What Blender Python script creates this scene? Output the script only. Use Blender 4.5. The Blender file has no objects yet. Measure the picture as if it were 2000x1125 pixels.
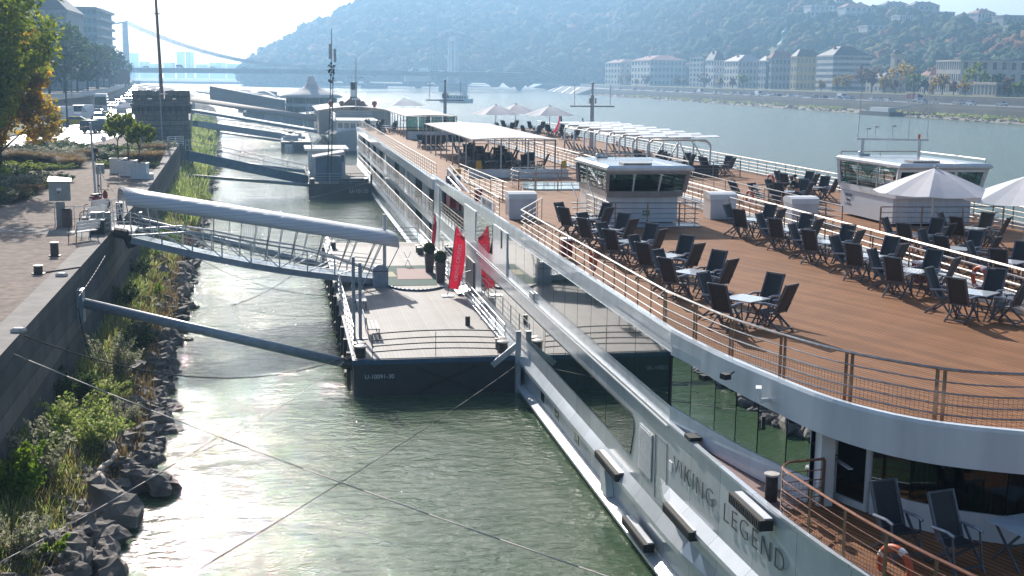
import bpy, math, random
import numpy as np
from mathutils import Vector, Matrix
random.seed(7)
rng = np.random.default_rng(7)
S = bpy.context.scene
COL = S.collection
# ---------------------------------------------------------------- camera
F, CX, CY, H = 2400., 1000., 562.5, 12.4
ROLL, VPX, VPY = 0.012, 550., 147.
def _n(a):
    a = np.array(a, float); return a/np.linalg.norm(a)
_f = _n([VPX-CX, VPY-CY, F]); _h = _n([VPX+1000-CX, VPY+1000*ROLL-CY, F])
_u = _n(np.cross(_f, _h)); _u = -_u if _u[1] > 0 else _u
_r = np.cross(_f, _u)
RM = np.array([_r, _f, _u])
cam_d = bpy.data.cameras.new('camera'); cam = bpy.data.objects.new('camera', cam_d); COL.objects.link(cam)
cam_d.sensor_width = 36; cam_d.lens = F/2000*36; cam_d.clip_end = 20000; cam_d.clip_start = .1
_x, _y, _z = RM@np.array([1, 0, 0.]), RM@np.array([0, -1, 0.]), RM@np.array([0, 0, -1.])
cam.matrix_world = Matrix(((_x[0], _y[0], _z[0], 0), (_x[1], _y[1], _z[1], 0), (_x[2], _y[2], _z[2], H), (0, 0, 0, 1)))
S.camera = cam
def ray(px, py): return RM@np.array([px-CX, py-CY, F])
def P(px, py, z):
    d = ray(px, py); t = (z-H)/d[2]; return Vector((d[0]*t, d[1]*t, z))
def PX(px, py, x):
    d = ray(px, py); t = x/d[0]; return Vector((x, d[1]*t, H+d[2]*t))
def PY(px, py, y):
    d = ray(px, py); t = y/d[1]; return Vector((d[0]*t, y, H+d[2]*t))
def PD(px, py, dep):
    d = ray(px, py)*(dep/F); return Vector((d[0], d[1], H+d[2]))
def Q(x, y, z):
    c = RM.T@np.array([x, y, z-H]); return (CX+F*c[0]/c[2], CY+F*c[1]/c[2], c[2])
# ---------------------------------------------------------------- world, sun, exposure
SUN_AZ, SUN_EL = 7.0, 30.0      # degrees left of +Y, above horizon
W = bpy.data.worlds.new('World'); S.world = W; W.use_nodes = True
nt = W.node_tree; bg = nt.nodes['Background']
sky = nt.nodes.new('ShaderNodeTexSky'); sky.sky_type = 'NISHITA'; sky.sun_disc = False
sky.sun_elevation = math.radians(SUN_EL); sky.sun_rotation = math.radians(-SUN_AZ)
sky.air_density = 1.0; sky.dust_density = 2.0; sky.ozone_density = 2.2
nt.links.new(sky.outputs[0], bg.inputs[0]); bg.inputs[1].default_value = 0.10
sd = bpy.data.lights.new('sun', 'SUN'); sun = bpy.data.objects.new('sun', sd); COL.objects.link(sun)
sd.energy = 5.0; sd.angle = math.radians(0.5); sd.color = (1, .93, .84)
_e, _a = math.radians(SUN_EL), math.radians(SUN_AZ)
sun.rotation_euler = Vector((-math.sin(_a)*math.cos(_e), math.cos(_a)*math.cos(_e), math.sin(_e))).to_track_quat('Z', 'Y').to_euler()
S.view_settings.view_transform = 'Standard'; S.view_settings.look = 'None'
S.view_settings.exposure = 0.52; S.view_settings.gamma = 1; S.view_settings.use_curve_mapping = False
S.render.engine = 'CYCLES'
# ---------------------------------------------------------------- materials
M = {}
def mat(name, c1, c2=None, scale=4, rough=.5, metal=0, bump=0, bscale=None, spec=.5, fac=1.0, detail=4, trans=0, stretch=None, coat=0):
    m = bpy.data.materials.new(name); m.use_nodes = True; M[name] = m
    t = m.node_tree; b = t.nodes['Principled BSDF']
    b.inputs['Base Color'].default_value = (*c1, 1); b.inputs['Roughness'].default_value = rough
    b.inputs['Metallic'].default_value = metal; b.inputs['Specular IOR Level'].default_value = spec
    b.inputs['Coat Weight'].default_value = coat; b.inputs['Coat Roughness'].default_value = .05
    tc = t.nodes.new('ShaderNodeNewGeometry'); mp = t.nodes.new('ShaderNodeMapping')
    t.links.new(tc.outputs['Position'], mp.inputs[0])
    if stretch: mp.inputs['Scale'].default_value = stretch
    if c2 is None: c2 = tuple(min(1, v*.8) for v in c1)
    n = t.nodes.new('ShaderNodeTexNoise'); n.inputs['Scale'].default_value = scale; n.inputs['Detail'].default_value = detail
    t.links.new(mp.outputs[0], n.inputs[0])
    r = t.nodes.new('ShaderNodeValToRGB'); r.color_ramp.elements[0].position = .35; r.color_ramp.elements[1].position = .65
    r.color_ramp.elements[0].color = (*c1, 1); r.color_ramp.elements[1].color = (*[a*(1-fac)+b_*fac for a, b_ in zip(c1, c2)], 1)
    t.links.new(n.outputs[0], r.inputs[0]); t.links.new(r.outputs[0], b.inputs['Base Color'])
    if bump:
        n2 = t.nodes.new('ShaderNodeTexNoise'); n2.inputs['Scale'].default_value = bscale or scale*4; n2.inputs['Detail'].default_value = 5
        t.links.new(mp.outputs[0], n2.inputs[0])
        bp = t.nodes.new('ShaderNodeBump'); bp.inputs['Strength'].default_value = bump; bp.inputs['Distance'].default_value = .05
        t.links.new(n2.outputs[0], bp.inputs['Height']); t.links.new(bp.outputs[0], b.inputs['Normal'])
    if trans:
        tr = t.nodes.new('ShaderNodeBsdfTranslucent'); mx = t.nodes.new('ShaderNodeMixShader'); mx.inputs[0].default_value = trans
        t.links.new(r.outputs[0], tr.inputs[0]); t.links.new(b.outputs[0], mx.inputs[1]); t.links.new(tr.outputs[0], mx.inputs[2])
        t.links.new(mx.outputs[0], t.nodes['Material Output'].inputs[0])
    return m
def leafmat(name, cols, rough=.62, trans=.45):
    m = bpy.data.materials.new(name); m.use_nodes = True; M[name] = m
    t = m.node_tree; b = t.nodes['Principled BSDF']; b.inputs['Roughness'].default_value = rough; b.inputs['Specular IOR Level'].default_value = .28
    g = t.nodes.new('ShaderNodeNewGeometry'); r = t.nodes.new('ShaderNodeValToRGB')
    t.links.new(g.outputs['Random Per Island'], r.inputs[0]); cr = r.color_ramp
    while len(cr.elements) < len(cols): cr.elements.new(.5)
    for i, c in enumerate(cols):
        cr.elements[i].position = i/max(1, len(cols)-1); cr.elements[i].color = (*c, 1)
    t.links.new(r.outputs[0], b.inputs['Base Color'])
    tr = t.nodes.new('ShaderNodeBsdfTranslucent'); mx = t.nodes.new('ShaderNodeMixShader'); mx.inputs[0].default_value = trans
    t.links.new(r.outputs[0], tr.inputs[0]); t.links.new(b.outputs[0], mx.inputs[1]); t.links.new(tr.outputs[0], mx.inputs[2])
    t.links.new(mx.outputs[0], t.nodes['Material Output'].inputs[0])
    return m
def stripes(name, c1, c2, period, width, angle=0, axis='X', rough=.5, c3=None, nscale=3, bump=.3, cross=None, spec=.4, metal=0):
    """boards or bricks: thin gaps every `period` metres across the direction `angle` in the XY (or XZ/YZ) plane"""
    m = bpy.data.materials.new(name); m.use_nodes = True; M[name] = m
    t = m.node_tree; b = t.nodes['Principled BSDF']; b.inputs['Roughness'].default_value = rough
    b.inputs['Specular IOR Level'].default_value = spec; b.inputs['Metallic'].default_value = metal
    g = t.nodes.new('ShaderNodeNewGeometry'); mp = t.nodes.new('ShaderNodeMapping'); mp.vector_type = 'POINT'
    mp.inputs['Rotation'].default_value = (0, 0, angle)
    t.links.new(g.outputs['Position'], mp.inputs[0])
    sx = t.nodes.new('ShaderNodeSeparateXYZ'); t.links.new(mp.outputs[0], sx.inputs[0])
    def line(sock, per, w):
        a = t.nodes.new('ShaderNodeMath'); a.operation = 'DIVIDE'; a.inputs[1].default_value = per; t.links.new(sock, a.inputs[0])
        f = t.nodes.new('ShaderNodeMath'); f.operation = 'FRACT'; t.links.new(a.outputs[0], f.inputs[0])
        l = t.nodes.new('ShaderNodeMath'); l.operation = 'LESS_THAN'; l.inputs[1].default_value = w/per; t.links.new(f.outputs[0], l.inputs[0])
        fl = t.nodes.new('ShaderNodeMath'); fl.operation = 'FLOOR'; t.links.new(a.outputs[0], fl.inputs[0])
        return l.outputs[0], fl.outputs[0]
    ln, fl = line(sx.outputs[axis], period, width)
    if cross:
        ax2, per2 = cross
        sh = t.nodes.new('ShaderNodeMath'); sh.operation = 'MULTIPLY_ADD'; sh.inputs[1].default_value = per2*.37
        t.links.new(fl, sh.inputs[0]); t.links.new(sx.outputs[ax2], sh.inputs[2])
        l2, _ = line(sh.outputs[0], per2, width)
        mxx = t.nodes.new('ShaderNodeMath'); mxx.operation = 'MAXIMUM'; t.links.new(ln, mxx.inputs[0]); t.links.new(l2, mxx.inputs[1]); ln = mxx.outputs[0]
    wn = t.nodes.new('ShaderNodeTexWhiteNoise'); wn.noise_dimensions = '1D'; t.links.new(fl, wn.inputs['W'])
    n = t.nodes.new('ShaderNodeTexNoise'); n.inputs['Scale'].default_value = nscale; n.inputs['Detail'].default_value = 5; t.links.new(g.outputs['Position'], n.inputs[0])
    ad = t.nodes.new('ShaderNodeMath'); ad.operation = 'MULTIPLY_ADD'; ad.inputs[1].default_value = .45; t.links.new(wn.outputs[0], ad.inputs[0]); t.links.new(n.outputs[0], ad.inputs[2])
    r = t.nodes.new('ShaderNodeValToRGB'); r.color_ramp.elements[0].position = .4; r.color_ramp.elements[1].position = .95
    r.color_ramp.elements[0].color = (*c1, 1); r.color_ramp.elements[1].color = (*(c3 or tuple(v*.85 for v in c1)), 1)
    t.links.new(ad.outputs[0], r.inputs[0])
    mx = t.nodes.new('ShaderNodeMix'); mx.data_type = 'RGBA'; t.links.new(ln, mx.inputs[0]); t.links.new(r.outputs[0], mx.inputs[6]); mx.inputs[7].default_value = (*c2, 1)
    t.links.new(mx.outputs[2], b.inputs['Base Color'])
    if bump:
        iv = t.nodes.new('ShaderNodeMath'); iv.operation = 'SUBTRACT'; iv.inputs[0].default_value = 1; t.links.new(ln, iv.inputs[1])
        bp = t.nodes.new('ShaderNodeBump'); bp.inputs['Strength'].default_value = bump; bp.inputs['Distance'].default_value = .01
        t.links.new(iv.outputs[0], bp.inputs['Height']); t.links.new(bp.outputs[0], b.inputs['Normal'])
    return m
mat('ship_white', (.72, .75, .78), (.58, .61, .64), scale=1.6, rough=.16, metal=.0, coat=.5, stretch=(1, 1, .12), bump=.015, bscale=3)
mat('hull_silver', (.52, .57, .60), (.44, .49, .52), scale=1.5, rough=.17, metal=.55, stretch=(1, 2.5, .3), bump=.02, bscale=2)
mat('paint_white', (.8, .81, .82), (.7, .71, .72), scale=2, rough=.35)
mat('trim_grey', (.34, .31, .30), (.28, .26, .25), scale=3, rough=.35)
mat('glass_dark', (.006, .018, .016), (.01, .03, .026), scale=.6, rough=.015, spec=1.0, coat=1)
mat('glass_green', (.01, .03, .024), (.02, .05, .04), scale=.8, rough=.02, spec=1.0, coat=1, stretch=(2, 2, .1))
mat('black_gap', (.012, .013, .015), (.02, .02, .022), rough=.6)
mat('shade_grey', (.06, .062, .07), (.05, .05, .055), rough=.6)
mat('steel', (.55, .53, .50), (.42, .38, .33), scale=6, rough=.2, metal=.9)
mat('steel_brown', (.36, .27, .21), (.26, .19, .14), scale=6, rough=.3, metal=.75)
mat('rail_bright', (.8, .74, .68), (.7, .62, .54), scale=5, rough=.14, metal=.95)
mat('copper_rail', (.45, .22, .14), (.36, .16, .1), scale=6, rough=.25, metal=.5)
mat('galv', (.52, .55, .58), (.42, .45, .48), scale=5, rough=.45, metal=.4, bump=.05)
mat('galv_paint', (.27, .33, .40), (.22, .27, .33), scale=3, rough=.45, metal=.1, bump=.05)
mat('blue_girder', (.10, .18, .26), (.08, .14, .2), scale=2, rough=.5)
mat('pole_grey', (.27, .32, .37), (.19, .23, .28), scale=3, rough=.45, stretch=(1, 1, 3))
mat('dark_hull', (.02, .024, .034), (.035, .033, .038), scale=1.4, rough=.35, bump=.1)
mat('blue_edge', (.03, .11, .22), (.02, .07, .14), scale=3, rough=.4)
mat('black_rubber', (.02, .02, .02), (.035, .033, .03), scale=5, rough=.7)
mat('bollard', (.025, .022, .025), (.06, .045, .04), scale=8, rough=.5)
mat('bollard_top', (.62, .58, .55), (.45, .4, .36), scale=12, rough=.5)
mat('mesh_fabric', (.018, .019, .023), (.024, .025, .03), scale=60, rough=.6, trans=.12)
mat('chair_frame', (.14, .155, .185), (.10, .115, .14), scale=9, rough=.32, metal=.35)
mat('arm_light', (.35, .38, .44), (.28, .31, .36), scale=9, rough=.3, metal=.3)
mat('table_top', (.50, .55, .60), (.44, .49, .54), scale=5, rough=.16)
mat('umbrella_cloth', (.88, .89, .92), (.84, .85, .88), scale=3, rough=.8, trans=.3)
mat('canvas_white', (.80, .79, .78), (.72, .70, .68), scale=1, rough=.8, trans=.25)
mat('red_flag', (.62, .02, .05), (.52, .012, .035), scale=4, rough=.6, trans=.35)
mat('white_print', (.85, .8, .8), (.75, .7, .7), rough=.6)
mat('letter_grey', (.10, .12, .13), (.08, .095, .10), rough=.3)
mat('orange_ring', (.62, .12, .04), (.5, .09, .03), scale=20, rough=.55)
mat('fire_red', (.30, .02, .02), (.24, .015, .015), scale=4, rough=.45)
mat('crane_white', (.7, .7, .72), (.5, .5, .52), scale=6, rough=.35)
mat('caution_yellow', (.8, .45, .02), (.7, .38, .015), rough=.5)
mat('safety_green', (.02, .2, .09), (.015, .15, .07), rough=.5)
mat('boxwood', (.02, .05, .015), (.05, .09, .03), scale=30, rough=.8, bump=.8, bscale=60)
mat('planter_brown', (.10, .07, .07), (.07, .05, .05), rough=.5)
mat('mauve_deck', (.24, .15, .14), (.2, .125, .12), scale=3, rough=.6)
mat('rug_green', (.06, .12, .105), (.05, .095, .08), scale=30, rough=.9)
mat('rug_pink', (.45, .33, .31), (.4, .29, .27), scale=20, rough=.9)
mat('rug_cream', (.5, .46, .32), (.42, .38, .26), scale=20, rough=.9)
mat('glass_roof', (.5, .64, .64), (.6, .72, .72), scale=1.2, rough=.08, spec=.8)
mat('cloth_tan', (.40, .36, .32), (.34, .30, .27), rough=.8)
mat('skin', (.45, .28, .2), (.4, .24, .17), rough=.6)
mat('dark_cloth', (.015, .017, .025), (.025, .027, .035), rough=.8)
mat('navy_cloth', (.02, .025, .05), (.03, .035, .06), rough=.8)
mat('blue_cloth', (.06, .12, .35), (.05, .1, .28), rough=.8)
mat('curtain_green', (.05, .12, .08), (.09, .17, .12), scale=8, rough=.9, stretch=(3, 3, .05))
mat('curtain_red', (.14, .02, .02), (.08, .012, .012), scale=8, rough=.9, stretch=(3, 3, .05))
mat('wood_brown', (.24, .13, .07), (.17, .09, .05), scale=8, rough=.6, stretch=(1, 6, 1))
mat('rattan', (.055, .04, .036), (.09, .065, .055), scale=30, rough=.8, bump=.4)
# far and street
mat('bark', (.055, .042, .03), (.09, .07, .05), scale=12, rough=.9, bump=.5)
mat('asphalt', (.10, .10, .105), (.13, .128, .125), scale=1.5, rough=.42, bump=.05, spec=.5)
mat('lane_paint', (.7, .7, .68), (.6, .6, .58), rough=.6)
mat('gravel_ground', (.27, .205, .165), (.15, .115, .095), scale=2.6, rough=.95, bump=.6, bscale=22, detail=9)
mat('concrete', (.25, .23, .21), (.18, .165, .155), scale=1.6, rough=.9, bump=.25, bscale=12)
mat('lawn', (.13, .13, .045), (.09, .10, .03), scale=2, rough=.95, bump=.5, bscale=30)
mat('soil', (.07, .055, .04), (.11, .085, .06), scale=3, rough=.98, bump=.8, bscale=14)
mat('rock', (.085, .076, .07), (.19, .17, .15), scale=2.2, rough=.8, bump=.9, bscale=7)
mat('rock_pale', (.24, .21, .18), (.13, .115, .10), scale=1.5, rough=.85, bump=.7, bscale=6)
mat('driftwood', (.5, .44, .38), (.3, .24, .2), scale=8, rough=.8, bump=.4)
mat('utility_grey', (.30, .32, .31), (.24, .26, .25), scale=2, rough=.5)
mat('planter_white', (.7, .72, .76), (.6, .62, .66), scale=4, rough=.5)
mat('rope_pale', (.6, .55, .5), (.4, .36, .32), scale=20, rough=.7)
mat('rope_dark', (.03, .03, .035), (.05, .05, .05), rough=.7)
mat('lamp_iron', (.03, .045, .05), (.05, .06, .065), rough=.45, metal=.3)
mat('lamp_glass', (.75, .75, .72), (.65, .65, .62), rough=.3)
mat('moped_red', (.25, .01, .015), (.2, .01, .012), rough=.2)
mat('plate_white', (.75, .78, .85), (.65, .68, .75), rough=.4)
mat('car_glass', (.02, .025, .03), (.03, .035, .04), rough=.03, spec=.9)
mat('tyre', (.02, .02, .02), (.03, .03, .03), rough=.8)
mat('head_lamp', (.8, .8, .78), (.7, .7, .68), rough=.1)
mat('tail_lamp', (.4, .01, .01), (.3, .01, .01), rough=.2)
for k, c in dict(white=(.75, .75, .76), silver=(.42, .44, .46), dark=(.03, .035, .045), yellow=(.6, .42, .02), red=(.3, .03, .03), blue=(.06, .1, .2), cream=(.55, .5, .4), teal=(.1, .25, .28)).items():
    mat('car_'+k, c, tuple(v*.92 for v in c), rough=.18, coat=.6)
mat('bridge_white', (.66, .68, .70), (.56, .58, .60), scale=.3, rough=.6)
mat('cable', (.35, .37, .4), (.3, .32, .34), rough=.6)
mat('bronze_green', (.16, .34, .28), (.11, .26, .21), scale=.8, rough=.7)
mat('roof_red', (.36, .2, .16), (.28, .15, .12), scale=.6, rough=.9)
mat('roof_dark', (.07, .075, .085), (.10, .10, .11), scale=.6, rough=.7)
mat('roof_pale', (.5, .46, .44), (.4, .36, .35), scale=.6, rough=.8)
mat('window_far', (.035, .045, .06), (.06, .07, .085), scale=.8, rough=.15, spec=.8)
mat('teal_panel', (.12, .22, .24), (.09, .17, .19), rough=.6)
for k, c in dict(wcream=(.46, .44, .38), wyellow=(.50, .40, .20), wgrey=(.36, .38, .4), wwhite=(.62, .62, .62), wpink=(.50, .44, .38), wbrown=(.32, .25, .2), wlight=(.66, .60, .54), whotel=(.30, .40, .45)).items():
    mat(k, c, tuple(v*.82 for v in c), scale=.35, rough=.85)
stripes('deck_wood', (.32,.148,.066), (.05,.024,.012), .145, .026, angle=math.radians(-19), axis='X', rough=.7, c3=(.215,.096,.042), nscale=.9, spec=.15)
stripes('pontoon_deck', (.345, .33, .32), (.20, .18, .17), .16, .014, axis='X', rough=.7, c3=(.275, .255, .24), nscale=.8, cross=('Y', 1.6))
stripes('hull_panel', (.64, .67, .70), (.36, .39, .42), 1.9, .03, axis='Y', rough=.15, c3=(.50, .53, .55), nscale=1.4, bump=.05, spec=.6, metal=.15)
stripes('corrugated', (.60, .62, .64), (.42, .44, .46), .16, .03, axis='Z', rough=.35, c3=(.54, .56, .58), nscale=1.5, bump=.5)
stripes('board_white', (.70, .73, .78), (.4, .42, .46), .11, .014, axis='X', rough=.5, bump=.6)
stripes('quay_wall', (.19, .175, .16), (.065, .062, .06), .62, .03, axis='Z', rough=.92, c3=(.075, .078, .082), nscale=.55, bump=.6, cross=('Y', 1.3), spec=.2)
stripes('ashlar', (.21, .20, .185), (.06, .06, .06), .55, .045, axis='Z', rough=.9, c3=(.12, .12, .115), nscale=1.1, bump=1, cross=('X', 1.1), spec=.2)
stripes('embank', (.27, .255, .235), (.16, .15, .145), .9, .05, axis='Z', rough=.9, c3=(.2, .19, .18), nscale=.1, bump=.4, spec=.2)
stripes('tiles_wall', (.3, .3, .31), (.12, .12, .12), .3, .02, axis='Z', rough=.8, bump=.4)
leafmat('leaf_green', [(.07, .12, .010), (.24, .30, .02), (.13, .2, .018), (.42, .42, .03)], trans=.6)
leafmat('leaf_gold', [(.2, .2, .02), (.65, .36, .02), (.5, .33, .025), (.18, .22, .02)], trans=.6)
leafmat('leaf_dark', [(.035, .065, .02), (.07, .11, .03), (.05, .085, .025)])
leafmat('leaf_weed', [(.16, .26, .04), (.30, .38, .07), (.55, .55, .28), (.2, .32, .05)], trans=.55)
leafmat('leaf_bright', [(.14, .24, .02), (.22, .34, .03), (.28, .36, .04)])
leafmat('leaf_silver', [(.18, .21, .10), (.30, .31, .18), (.5, .47, .38), (.16, .2, .08)], trans=.5)
leafmat('grass_dry', [(.28, .18, .07), (.36, .25, .11), (.2, .14, .05), (.42, .3, .15)])
leafmat('grass_rust', [(.2, .14, .065), (.26, .19, .09), (.15, .12, .055)])
mat('street_grey', (.06, .06, .062), (.09, .088, .085), scale=1.2, rough=.85, spec=.2)
mat('bridge_deck', (.26, .29, .32), (.2, .23, .26), scale=.3, rough=.8)
leafmat('leaf_rust', [(.2, .09, .04), (.26, .12, .06), (.14, .09, .04)])
# ---------------------------------------------------------------- mesh builder
class MB:
    def __init__(s): s.v = []; s.f = []
    def add(s, vs, fs):
        o = len(s.v); s.v += [tuple(v) for v in vs]; s.f += [tuple(i+o for i in f) for f in fs]; return s
    def box(s, c, d, rz=0, rx=0, ry=0):
        x, y, z = d[0]/2, d[1]/2, d[2]/2
        vs = [Vector((i*x, j*y, k*z)) for k in (-1, 1) for i, j in ((-1, -1), (1, -1), (1, 1), (-1, 1))]
        if rz or rx or ry:
            m = Matrix.Rotation(rz, 3, 'Z')@Matrix.Rotation(ry, 3, 'Y')@Matrix.Rotation(rx, 3, 'X'); vs = [m@v for v in vs]
        c = Vector(c)
        return s.add([v+c for v in vs], [(3, 2, 1, 0), (4, 5, 6, 7), (0, 1, 5, 4), (1, 2, 6, 5), (2, 3, 7, 6), (3, 0, 4, 7)])
    def bb(s, a, b): return s.box([(p+q)/2 for p, q in zip(a, b)], [abs(q-p) for p, q in zip(a, b)])
    def tube(s, a, b, r, n=6, r2=None, caps=True):
        a, b = Vector(a), Vector(b); r2 = r if r2 is None else r2
        d = (b-a); 
        if d.length < 1e-6: return s
        d.normalize(); u = d.cross(Vector((0, 0, 1))); u = u if u.length > .01 else Vector((1, 0, 0)); u.normalize(); w = d.cross(u)
        vs = [c+(u*math.cos(t)+w*math.sin(t))*q for c, q in ((a, r), (b, r2)) for t in [2*math.pi*i/n for i in range(n)]]
        fs = [(i, (i+1) % n, n+(i+1) % n, n+i) for i in range(n)]
        if caps: fs += [tuple(range(n-1, -1, -1)), tuple(range(n, 2*n))]
        return s.add(vs, fs)
    def path(s, pts, r, n=6):
        for a, b in zip(pts[:-1], pts[1:]): s.tube(a, b, r, n)
        return s
    def beam(s, a, b, w, h):
        """box bar between two points, w across (horizontal), h upright"""
        a, b = Vector(a), Vector(b); d = (b-a).normalized(); u = d.cross(Vector((0, 0, 1)))
        u = u if u.length > .01 else Vector((1, 0, 0)); u.normalize(); k = u.cross(d)
        vs = [p+u*i*w/2+k*j*h/2 for p in (a, b) for i, j in ((-1, -1), (1, -1), (1, 1), (-1, 1))]
        return s.add(vs, [(0, 1, 2, 3), (7, 6, 5, 4), (0, 4, 5, 1), (1, 5, 6, 2), (2, 6, 7, 3), (3, 7, 4, 0)])
    def prism(s, poly, z0, z1):
        n = len(poly)
        ar = sum(poly[i][0]*poly[(i+1) % n][1]-poly[(i+1) % n][0]*poly[i][1] for i in range(n))
        if ar < 0: poly = poly[::-1]
        vs = [(p[0], p[1], z0) for p in poly]+[(p[0], p[1], z1) for p in poly]
        return s.add(vs, [tuple(range(n-1, -1, -1)), tuple(range(n, 2*n))]+[(i, (i+1) % n, n+(i+1) % n, n+i) for i in range(n)])
    def quad(s, *p): return s.add(p, [tuple(range(len(p)))])
    def slab(s, pts, th):
        """thick polygon: pts in order, extruded by vector th"""
        n = len(pts); th = Vector(th)
        return s.add([Vector(p) for p in pts]+[Vector(p)+th for p in pts], [tuple(range(n-1, -1, -1)), tuple(range(n, 2*n))]+[(i, (i+1) % n, n+(i+1) % n, n+i) for i in range(n)])
    def loft(s, secs, closed=False, cap=True):
        m = len(secs[0]); o = []
        for q in secs: o += [tuple(p) for p in q]
        fs = []
        for i in range(len(secs)-1):
            for j in range(m if closed else m-1):
                k = (j+1) % m; fs.append((i*m+j, i*m+k, (i+1)*m+k, (i+1)*m+j))
        if closed and cap: fs += [tuple(range(m-1, -1, -1)), tuple(range((len(secs)-1)*m, len(secs)*m))]
        return s.add(o, fs)
    def lathe(s, c, prof, n=16):
        c = Vector(c)
        secs = [[c+Vector((r*math.cos(2*math.pi*i/n), r*math.sin(2*math.pi*i/n), z)) for i in range(n)] for r, z in prof]
        return s.loft(secs, closed=True)
    def ball(s, c, r, n=10, m=6, sc=(1, 1, 1)):
        secs = [[(c[0]+r*sc[0]*math.sin(math.pi*j/m)*math.cos(2*math.pi*i/n), c[1]+r*sc[1]*math.sin(math.pi*j/m)*math.sin(2*math.pi*i/n), c[2]-r*sc[2]*math.cos(math.pi*j/m)) for i in range(n)] for j in range(0, m+1)]
        secs[0] = [(c[0]+.01*r*math.cos(2*math.pi*i/n), c[1]+.01*r*math.sin(2*math.pi*i/n), c[2]-r*sc[2]) for i in range(n)]
        secs[-1] = [(c[0]+.01*r*math.cos(2*math.pi*i/n), c[1]+.01*r*math.sin(2*math.pi*i/n), c[2]+r*sc[2]) for i in range(n)]
        return s.loft(secs, closed=True)
    def torus(s, c, R, r, nrm=(0, 0, 1), n=20, m=8, a0=0, a1=2*math.pi):
        nrm = Vector(nrm).normalized(); u = nrm.cross(Vector((0, 0, 1))); u = u if u.length > .01 else Vector((1, 0, 0)); u.normalize(); w = nrm.cross(u); c = Vector(c)
        secs = []
        for i in range(n+1):
            t = a0+(a1-a0)*i/n; e = u*math.cos(t)+w*math.sin(t)
            secs.append([c+e*R+(e*math.cos(q)+nrm*math.sin(q))*r for q in [2*math.pi*j/m for j in range(m)]])
        return s.loft(secs, closed=True, cap=False)
    def mesh(s, name, mt=None):
        me = bpy.data.meshes.new(name); me.from_pydata(s.v, [], s.f)
        if mt: me.materials.append(M[mt] if isinstance(mt, str) else mt)
        return me
    def build(s, name, mt=None, parent=None, smooth=False):
        o = bpy.data.objects.new(name, s.mesh(name, mt)); COL.objects.link(o)
        if smooth: o.data.shade_smooth()
        if parent is not None:
            o.parent = parent; q = parent; L = Vector((0, 0, 0))
            while q is not None: L += q.location; q = q.parent
            o.location = -L
        return o
def part(s, name, mt, parent, smooth=False):
    """part modelled in the thing's own local space"""
    o = bpy.data.objects.new(name, s.mesh(name, mt)); COL.objects.link(o); o.parent = parent
    if smooth: o.data.shade_smooth()
    return o
def tag(o, label=None, cat=None, group=None, kind=None):
    if label: o['label'] = label
    if cat: o['category'] = cat
    if group: o['group'] = group
    if kind: o['kind'] = kind
    return o
def thing(name, label, cat, loc=(0, 0, 0), rz=0, group=None):
    o = bpy.data.objects.new(name, None); COL.objects.link(o); o.location = loc; o.rotation_euler = (0, 0, rz); o.empty_display_size = .2
    return tag(o, label, cat, group)
def clone(o, loc, rz=0, label=None, sc=None, group=None):
    def rec(a, par):
        c = a.copy(); COL.objects.link(c)
        if par is not None: c.parent = par
        for ch in list(a.children): rec(ch, c)
        return c
    r = rec(o, None); r.location = loc; r.rotation_euler = (0, 0, rz)
    if label: r['label'] = label
    if group: r['group'] = group
    if sc: r.scale = (sc, sc, sc) if isinstance(sc, (int, float)) else sc
    return r
def npmesh(name, V, Fc, mt, k=4):
    me = bpy.data.meshes.new(name); V = np.asarray(V, np.float32); Fc = np.asarray(Fc, np.int32)
    me.vertices.add(len(V)); me.vertices.foreach_set('co', V.ravel())
    me.loops.add(Fc.size); me.loops.foreach_set('vertex_index', Fc.ravel())
    me.polygons.add(len(Fc)); me.polygons.foreach_set('loop_start', np.arange(0, Fc.size, k, dtype=np.int32)); me.polygons.foreach_set('loop_total', np.full(len(Fc), k, np.int32))
    for q in (mt if isinstance(mt, (list, tuple)) else [mt]): me.materials.append(M[q] if isinstance(q, str) else q)
    me.update(calc_edges=True); me.validate(); return me
def mobj(name, me, parent=None, loc=None):
    o = bpy.data.objects.new(name, me); COL.objects.link(o)
    if parent is not None: o.parent = parent
    if loc is not None: o.location = loc
    return o
def leafcards(pts, size, up=.0, aspect=1.6, seed=0):
    """small tilted leaf quads at pts (n,3)"""
    r = np.random.default_rng(seed); n = len(pts)
    a = r.normal(size=(n, 3)); a[:, 2] += up; a /= np.linalg.norm(a, axis=1)[:, None]
    b = r.normal(size=(n, 3)); b -= (b*a).sum(1)[:, None]*a; b /= np.linalg.norm(b, axis=1)[:, None]
    s = (size*(.6+.8*r.random(n)))[:, None]
    p = np.asarray(pts); V = np.stack([p-a*s*aspect/2, p+b*s/2, p+a*s*aspect/2, p-b*s/2], 1).reshape(-1, 3)
    return V, np.arange(4*n).reshape(-1, 4)
def text_mesh(s, body, size, mt, parent, mw, name='lettering', depth=.004, sx=1.0, spacing=1.0, thin=0):
    cu = bpy.data.curves.new('t', 'FONT'); cu.body = body; cu.size = size; cu.extrude = depth; cu.align_x = 'CENTER'; cu.align_y = 'CENTER'; cu.space_character = spacing; cu.offset = thin*size
    to = bpy.data.objects.new('t', cu); me = bpy.data.meshes.new_from_object(to); bpy.data.objects.remove(to)
    me.materials.clear(); me.materials.append(M[mt]); me.transform(Matrix.Diagonal((sx, 1, 1, 1))); me.transform(mw)
    o = bpy.data.objects.new(name, me); COL.objects.link(o)
    if parent is not None: o.parent = parent
    return o
def frame_mw(c, xdir, ydir):
    x = Vector(xdir).normalized(); z = x.cross(Vector(ydir)).normalized(); y = z.cross(x)
    return Matrix(((x[0], y[0], z[0], c[0]), (x[1], y[1], z[1], c[1]), (x[2], y[2], z[2], c[2]), (0, 0, 0, 1)))
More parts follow.
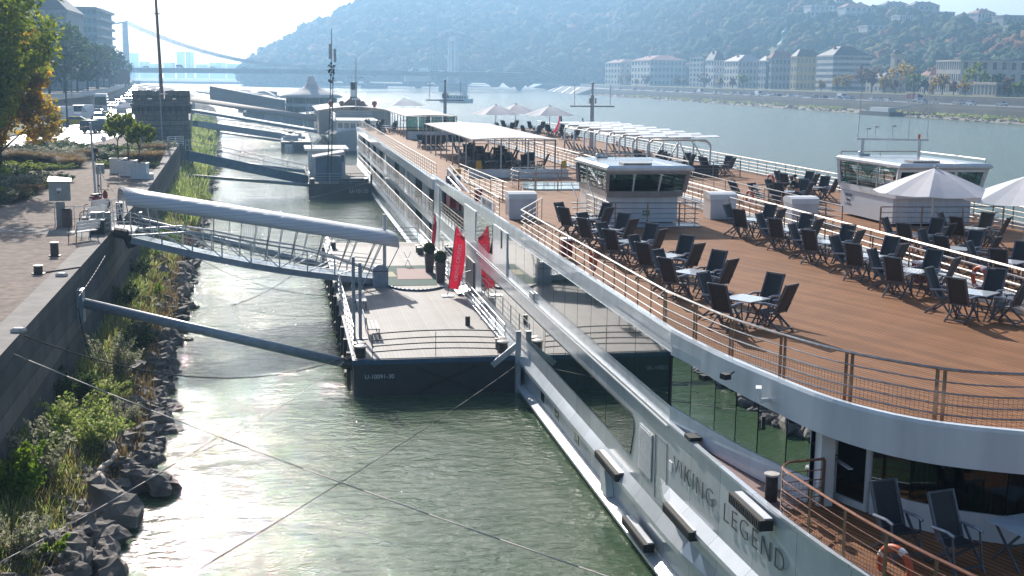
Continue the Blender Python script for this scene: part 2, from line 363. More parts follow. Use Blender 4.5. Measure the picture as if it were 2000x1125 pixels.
ORD = ['first', 'second', 'third', 'fourth', 'fifth', 'sixth', 'seventh', 'eighth', 'ninth', 'tenth', 'eleventh', 'twelfth', 'thirteenth', 'fourteenth', 'fifteenth', 'sixteenth', 'seventeenth', 'eighteenth', 'nineteenth', 'twentieth', 'twenty first', 'twenty second', 'twenty third', 'twenty fourth', 'twenty fifth', 'twenty sixth', 'twenty seventh', 'twenty eighth', 'twenty ninth', 'thirtieth']
ORD += ['thirty '+w for w in ORD[:9]]+['fortieth']+['forty '+w for w in ORD[:9]]+['fiftieth']+['fifty '+w for w in ORD[:9]]+['sixtieth']
def struct(o): o['kind'] = 'structure'; return o
# ================================================================ water, ground, banks
def sheet(name, pts, z, mt, kind='structure'):
    m = MB(); m.quad(*[(p[0], p[1], z) for p in pts]); o = m.build(name, mt); o['kind'] = kind; return o
wm = bpy.data.materials.new('river'); wm.use_nodes = True; t = wm.node_tree; b = t.nodes['Principled BSDF']
b.inputs['Coat Weight'].default_value = .18; b.inputs['Coat Roughness'].default_value = .006; b.inputs['Coat IOR'].default_value = 1.33; b.inputs['IOR'].default_value = 1.33; b.inputs['Specular IOR Level'].default_value = .62
g = t.nodes.new('ShaderNodeNewGeometry')
def wnoise(sc, rot, st, det, dist=0):
    mp = t.nodes.new('ShaderNodeMapping'); mp.inputs['Rotation'].default_value = (0, 0, rot); mp.inputs['Scale'].default_value = st
    t.links.new(g.outputs['Position'], mp.inputs[0]); n = t.nodes.new('ShaderNodeTexNoise')
    n.inputs['Scale'].default_value = sc; n.inputs['Detail'].default_value = det; n.inputs['Distortion'].default_value = dist; t.links.new(mp.outputs[0], n.inputs[0]); return n.outputs[0]
n1 = wnoise(1.5, .3, (1, 1.7, 1), 6, .9); n2 = wnoise(.28, -.4, (1, 1.5, 1), 3, .6); n3 = wnoise(8, .2, (1, 1.5, 1), 3, .5)
def mth(op, a, c):
    q = t.nodes.new('ShaderNodeMath'); q.operation = op
    for k, w in ((0, a), (1, c)):
        if hasattr(w, 'links'): t.links.new(w, q.inputs[k])
        else: q.inputs[k].default_value = w
    return q.outputs[0]
hh = mth('ADD', mth('ADD', mth('MULTIPLY', n1, .066), mth('MULTIPLY', n2, .17)), mth('MULTIPLY', n3, .013))
bp = t.nodes.new('ShaderNodeBump'); bp.inputs['Strength'].default_value = 1.0; bp.inputs['Distance'].default_value = 1.0
t.links.new(hh, bp.inputs['Height']); WB = bp; t.links.new(bp.outputs[0], b.inputs['Normal'])
n5 = wnoise(4.2, .7, (1, 1.35, 1), 2, .4); bp2 = t.nodes.new('ShaderNodeBump'); bp2.inputs['Strength'].default_value = 1.0; bp2.inputs['Distance'].default_value = 1.0
t.links.new(mth('ADD', mth('MULTIPLY', n5, .075), mth('MULTIPLY', n3, .035)), bp2.inputs['Height']); t.links.new(bp2.outputs[0], b.inputs['Coat Normal'])
sp_ = t.nodes.new('ShaderNodeSeparateXYZ'); t.links.new(g.outputs['Position'], sp_.inputs[0])
def mr_(sock, a, c, lo, hi):
    q = t.nodes.new('ShaderNodeMapRange'); q.interpolation_type = 'SMOOTHSTEP'; q.inputs['From Min'].default_value = a; q.inputs['From Max'].default_value = c; q.inputs['To Min'].default_value = lo; q.inputs['To Max'].default_value = hi; t.links.new(sock, q.inputs['Value']); return q.outputs[0]
t.links.new(mth('MAXIMUM', mr_(sp_.outputs['Y'], 110, 450, .02, .22), mr_(sp_.outputs['X'], 32, 80, .02, .2)), b.inputs['Roughness'])
for k_ in (bp, ): t.links.new(mth('MAXIMUM', mr_(sp_.outputs['Y'], 110, 450, 1.0, 2.2), mr_(sp_.outputs['X'], 32, 80, 1.0, 2.0)), k_.inputs['Distance'])
n4 = wnoise(.09, .1, (1, .5, 1), 4); r = t.nodes.new('ShaderNodeValToRGB'); r.color_ramp.elements[0].position = .3; r.color_ramp.elements[1].position = .7
r.color_ramp.elements[0].color = (.050, .090, .042, 1); r.color_ramp.elements[1].color = (.066, .110, .054, 1)
t.links.new(n4, r.inputs[0]); t.links.new(r.outputs[0], b.inputs['Base Color']); M['river'] = wm
sheet('water', [(-300, -60), (1500, -60), (1500, 9000), (-3000, 9000), (-3000, 1500)], 0, 'river')
ZQ = 4.8
EDGE = [(-7.2, -30), (-7.6, 30), (-7.66, 34.4), (-7.95, 48), (-8.2, 59.3), (-8.95, 86.3), (-10.8, 131), (-14.6, 205), (-21, 300), (-33, 490), (-58, 700), (-100, 950), (-160, 1230), (-330, 1900), (-700, 3000)]
def edge_x(y):
    return float(np.interp(y, [p[1] for p in EDGE], [p[0] for p in EDGE]))
# riverside ground: one sheet from the quay edge to the far left
gm = MB()
gm.loft([[(x, y, ZQ) for x, y in EDGE], [(-1800, max(y, -40), ZQ) for x, y in EDGE]]); struct(gm.build('ground', 'gravel_ground'))
# concrete coping along the wall
cm = MB()
for (x0, y0), (x1, y1) in zip(EDGE[:11], EDGE[1:12]):
    cm.quad((x0-.85, y0, ZQ+.004), (x0+.0, y0, ZQ+.004), (x1+.0, y1, ZQ+.004), (x1-.85, y1, ZQ+.004))
struct(cm.build('quay_path', 'concrete'))
p2 = MB(); p2.quad(*[P(*q, ZQ+.005) for q in ((-60, 441), (150, 449), (205, 462), (190, 470), (145, 460), (-60, 450))]); struct(p2.build('footpath', 'concrete'))
# retaining wall of the quay
w = MB()
for (x0, y0), (x1, y1) in zip(EDGE[:-1], EDGE[1:]):
    w.slab([(x0, y0, -1.5), (x1, y1, -1.5), (x1, y1, ZQ-.002), (x0, y0, ZQ-.002)], (-.8, 0, 0))
tag(w.build('quay_wall', 'quay_wall'), 'long stained stone quay wall along the near bank below the promenade', 'wall')
# shore slope
SH = [(-5.6, -30), (-5.4, 24), (-4.75, 31), (-4.2, 41.5), (-4.85, 53), (-5.65, 78), (-6.5, 105), (-8.4, 168), (-14.6, 299), (-24, 480), (-50, 700), (-92, 950), (-150, 1230)]
def shore_x(y): return float(np.interp(y, [p[1] for p in SH], [p[0] for p in SH]))
ys = np.concatenate([np.arange(-20, 110, .6), np.arange(110, 400, 4), np.arange(400, 1240, 30)])
secs = []
for y in ys:
    ex, sx = edge_x(y), shore_x(y); row = []
    for k in range(15):
        u = k/12; x = ex+(sx-ex)*u
        z = 1.35*(1-u)**.8+(-.15) if u < 1 else -.15-(u-1)*2.5
        row.append((x, y, z+.10*math.sin(x*5+y*1.7)*math.sin(y*2.3-x) if k > 0 else z))
    secs.append(row)
sm = MB(); sm.loft(secs); struct(sm.build('river_bank', 'soil', smooth=True))
# --- boulders
def rock_mesh(seed, mt, flat=.6):
    r = random.Random(seed); bm = MB(); bm.ball((0, 0, 0), .5, 11, 8)
    from mathutils import noise
    v2 = []
    for v in bm.v:
        p = Vector(v); n = noise.noise(p*2.1+Vector((seed*3.1, 0, 0)))*.5+noise.noise(p*4.3+Vector((0, seed*1.7, 0)))*.2
        p = p*(1+n*1.25); p = Vector((round(p.x*4)/4*.5+p.x*.5, round(p.y*3.4)/3.4*.5+p.y*.5, round(p.z*4)/4*.5+p.z*.5)); p += p.normalized()*noise.noise(p*7+Vector((seed, 0, 0)))*.05; v2.append((p.x, p.y, p.z*flat))
    bm.v = v2; return bm.mesh('boulder', mt)
RK = [rock_mesh(i, 'rock' if i % 3 else 'rock_pale', .55+.25*(i % 4)/3) for i in range(10)]
def put_rock(x, y, s, z=None, i=None, label='dark angular boulder in the riprap at the water edge of the near bank', grp='boulders of the near bank riprap'):
    i = random.randrange(10) if i is None else i
    o = mobj('boulder', RK[i]); ex, sx = edge_x(y), shore_x(y); u = max(0, min(1.2, (x-ex)/(sx-ex)))
    if z is None: z = 1.35*(1-min(u, 1))**.8-.12+s*.12
    o.location = (x, y, z); o.scale = (s, s*random.uniform(.75, 1.2), s*random.uniform(.7, 1.1)); o.rotation_euler = (random.uniform(-.35, .35), random.uniform(-.35, .35), random.uniform(0, 6.3))
    return tag(o, label, 'boulder', grp)
big = [((225, 1010), 1.7, 6, 'largest pale boulder standing on the waterline below the driftwood'), ((316, 955), 1.15, 1, 'small pointed boulder standing alone in the water'),
       ((172, 985), 1.5, 3, 'flat slab boulder beside the largest boulder on the bank'), ((190, 1060), 1.3, 9, 'rounded dark boulder near the bottom edge of the photo'),
       ((275, 945), 1.2, 1, 'leaning boulder with its foot in the water inshore of the lone pointed one'), ((330, 660), 1.1, 0, 'long flat boulder pointing into the water under the steel mooring tube')]
for (px, py), s, i, lb in big:
    p = P(px, py, .1)
    o = mobj('boulder', RK[i]); o.location = (p.x, p.y, .12+s*.12); o.scale = (s, s*.85, s*.95); o.rotation_euler = (.2, .25, i*1.3); tag(o, lb, 'boulder')
cnt = 0
for k in range(292):
    y = 25+62*(k/292)**1.5+random.uniform(-.3, .3); sx = shore_x(y); x = sx+random.triangular(-2.4, .45, -.3)
    put_rock(x, y, random.triangular(.35, 1.15, .55)*(1 if y < 70 else 1.15))
rv, rf = [], []
base = RK[1]; bv = np.array([v.co[:] for v in base.vertices]); bf = [tuple(p.vertices) for p in base.polygons]
mm = MB()
for k in range(800):
    y = 28+272*random.random()**1.3; sx = shore_x(y); wd = 2.6 if y < 100 else 3.5
    x = sx+random.triangular(-wd, .35, -.4); s = random.uniform(.25, .7)*(1 if y < 90 else 1.5); a = random.uniform(0, 6.3); ca, sa = math.cos(a), math.sin(a)
    u = (x-edge_x(y))/(sx-edge_x(y)); z = 1.35*max(0, 1-u)**.8-.1
    q = bv*np.array([s, s*random.uniform(.7, 1.3), s*random.uniform(.6, 1.1)])
    mm.add([(x+v[0]*ca-v[1]*sa, y+v[0]*sa+v[1]*ca, z+v[2]) for v in q], bf)
tag(mm.build('riprap', 'rock'), kind='stuff')['label'] = 'smaller broken stones of the riprap between the boulders'
# driftwood branch
dw = MB(); pts = [P(*q, z) for q, z in (((206, 948), .75), ((193, 925), .9), ((200, 912), 1.0), ((218, 900), 1.05), ((228, 880), 1.05), ((222, 862), 1.25))]
for a, c, r0, r1 in zip(pts[:-1], pts[1:], (.13, .1, .09, .07, .05), (.1, .09, .07, .05, .02)): dw.tube(a, c, r0, 7, r1)
tag(dw.build('driftwood', 'driftwood', smooth=True), 'bleached crooked driftwood branch lying on the boulders of the near bank', 'driftwood')
# --- vegetation on the near bank
def bush_pts(n, R, h, seed, lobes=5):
    r = np.random.default_rng(seed); ns = max(14, int(26*R)); out = []
    for k in range(ns):
        a = r.random()*6.283; b0 = r.random()*R*.45; lean = R*(.25+.75*r.random()); hh = h*(.45+.65*r.random()**1.3); m = n//ns; u = .12+.88*r.random(m)**.75; ca = a+r.normal()*.5
        p = np.stack([b0*math.cos(a)+lean*u**1.5*math.cos(ca), b0*math.sin(a)+lean*u**1.5*math.sin(ca), hh*u*(1-.12*u)], 1); out.append(p+r.normal(size=(m, 3))*np.array([.13*R, .13*R, .07*h])*(1.15-u[:, None]*.75))
    p = np.concatenate(out); return p[p[:, 2] > 0]
def shrub_mesh(n, R, h, leaf, mt, seed, up=.3, aspect=1.8):
    V, Fc = leafcards(bush_pts(n, R, h, seed), leaf, up, aspect, seed); return npmesh('foliage', V, Fc, mt)
def stems_mesh(k, R, h, seed, mt='bark', r0=.02):
    r = random.Random(seed); m = MB()
    for i in range(k):
        a = r.uniform(0, 6.3); q = r.uniform(.2, .9)*R; m.tube((q*.2*math.cos(a), q*.2*math.sin(a), 0), (q*math.cos(a), q*math.sin(a), h*r.uniform(.6, .95)), r0, 5, r0*.3)
    return m.mesh('stem', mt)
def tuft_mesh(n, R, h, mt, seed, w=.02, droop=.35):
    """ornamental grass tuft: arching blades"""
    r = np.random.default_rng(seed); a = r.random(n)*6.283; q = r.random(n)**.6*R*.35; L = h*(.6+.5*r.random(n)); ln = (.15+.55*r.random(n))*R
    V = []; Fc = []
    for i in range(n):
        c, s_ = math.cos(a[i]), math.sin(a[i]); bx, by = q[i]*c, q[i]*s_; px_, py_ = -s_*w, c*w
        pts = [(bx, by, 0), (bx+c*ln[i]*.45, by+s_*ln[i]*.45, L[i]*.7), (bx+c*ln[i], by+s_*ln[i], L[i]*(1-droop*r.random()*.4))]
        o = len(V); V += [(pts[0][0]-px_, pts[0][1]-py_, 0), (pts[0][0]+px_, pts[0][1]+py_, 0), (pts[1][0]+px_, pts[1][1]+py_, pts[1][2]), (pts[1][0]-px_, pts[1][1]-py_, pts[1][2]), (pts[2][0]+px_*.6, pts[2][1]+py_*.6, pts[2][2]), (pts[2][0]-px_*.6, pts[2][1]-py_*.6, pts[2][2])]
        Fc += [(o, o+1, o+2, o+3), (o+3, o+2, o+4, o+5)]
    return npmesh('grass_blades', V, Fc, mt)
def shrub(name, label, cat, loc, n, R, h, leaf, mt, seed, group=None, up=.3, stems=6):
    t_ = thing(name, label, cat, loc, group=group)
    mobj('foliage', shrub_mesh(n, R, h, leaf, mt, seed, up), t_); mobj('stem', stems_mesh(stems, R, h, seed), t_); return t_
def bank_z(x, y):
    u = max(0, (x-edge_x(y))/(shore_x(y)-edge_x(y))); return 1.35*max(0, 1-u)**.8-.15
VEG = [  # px, py(base), z guess, R, h, n, leaf, mat, label
 (150, 885, 1.45, 1.5, 5200, .07, 'leaf_weed', 'large green weedy shrub with pale glinting leaves below the quay wall'),
 (105, 815, 1.0, 1.1, 2600, .065, 'leaf_dark', 'dark shrub in the shade at the foot of the quay wall'),
 (60, 960, 1.1, 1.6, 2800, .07, 'leaf_silver', 'grey green bush with seed heads at the foot of the wall'),
 (85, 935, .55, 1.3, 900, .09, 'leaf_bright', 'slim sapling with bright green leaves among grey weeds'),
 (25, 1010, .75, 1.5, 1500, .10, 'leaf_bright', 'bright green sapling with yellow tips near the bottom left corner'),
 (100, 1090, .35, .8, 500, .08, 'leaf_bright', 'small yellow green seedling in rust coloured grass by the bottom edge'),
 (20, 1110, 1.0, 1.2, 2400, .06, 'leaf_silver', 'pale seeding weed in the bottom left corner'),
 (225, 745, .95, 1.9, 4200, .055, 'leaf_silver', 'tall feathery grey green bush below the mooring tube'),
 (270, 690, .8, 1.5, 2400, .055, 'leaf_dark', 'dark upright weed bush beside the tall feathery one'),
 (195, 800, .9, 1.1, 2600, .06, 'leaf_weed', 'yellow flecked leafy weed above the big green shrub'),
 (240, 820, .8, .8, 2000, .05, 'leaf_silver', 'low grey weed bush next to the dark riprap'),
 (215, 620, .8, 1.2, 2000, .06, 'leaf_dark', 'dark green bush right behind the mooring tube bracket'),
 (262, 600, .9, 1.1, 2200, .06, 'leaf_weed', 'olive bush on the bank behind the mooring tube'),
 (300, 585, .5, 1.0, 900, .07, 'leaf_bright', 'thin bright sapling beside the riprap behind the mooring tube'),
 (275, 520, 1.1, 1.1, 2600, .06, 'leaf_weed', 'olive weeds under the near end of the covered gangway'),
 (245, 560, .8, 1.1, 1800, .06, 'leaf_dark', 'dark bush against the wall below the covered gangway'),
 (325, 485, 1.2, 1.5, 2600, .09, 'leaf_bright', 'bright green bush showing between the gangway frames'),
 (355, 475, 1.3, 1.2, 2400, .08, 'leaf_rust', 'rusty brown bush right of the bright one under the gangway'),
 (280, 420, 1.0, 1.6, 1200, .10, 'leaf_bright', 'small bright shrub at the wall under the gangway canopy'),
 (385, 395, 1.6, 1.8, 3000, .10, 'leaf_weed', 'rounded green bush on the bank beyond the covered gangway'),
 (370, 420, 1.3, 1.2, 2200, .10, 'leaf_dark', 'dark bush hugging the wall beyond the covered gangway'),
 (395, 350, 1.8, 2.0, 3000, .12, 'leaf_weed', 'green bush under the blue girder gangway'),
 (388, 320, 1.8, 2.0, 2400, .14, 'leaf_bright', 'bright grassy bush between the two steel tubes'),
 (400, 290, 1.8, 2.4, 2400, .15, 'leaf_weed', 'bush on the bank right of the stone turret'),
 (412, 270, 1.8, 2.4, 2000, .16, 'leaf_dark', 'far bank bush beneath the blue footbridge'),
 (405, 245, 2.0, 2.4, 2000, .18, 'leaf_bright', 'farthest bright bush on the near bank under the brown canopy'),
]
for i, (px, py, R_, h_, n_, lf, mt_, lb) in enumerate(VEG):
    p = P(px, py, .6); p.z = bank_z(p.x, p.y)
    if p.x < edge_x(p.y)+R_*.4: p.x = edge_x(p.y)+R_*.5
    shrub('shrub', lb, 'shrub', (p.x, p.y, p.z), n_, R_, h_, lf, mt_, 40+i)
# ground cover: dry and green grass on the bank slope
V, Fc = [], []
def cover(n, y0, y1, u0, u1, mt_, label, seed, hh=.3):
    r = np.random.default_rng(seed); V = []; Fc = []
    for i in range(n):
        y = y0+(y1-y0)*r.random()**1.4; ex, sx = edge_x(y), shore_x(y); u = u0+(u1-u0)*r.random(); x = ex+(sx-ex)*u; z = bank_z(x, y)-.03
        k = .5+.5*math.sin(x*2.1+y*.9+seed)*math.sin(y*.7-x*1.3)
        if r.random() > k*.9+.25: continue
        a = r.random()*6.28; l = hh*(.5+r.random())*(1+.004*y); w_ = .018*(1+.02*(y-25)); dx, dy = math.cos(a), math.sin(a); ln = .6*l
        o = len(V); V += [(x-dy*w_, y+dx*w_, z), (x+dy*w_, y-dx*w_, z), (x+dx*ln+dy*w_*.4, y+dy*ln, z+l), (x+dx*ln-dy*w_*.4, y+dy*ln, z+l)]; Fc.append((o, o+1, o+2, o+3))
    o = mobj('ground_cover', npmesh('ground_cover', V, Fc, mt_)); o['kind'] = 'stuff'; o['label'] = label; return o
cover(26000, 22, 130, .02, .62, 'leaf_weed', 'green weeds covering the bank below the wall', 1, .32)
cover(14000, 22, 110, .35, .85, 'grass_rust', 'rust brown dry grass along the stones', 2, .3)
cover(9000, 25, 200, .1, .7, 'grass_dry', 'straw coloured grass on the bank slope', 3, .35)
cover(9000, 100, 300, .0, .8, 'leaf_weed', 'distant weeds on the bank slope', 4, .8)
# ---------------------------------------------------------------- mooring tubes and cables of the near bank
def spud(a, c, r_, label, mtl='pole_grey'):
    t_ = thing('mooring_tube', label, 'steel tube', a, group='steel mooring tubes between quay and pontoons')
    MB().tube(a, c, r_, 16).build('tube', mtl, t_, smooth=True)
    d = (Vector(c)-Vector(a)).normalized()
    MB().box((a[0]-.18, a[1], a[2]-.1), (.32, .7, 1.3)).tube(Vector(a)-Vector((.3, 0, 0)), Vector(a)+d*.6, r_*.55, 8).build('bracket', 'galv_paint', t_)
    MB().tube(Vector(c)-d*.15, Vector(c)+d*.25, r_*1.2, 12).build('end_joint', 'dark_hull', t_)
    return t_
def wall_anchor(px, py, off=.25):
    y = 60.
    for _ in range(12):
        q = PX(px, py, edge_x(y)+off); y = q.y
    return q
spud(wall_anchor(165, 592), Vector((2.35, 48.6, 1.0)), .2, 'thick grey mooring tube in the foreground reaching from the quay wall to the near pontoon')
spud(wall_anchor(278, 432), Vector((2.6, 74, 1.0)), .2, 'blue grey mooring tube seen through the frame of the covered gangway')
spud(wall_anchor(352, 342), Vector((2.6, 128, 1.3)), .17, 'thin mooring tube just this side of the second pontoon')
spud(wall_anchor(372, 306), Vector((2.6, 146, 1.3)), .2, 'mooring tube right under the blue girder gangway')
spud(wall_anchor(382, 252), Vector((1.5, 205, 1.6)), .2, 'far mooring tube beyond the second pontoon')
def wire(label, a, c, sag, r_=.012, mtl='rope_pale', n=14, name='mooring_cable'):
    a, c = Vector(a), Vector(c); pts = [a.lerp(c, i/n)-Vector((0, 0, sag*4*(i/n)*(1-i/n))) for i in range(n+1)]
    return tag(MB().path(pts, r_, 5).build(name, mtl, smooth=True), label, 'cable')
wire('pale steel cable crossing the whole foreground from the quay down to the lower right', P(-140, 618, 4.9), PD(1300, 1165, 22), .25, .016)
wire('thin dark rope running from the near pontoon corner down to the lower left', (9.1, 46.9, 1.2), PD(300, 1165, 20), .15, .014, 'rope_dark')
wire('thin cable crossing the weeds at the bottom left corner', PD(-60, 1130, 24), PD(470, 825, 33), .1, .012)
wire('thin rope from the pontoon bollard to the water', (2.6, 48, 1.5), P(380, 890, .05), .2, .012, 'rope_dark')
wire('black cable slung from the quay edge to the near pontoon bollards', P(20, 645, 4.85), (2.6, 48.4, 1.4), 1.2, .022, 'rope_dark')
wire('pale rope tied from the quay to the pontoon beneath the gangway', P(262, 415, 4.85), (2.5, 62, 1.4), 1.2, .014)
wire('slack cable dipping into the water beyond the mooring tube', P(360, 606, .1), PD(575, 535, 70), .6, .02, 'rope_dark')
wire('thin cable hanging down the quay wall to the tube bracket', P(205, 500, 4.7), PX(153, 580, -7.6), .05, .014)
wire('looped black hose hanging from the tube bracket down the wall', PX(152, 600, -7.6), PX(180, 705, -7.2), .3, .025, 'rope_dark')
wire('power line from the grey pole over the covered gangway', PY(186, 320, 79.6), PD(330, 510, 62), .3, .012, 'rope_dark')
wire('mooring rope from the second pontoon corner across its bow', (8.6, 126.6, 1.7), (2.7, 126.6, .15), .05, .02)
# ================================================================ the two river cruise ships
gt = bpy.data.materials.new('glass_tint'); gt.use_nodes = True; t = gt.node_tree; t.nodes.remove(t.nodes['Principled BSDF'])
tr = t.nodes.new('ShaderNodeBsdfTransparent'); tr.inputs[0].default_value = (.33, .44, .42, 1); gl = t.nodes.new('ShaderNodeBsdfGlossy'); gl.inputs['Roughness'].default_value = .01; gl.inputs[0].default_value = (.9, .95, 1, 1)
fr = t.nodes.new('ShaderNodeFresnel'); fr.inputs[0].default_value = 1.5; mx = t.nodes.new('ShaderNodeMixShader')
t.links.new(fr.outputs[0], mx.inputs[0]); t.links.new(tr.outputs[0], mx.inputs[1]); t.links.new(gl.outputs[0], mx.inputs[2]); t.links.new(mx.outputs[0], t.nodes['Material Output'].inputs[0]); M['glass_tint'] = gt
DK = 6.0
XC = 14.95
EP = [(9.15, 157), (9.2, 100), (9.27, 78), (9.32, 60), (9.36, 34), (9.36, 28.6), (9.6, 25.9), (9.95, 23.8), (10.42, 21.7), (11.35, 20.1), (12.84, 19.1), (14.0, 18.75), (14.95, 18.65)]
def smooth_path(pts, k=4):
    out = []
    for i in range(len(pts)-1):
        p0 = Vector((*pts[max(i-1, 0)], 0)); p1 = Vector((*pts[i], 0)); p2 = Vector((*pts[i+1], 0)); p3 = Vector((*pts[min(i+2, len(pts)-1)], 0))
        if (p2-p1).length > 8: out.append(tuple(pts[i])); continue
        for j in range(k):
            u = j/k; q = .5*((2*p1)+(p2-p0)*u+(2*p0-5*p1+4*p2-p3)*u*u+(3*p1-p0-3*p2+p3)*u**3); out.append((q.x, q.y))
    return out+[tuple(pts[-1])]
EPS = EP[:5]+smooth_path(EP[5:], 4)
def off(pts, d):
    out = []
    for i, p in enumerate(pts):
        a = Vector(pts[max(i-1, 0)]); c = Vector(pts[min(i+1, len(pts)-1)]); u = (c-a).normalized(); n = Vector((-u.y, u.x)); out.append((p[0]+n.x*d, p[1]+n.y*d))
    return out   # positive d = inboard for the port side walked towards the bow
def both(pts): return pts+[(2*XC-x, y) for x, y in reversed(pts[:-1])]
HPY = [7.6, 8.6, 10, 13, 16.5, 19.5, 22, 25, 28, 157]; HPX = [14.95, 13.7, 12.4, 10.9, 10.0, 9.52, 9.32, 9.25, 9.2, 9.15]
def hp(y): return float(np.interp(y, HPY, HPX))
def sm01(a, c, v):
    u = max(0, min(1, (v-a)/(c-a))); return u*u*(3-2*u)
def hull_sections(y0, y1, step, top):
    out = []; n = max(2, int((y1-y0)/step))
    for i in range(n+1):
        y = y0+(y1-y0)*i/n; x = hp(y); A = sm01(24.5, 27, y); B = 1-sm01(27.5, 29, y); wl = .55*(1-sm01(9, 24, y)); L = sm01(19, 23, y)
        pr = [(wl+.3, -1), (wl, .10), (wl*.9-.17*L, .13), (wl*.9-.17*L, .22), (wl*.8+.13*L, .36), (wl*.5+.13*L, 1.16), (wl*.5-.13*A, 1.2), (wl*.5-.13*A, 1.33), (wl*.4+.09, 1.62), (wl*.3+.09, 2.02), (wl*.25-.14*B+.09*(1-B), 2.08), (wl*.25-.14*B+.09*(1-B), 2.2), (wl*.15+.09, 2.42)]
        pr += [(.09, 3.2), (.09, 3.96), (.03, 3.99), (.03, 4.05), (.14, 4.06)] if top else []
        if not top: pr = pr[:9]+[(.09, 1.68)]
        out.append([(x+a, y, z) for a, z in pr])
    return out
def railing(ship, path, z0, rails=(1.05, .8, .58, .36, .16), step=1.0, h=1.05, mr='steel', mp_='steel_brown', r=.018, rt=.027, double=0, post_parts=True, net=False, name='railing'):
    """rails along a plan path and flat posts standing under them"""
    pts3 = [Vector((x, y, z0)) for x, y in path]
    m = MB()
    for q in rails: m.path([p+Vector((0, 0, q)) for p in pts3], rt if q == rails[0] else r, 5)
    ro = m.build(name, mr, ship)
    L = [0]
    for a, c in zip(pts3[:-1], pts3[1:]): L.append(L[-1]+(c-a).length)
    n = max(1, round(L[-1]/step)); pm = MB()
    for k in range(n+1):
        d = L[-1]*k/n; i = max(0, min(len(L)-2, int(np.searchsorted(L, d)-1))); u = (d-L[i])/max(1e-6, L[i+1]-L[i]); p = pts3[i].lerp(pts3[i+1], u); tv = (pts3[i+1]-pts3[i]).normalized()
        for s_ in ((-double, double) if double else (0,)):
            q = p+tv*s_; mm = MB() if post_parts else pm
            mm.box((q.x, q.y, z0+h/2), (.022, .07, h), rz=math.atan2(tv.y, tv.x)-math.pi/2)
            if post_parts: mm.build('post', mp_, ro)
    if not post_parts: pm.build('post_row', mp_, ro)
    if net:
        g_ = MB(); pts = pts3
        for q in np.arange(.04, .62, .07): g_.path([p+Vector((0, 0, q)) for p in pts], .0035, 3)
        d = 0
        while d < L[-1]:
            i = max(0, min(len(L)-2, int(np.searchsorted(L, d)-1))); u = (d-L[i])/max(1e-6, L[i+1]-L[i]); p = pts[i].lerp(pts[i+1], u)
            g_.tube(p, p+Vector((0, 0, .6)), .0035, 3); d += .09
        g_.build('safety_net', 'rope_dark', ro)
    return ro
def glass_run(ship, pts, z0, z1, mt='glass_dark', gap=.02, slant=None):
    """one pane per segment of the plan path, standing 3 mm proud"""
    for (a, c) in zip(pts[:-1], pts[1:]):
        A = Vector((*a, 0)); C_ = Vector((*c, 0)); u = (C_-A).normalized(); A2 = A+u*gap; C2 = C_-u*gap; n = Vector((u.y, -u.x, 0))*.02
        MB().slab([A2+Vector((0, 0, z0)), C2+Vector((0, 0, z0)), C2+Vector((0, 0, z1)), A2+Vector((0, 0, z1))], -n).build('window', mt, ship)
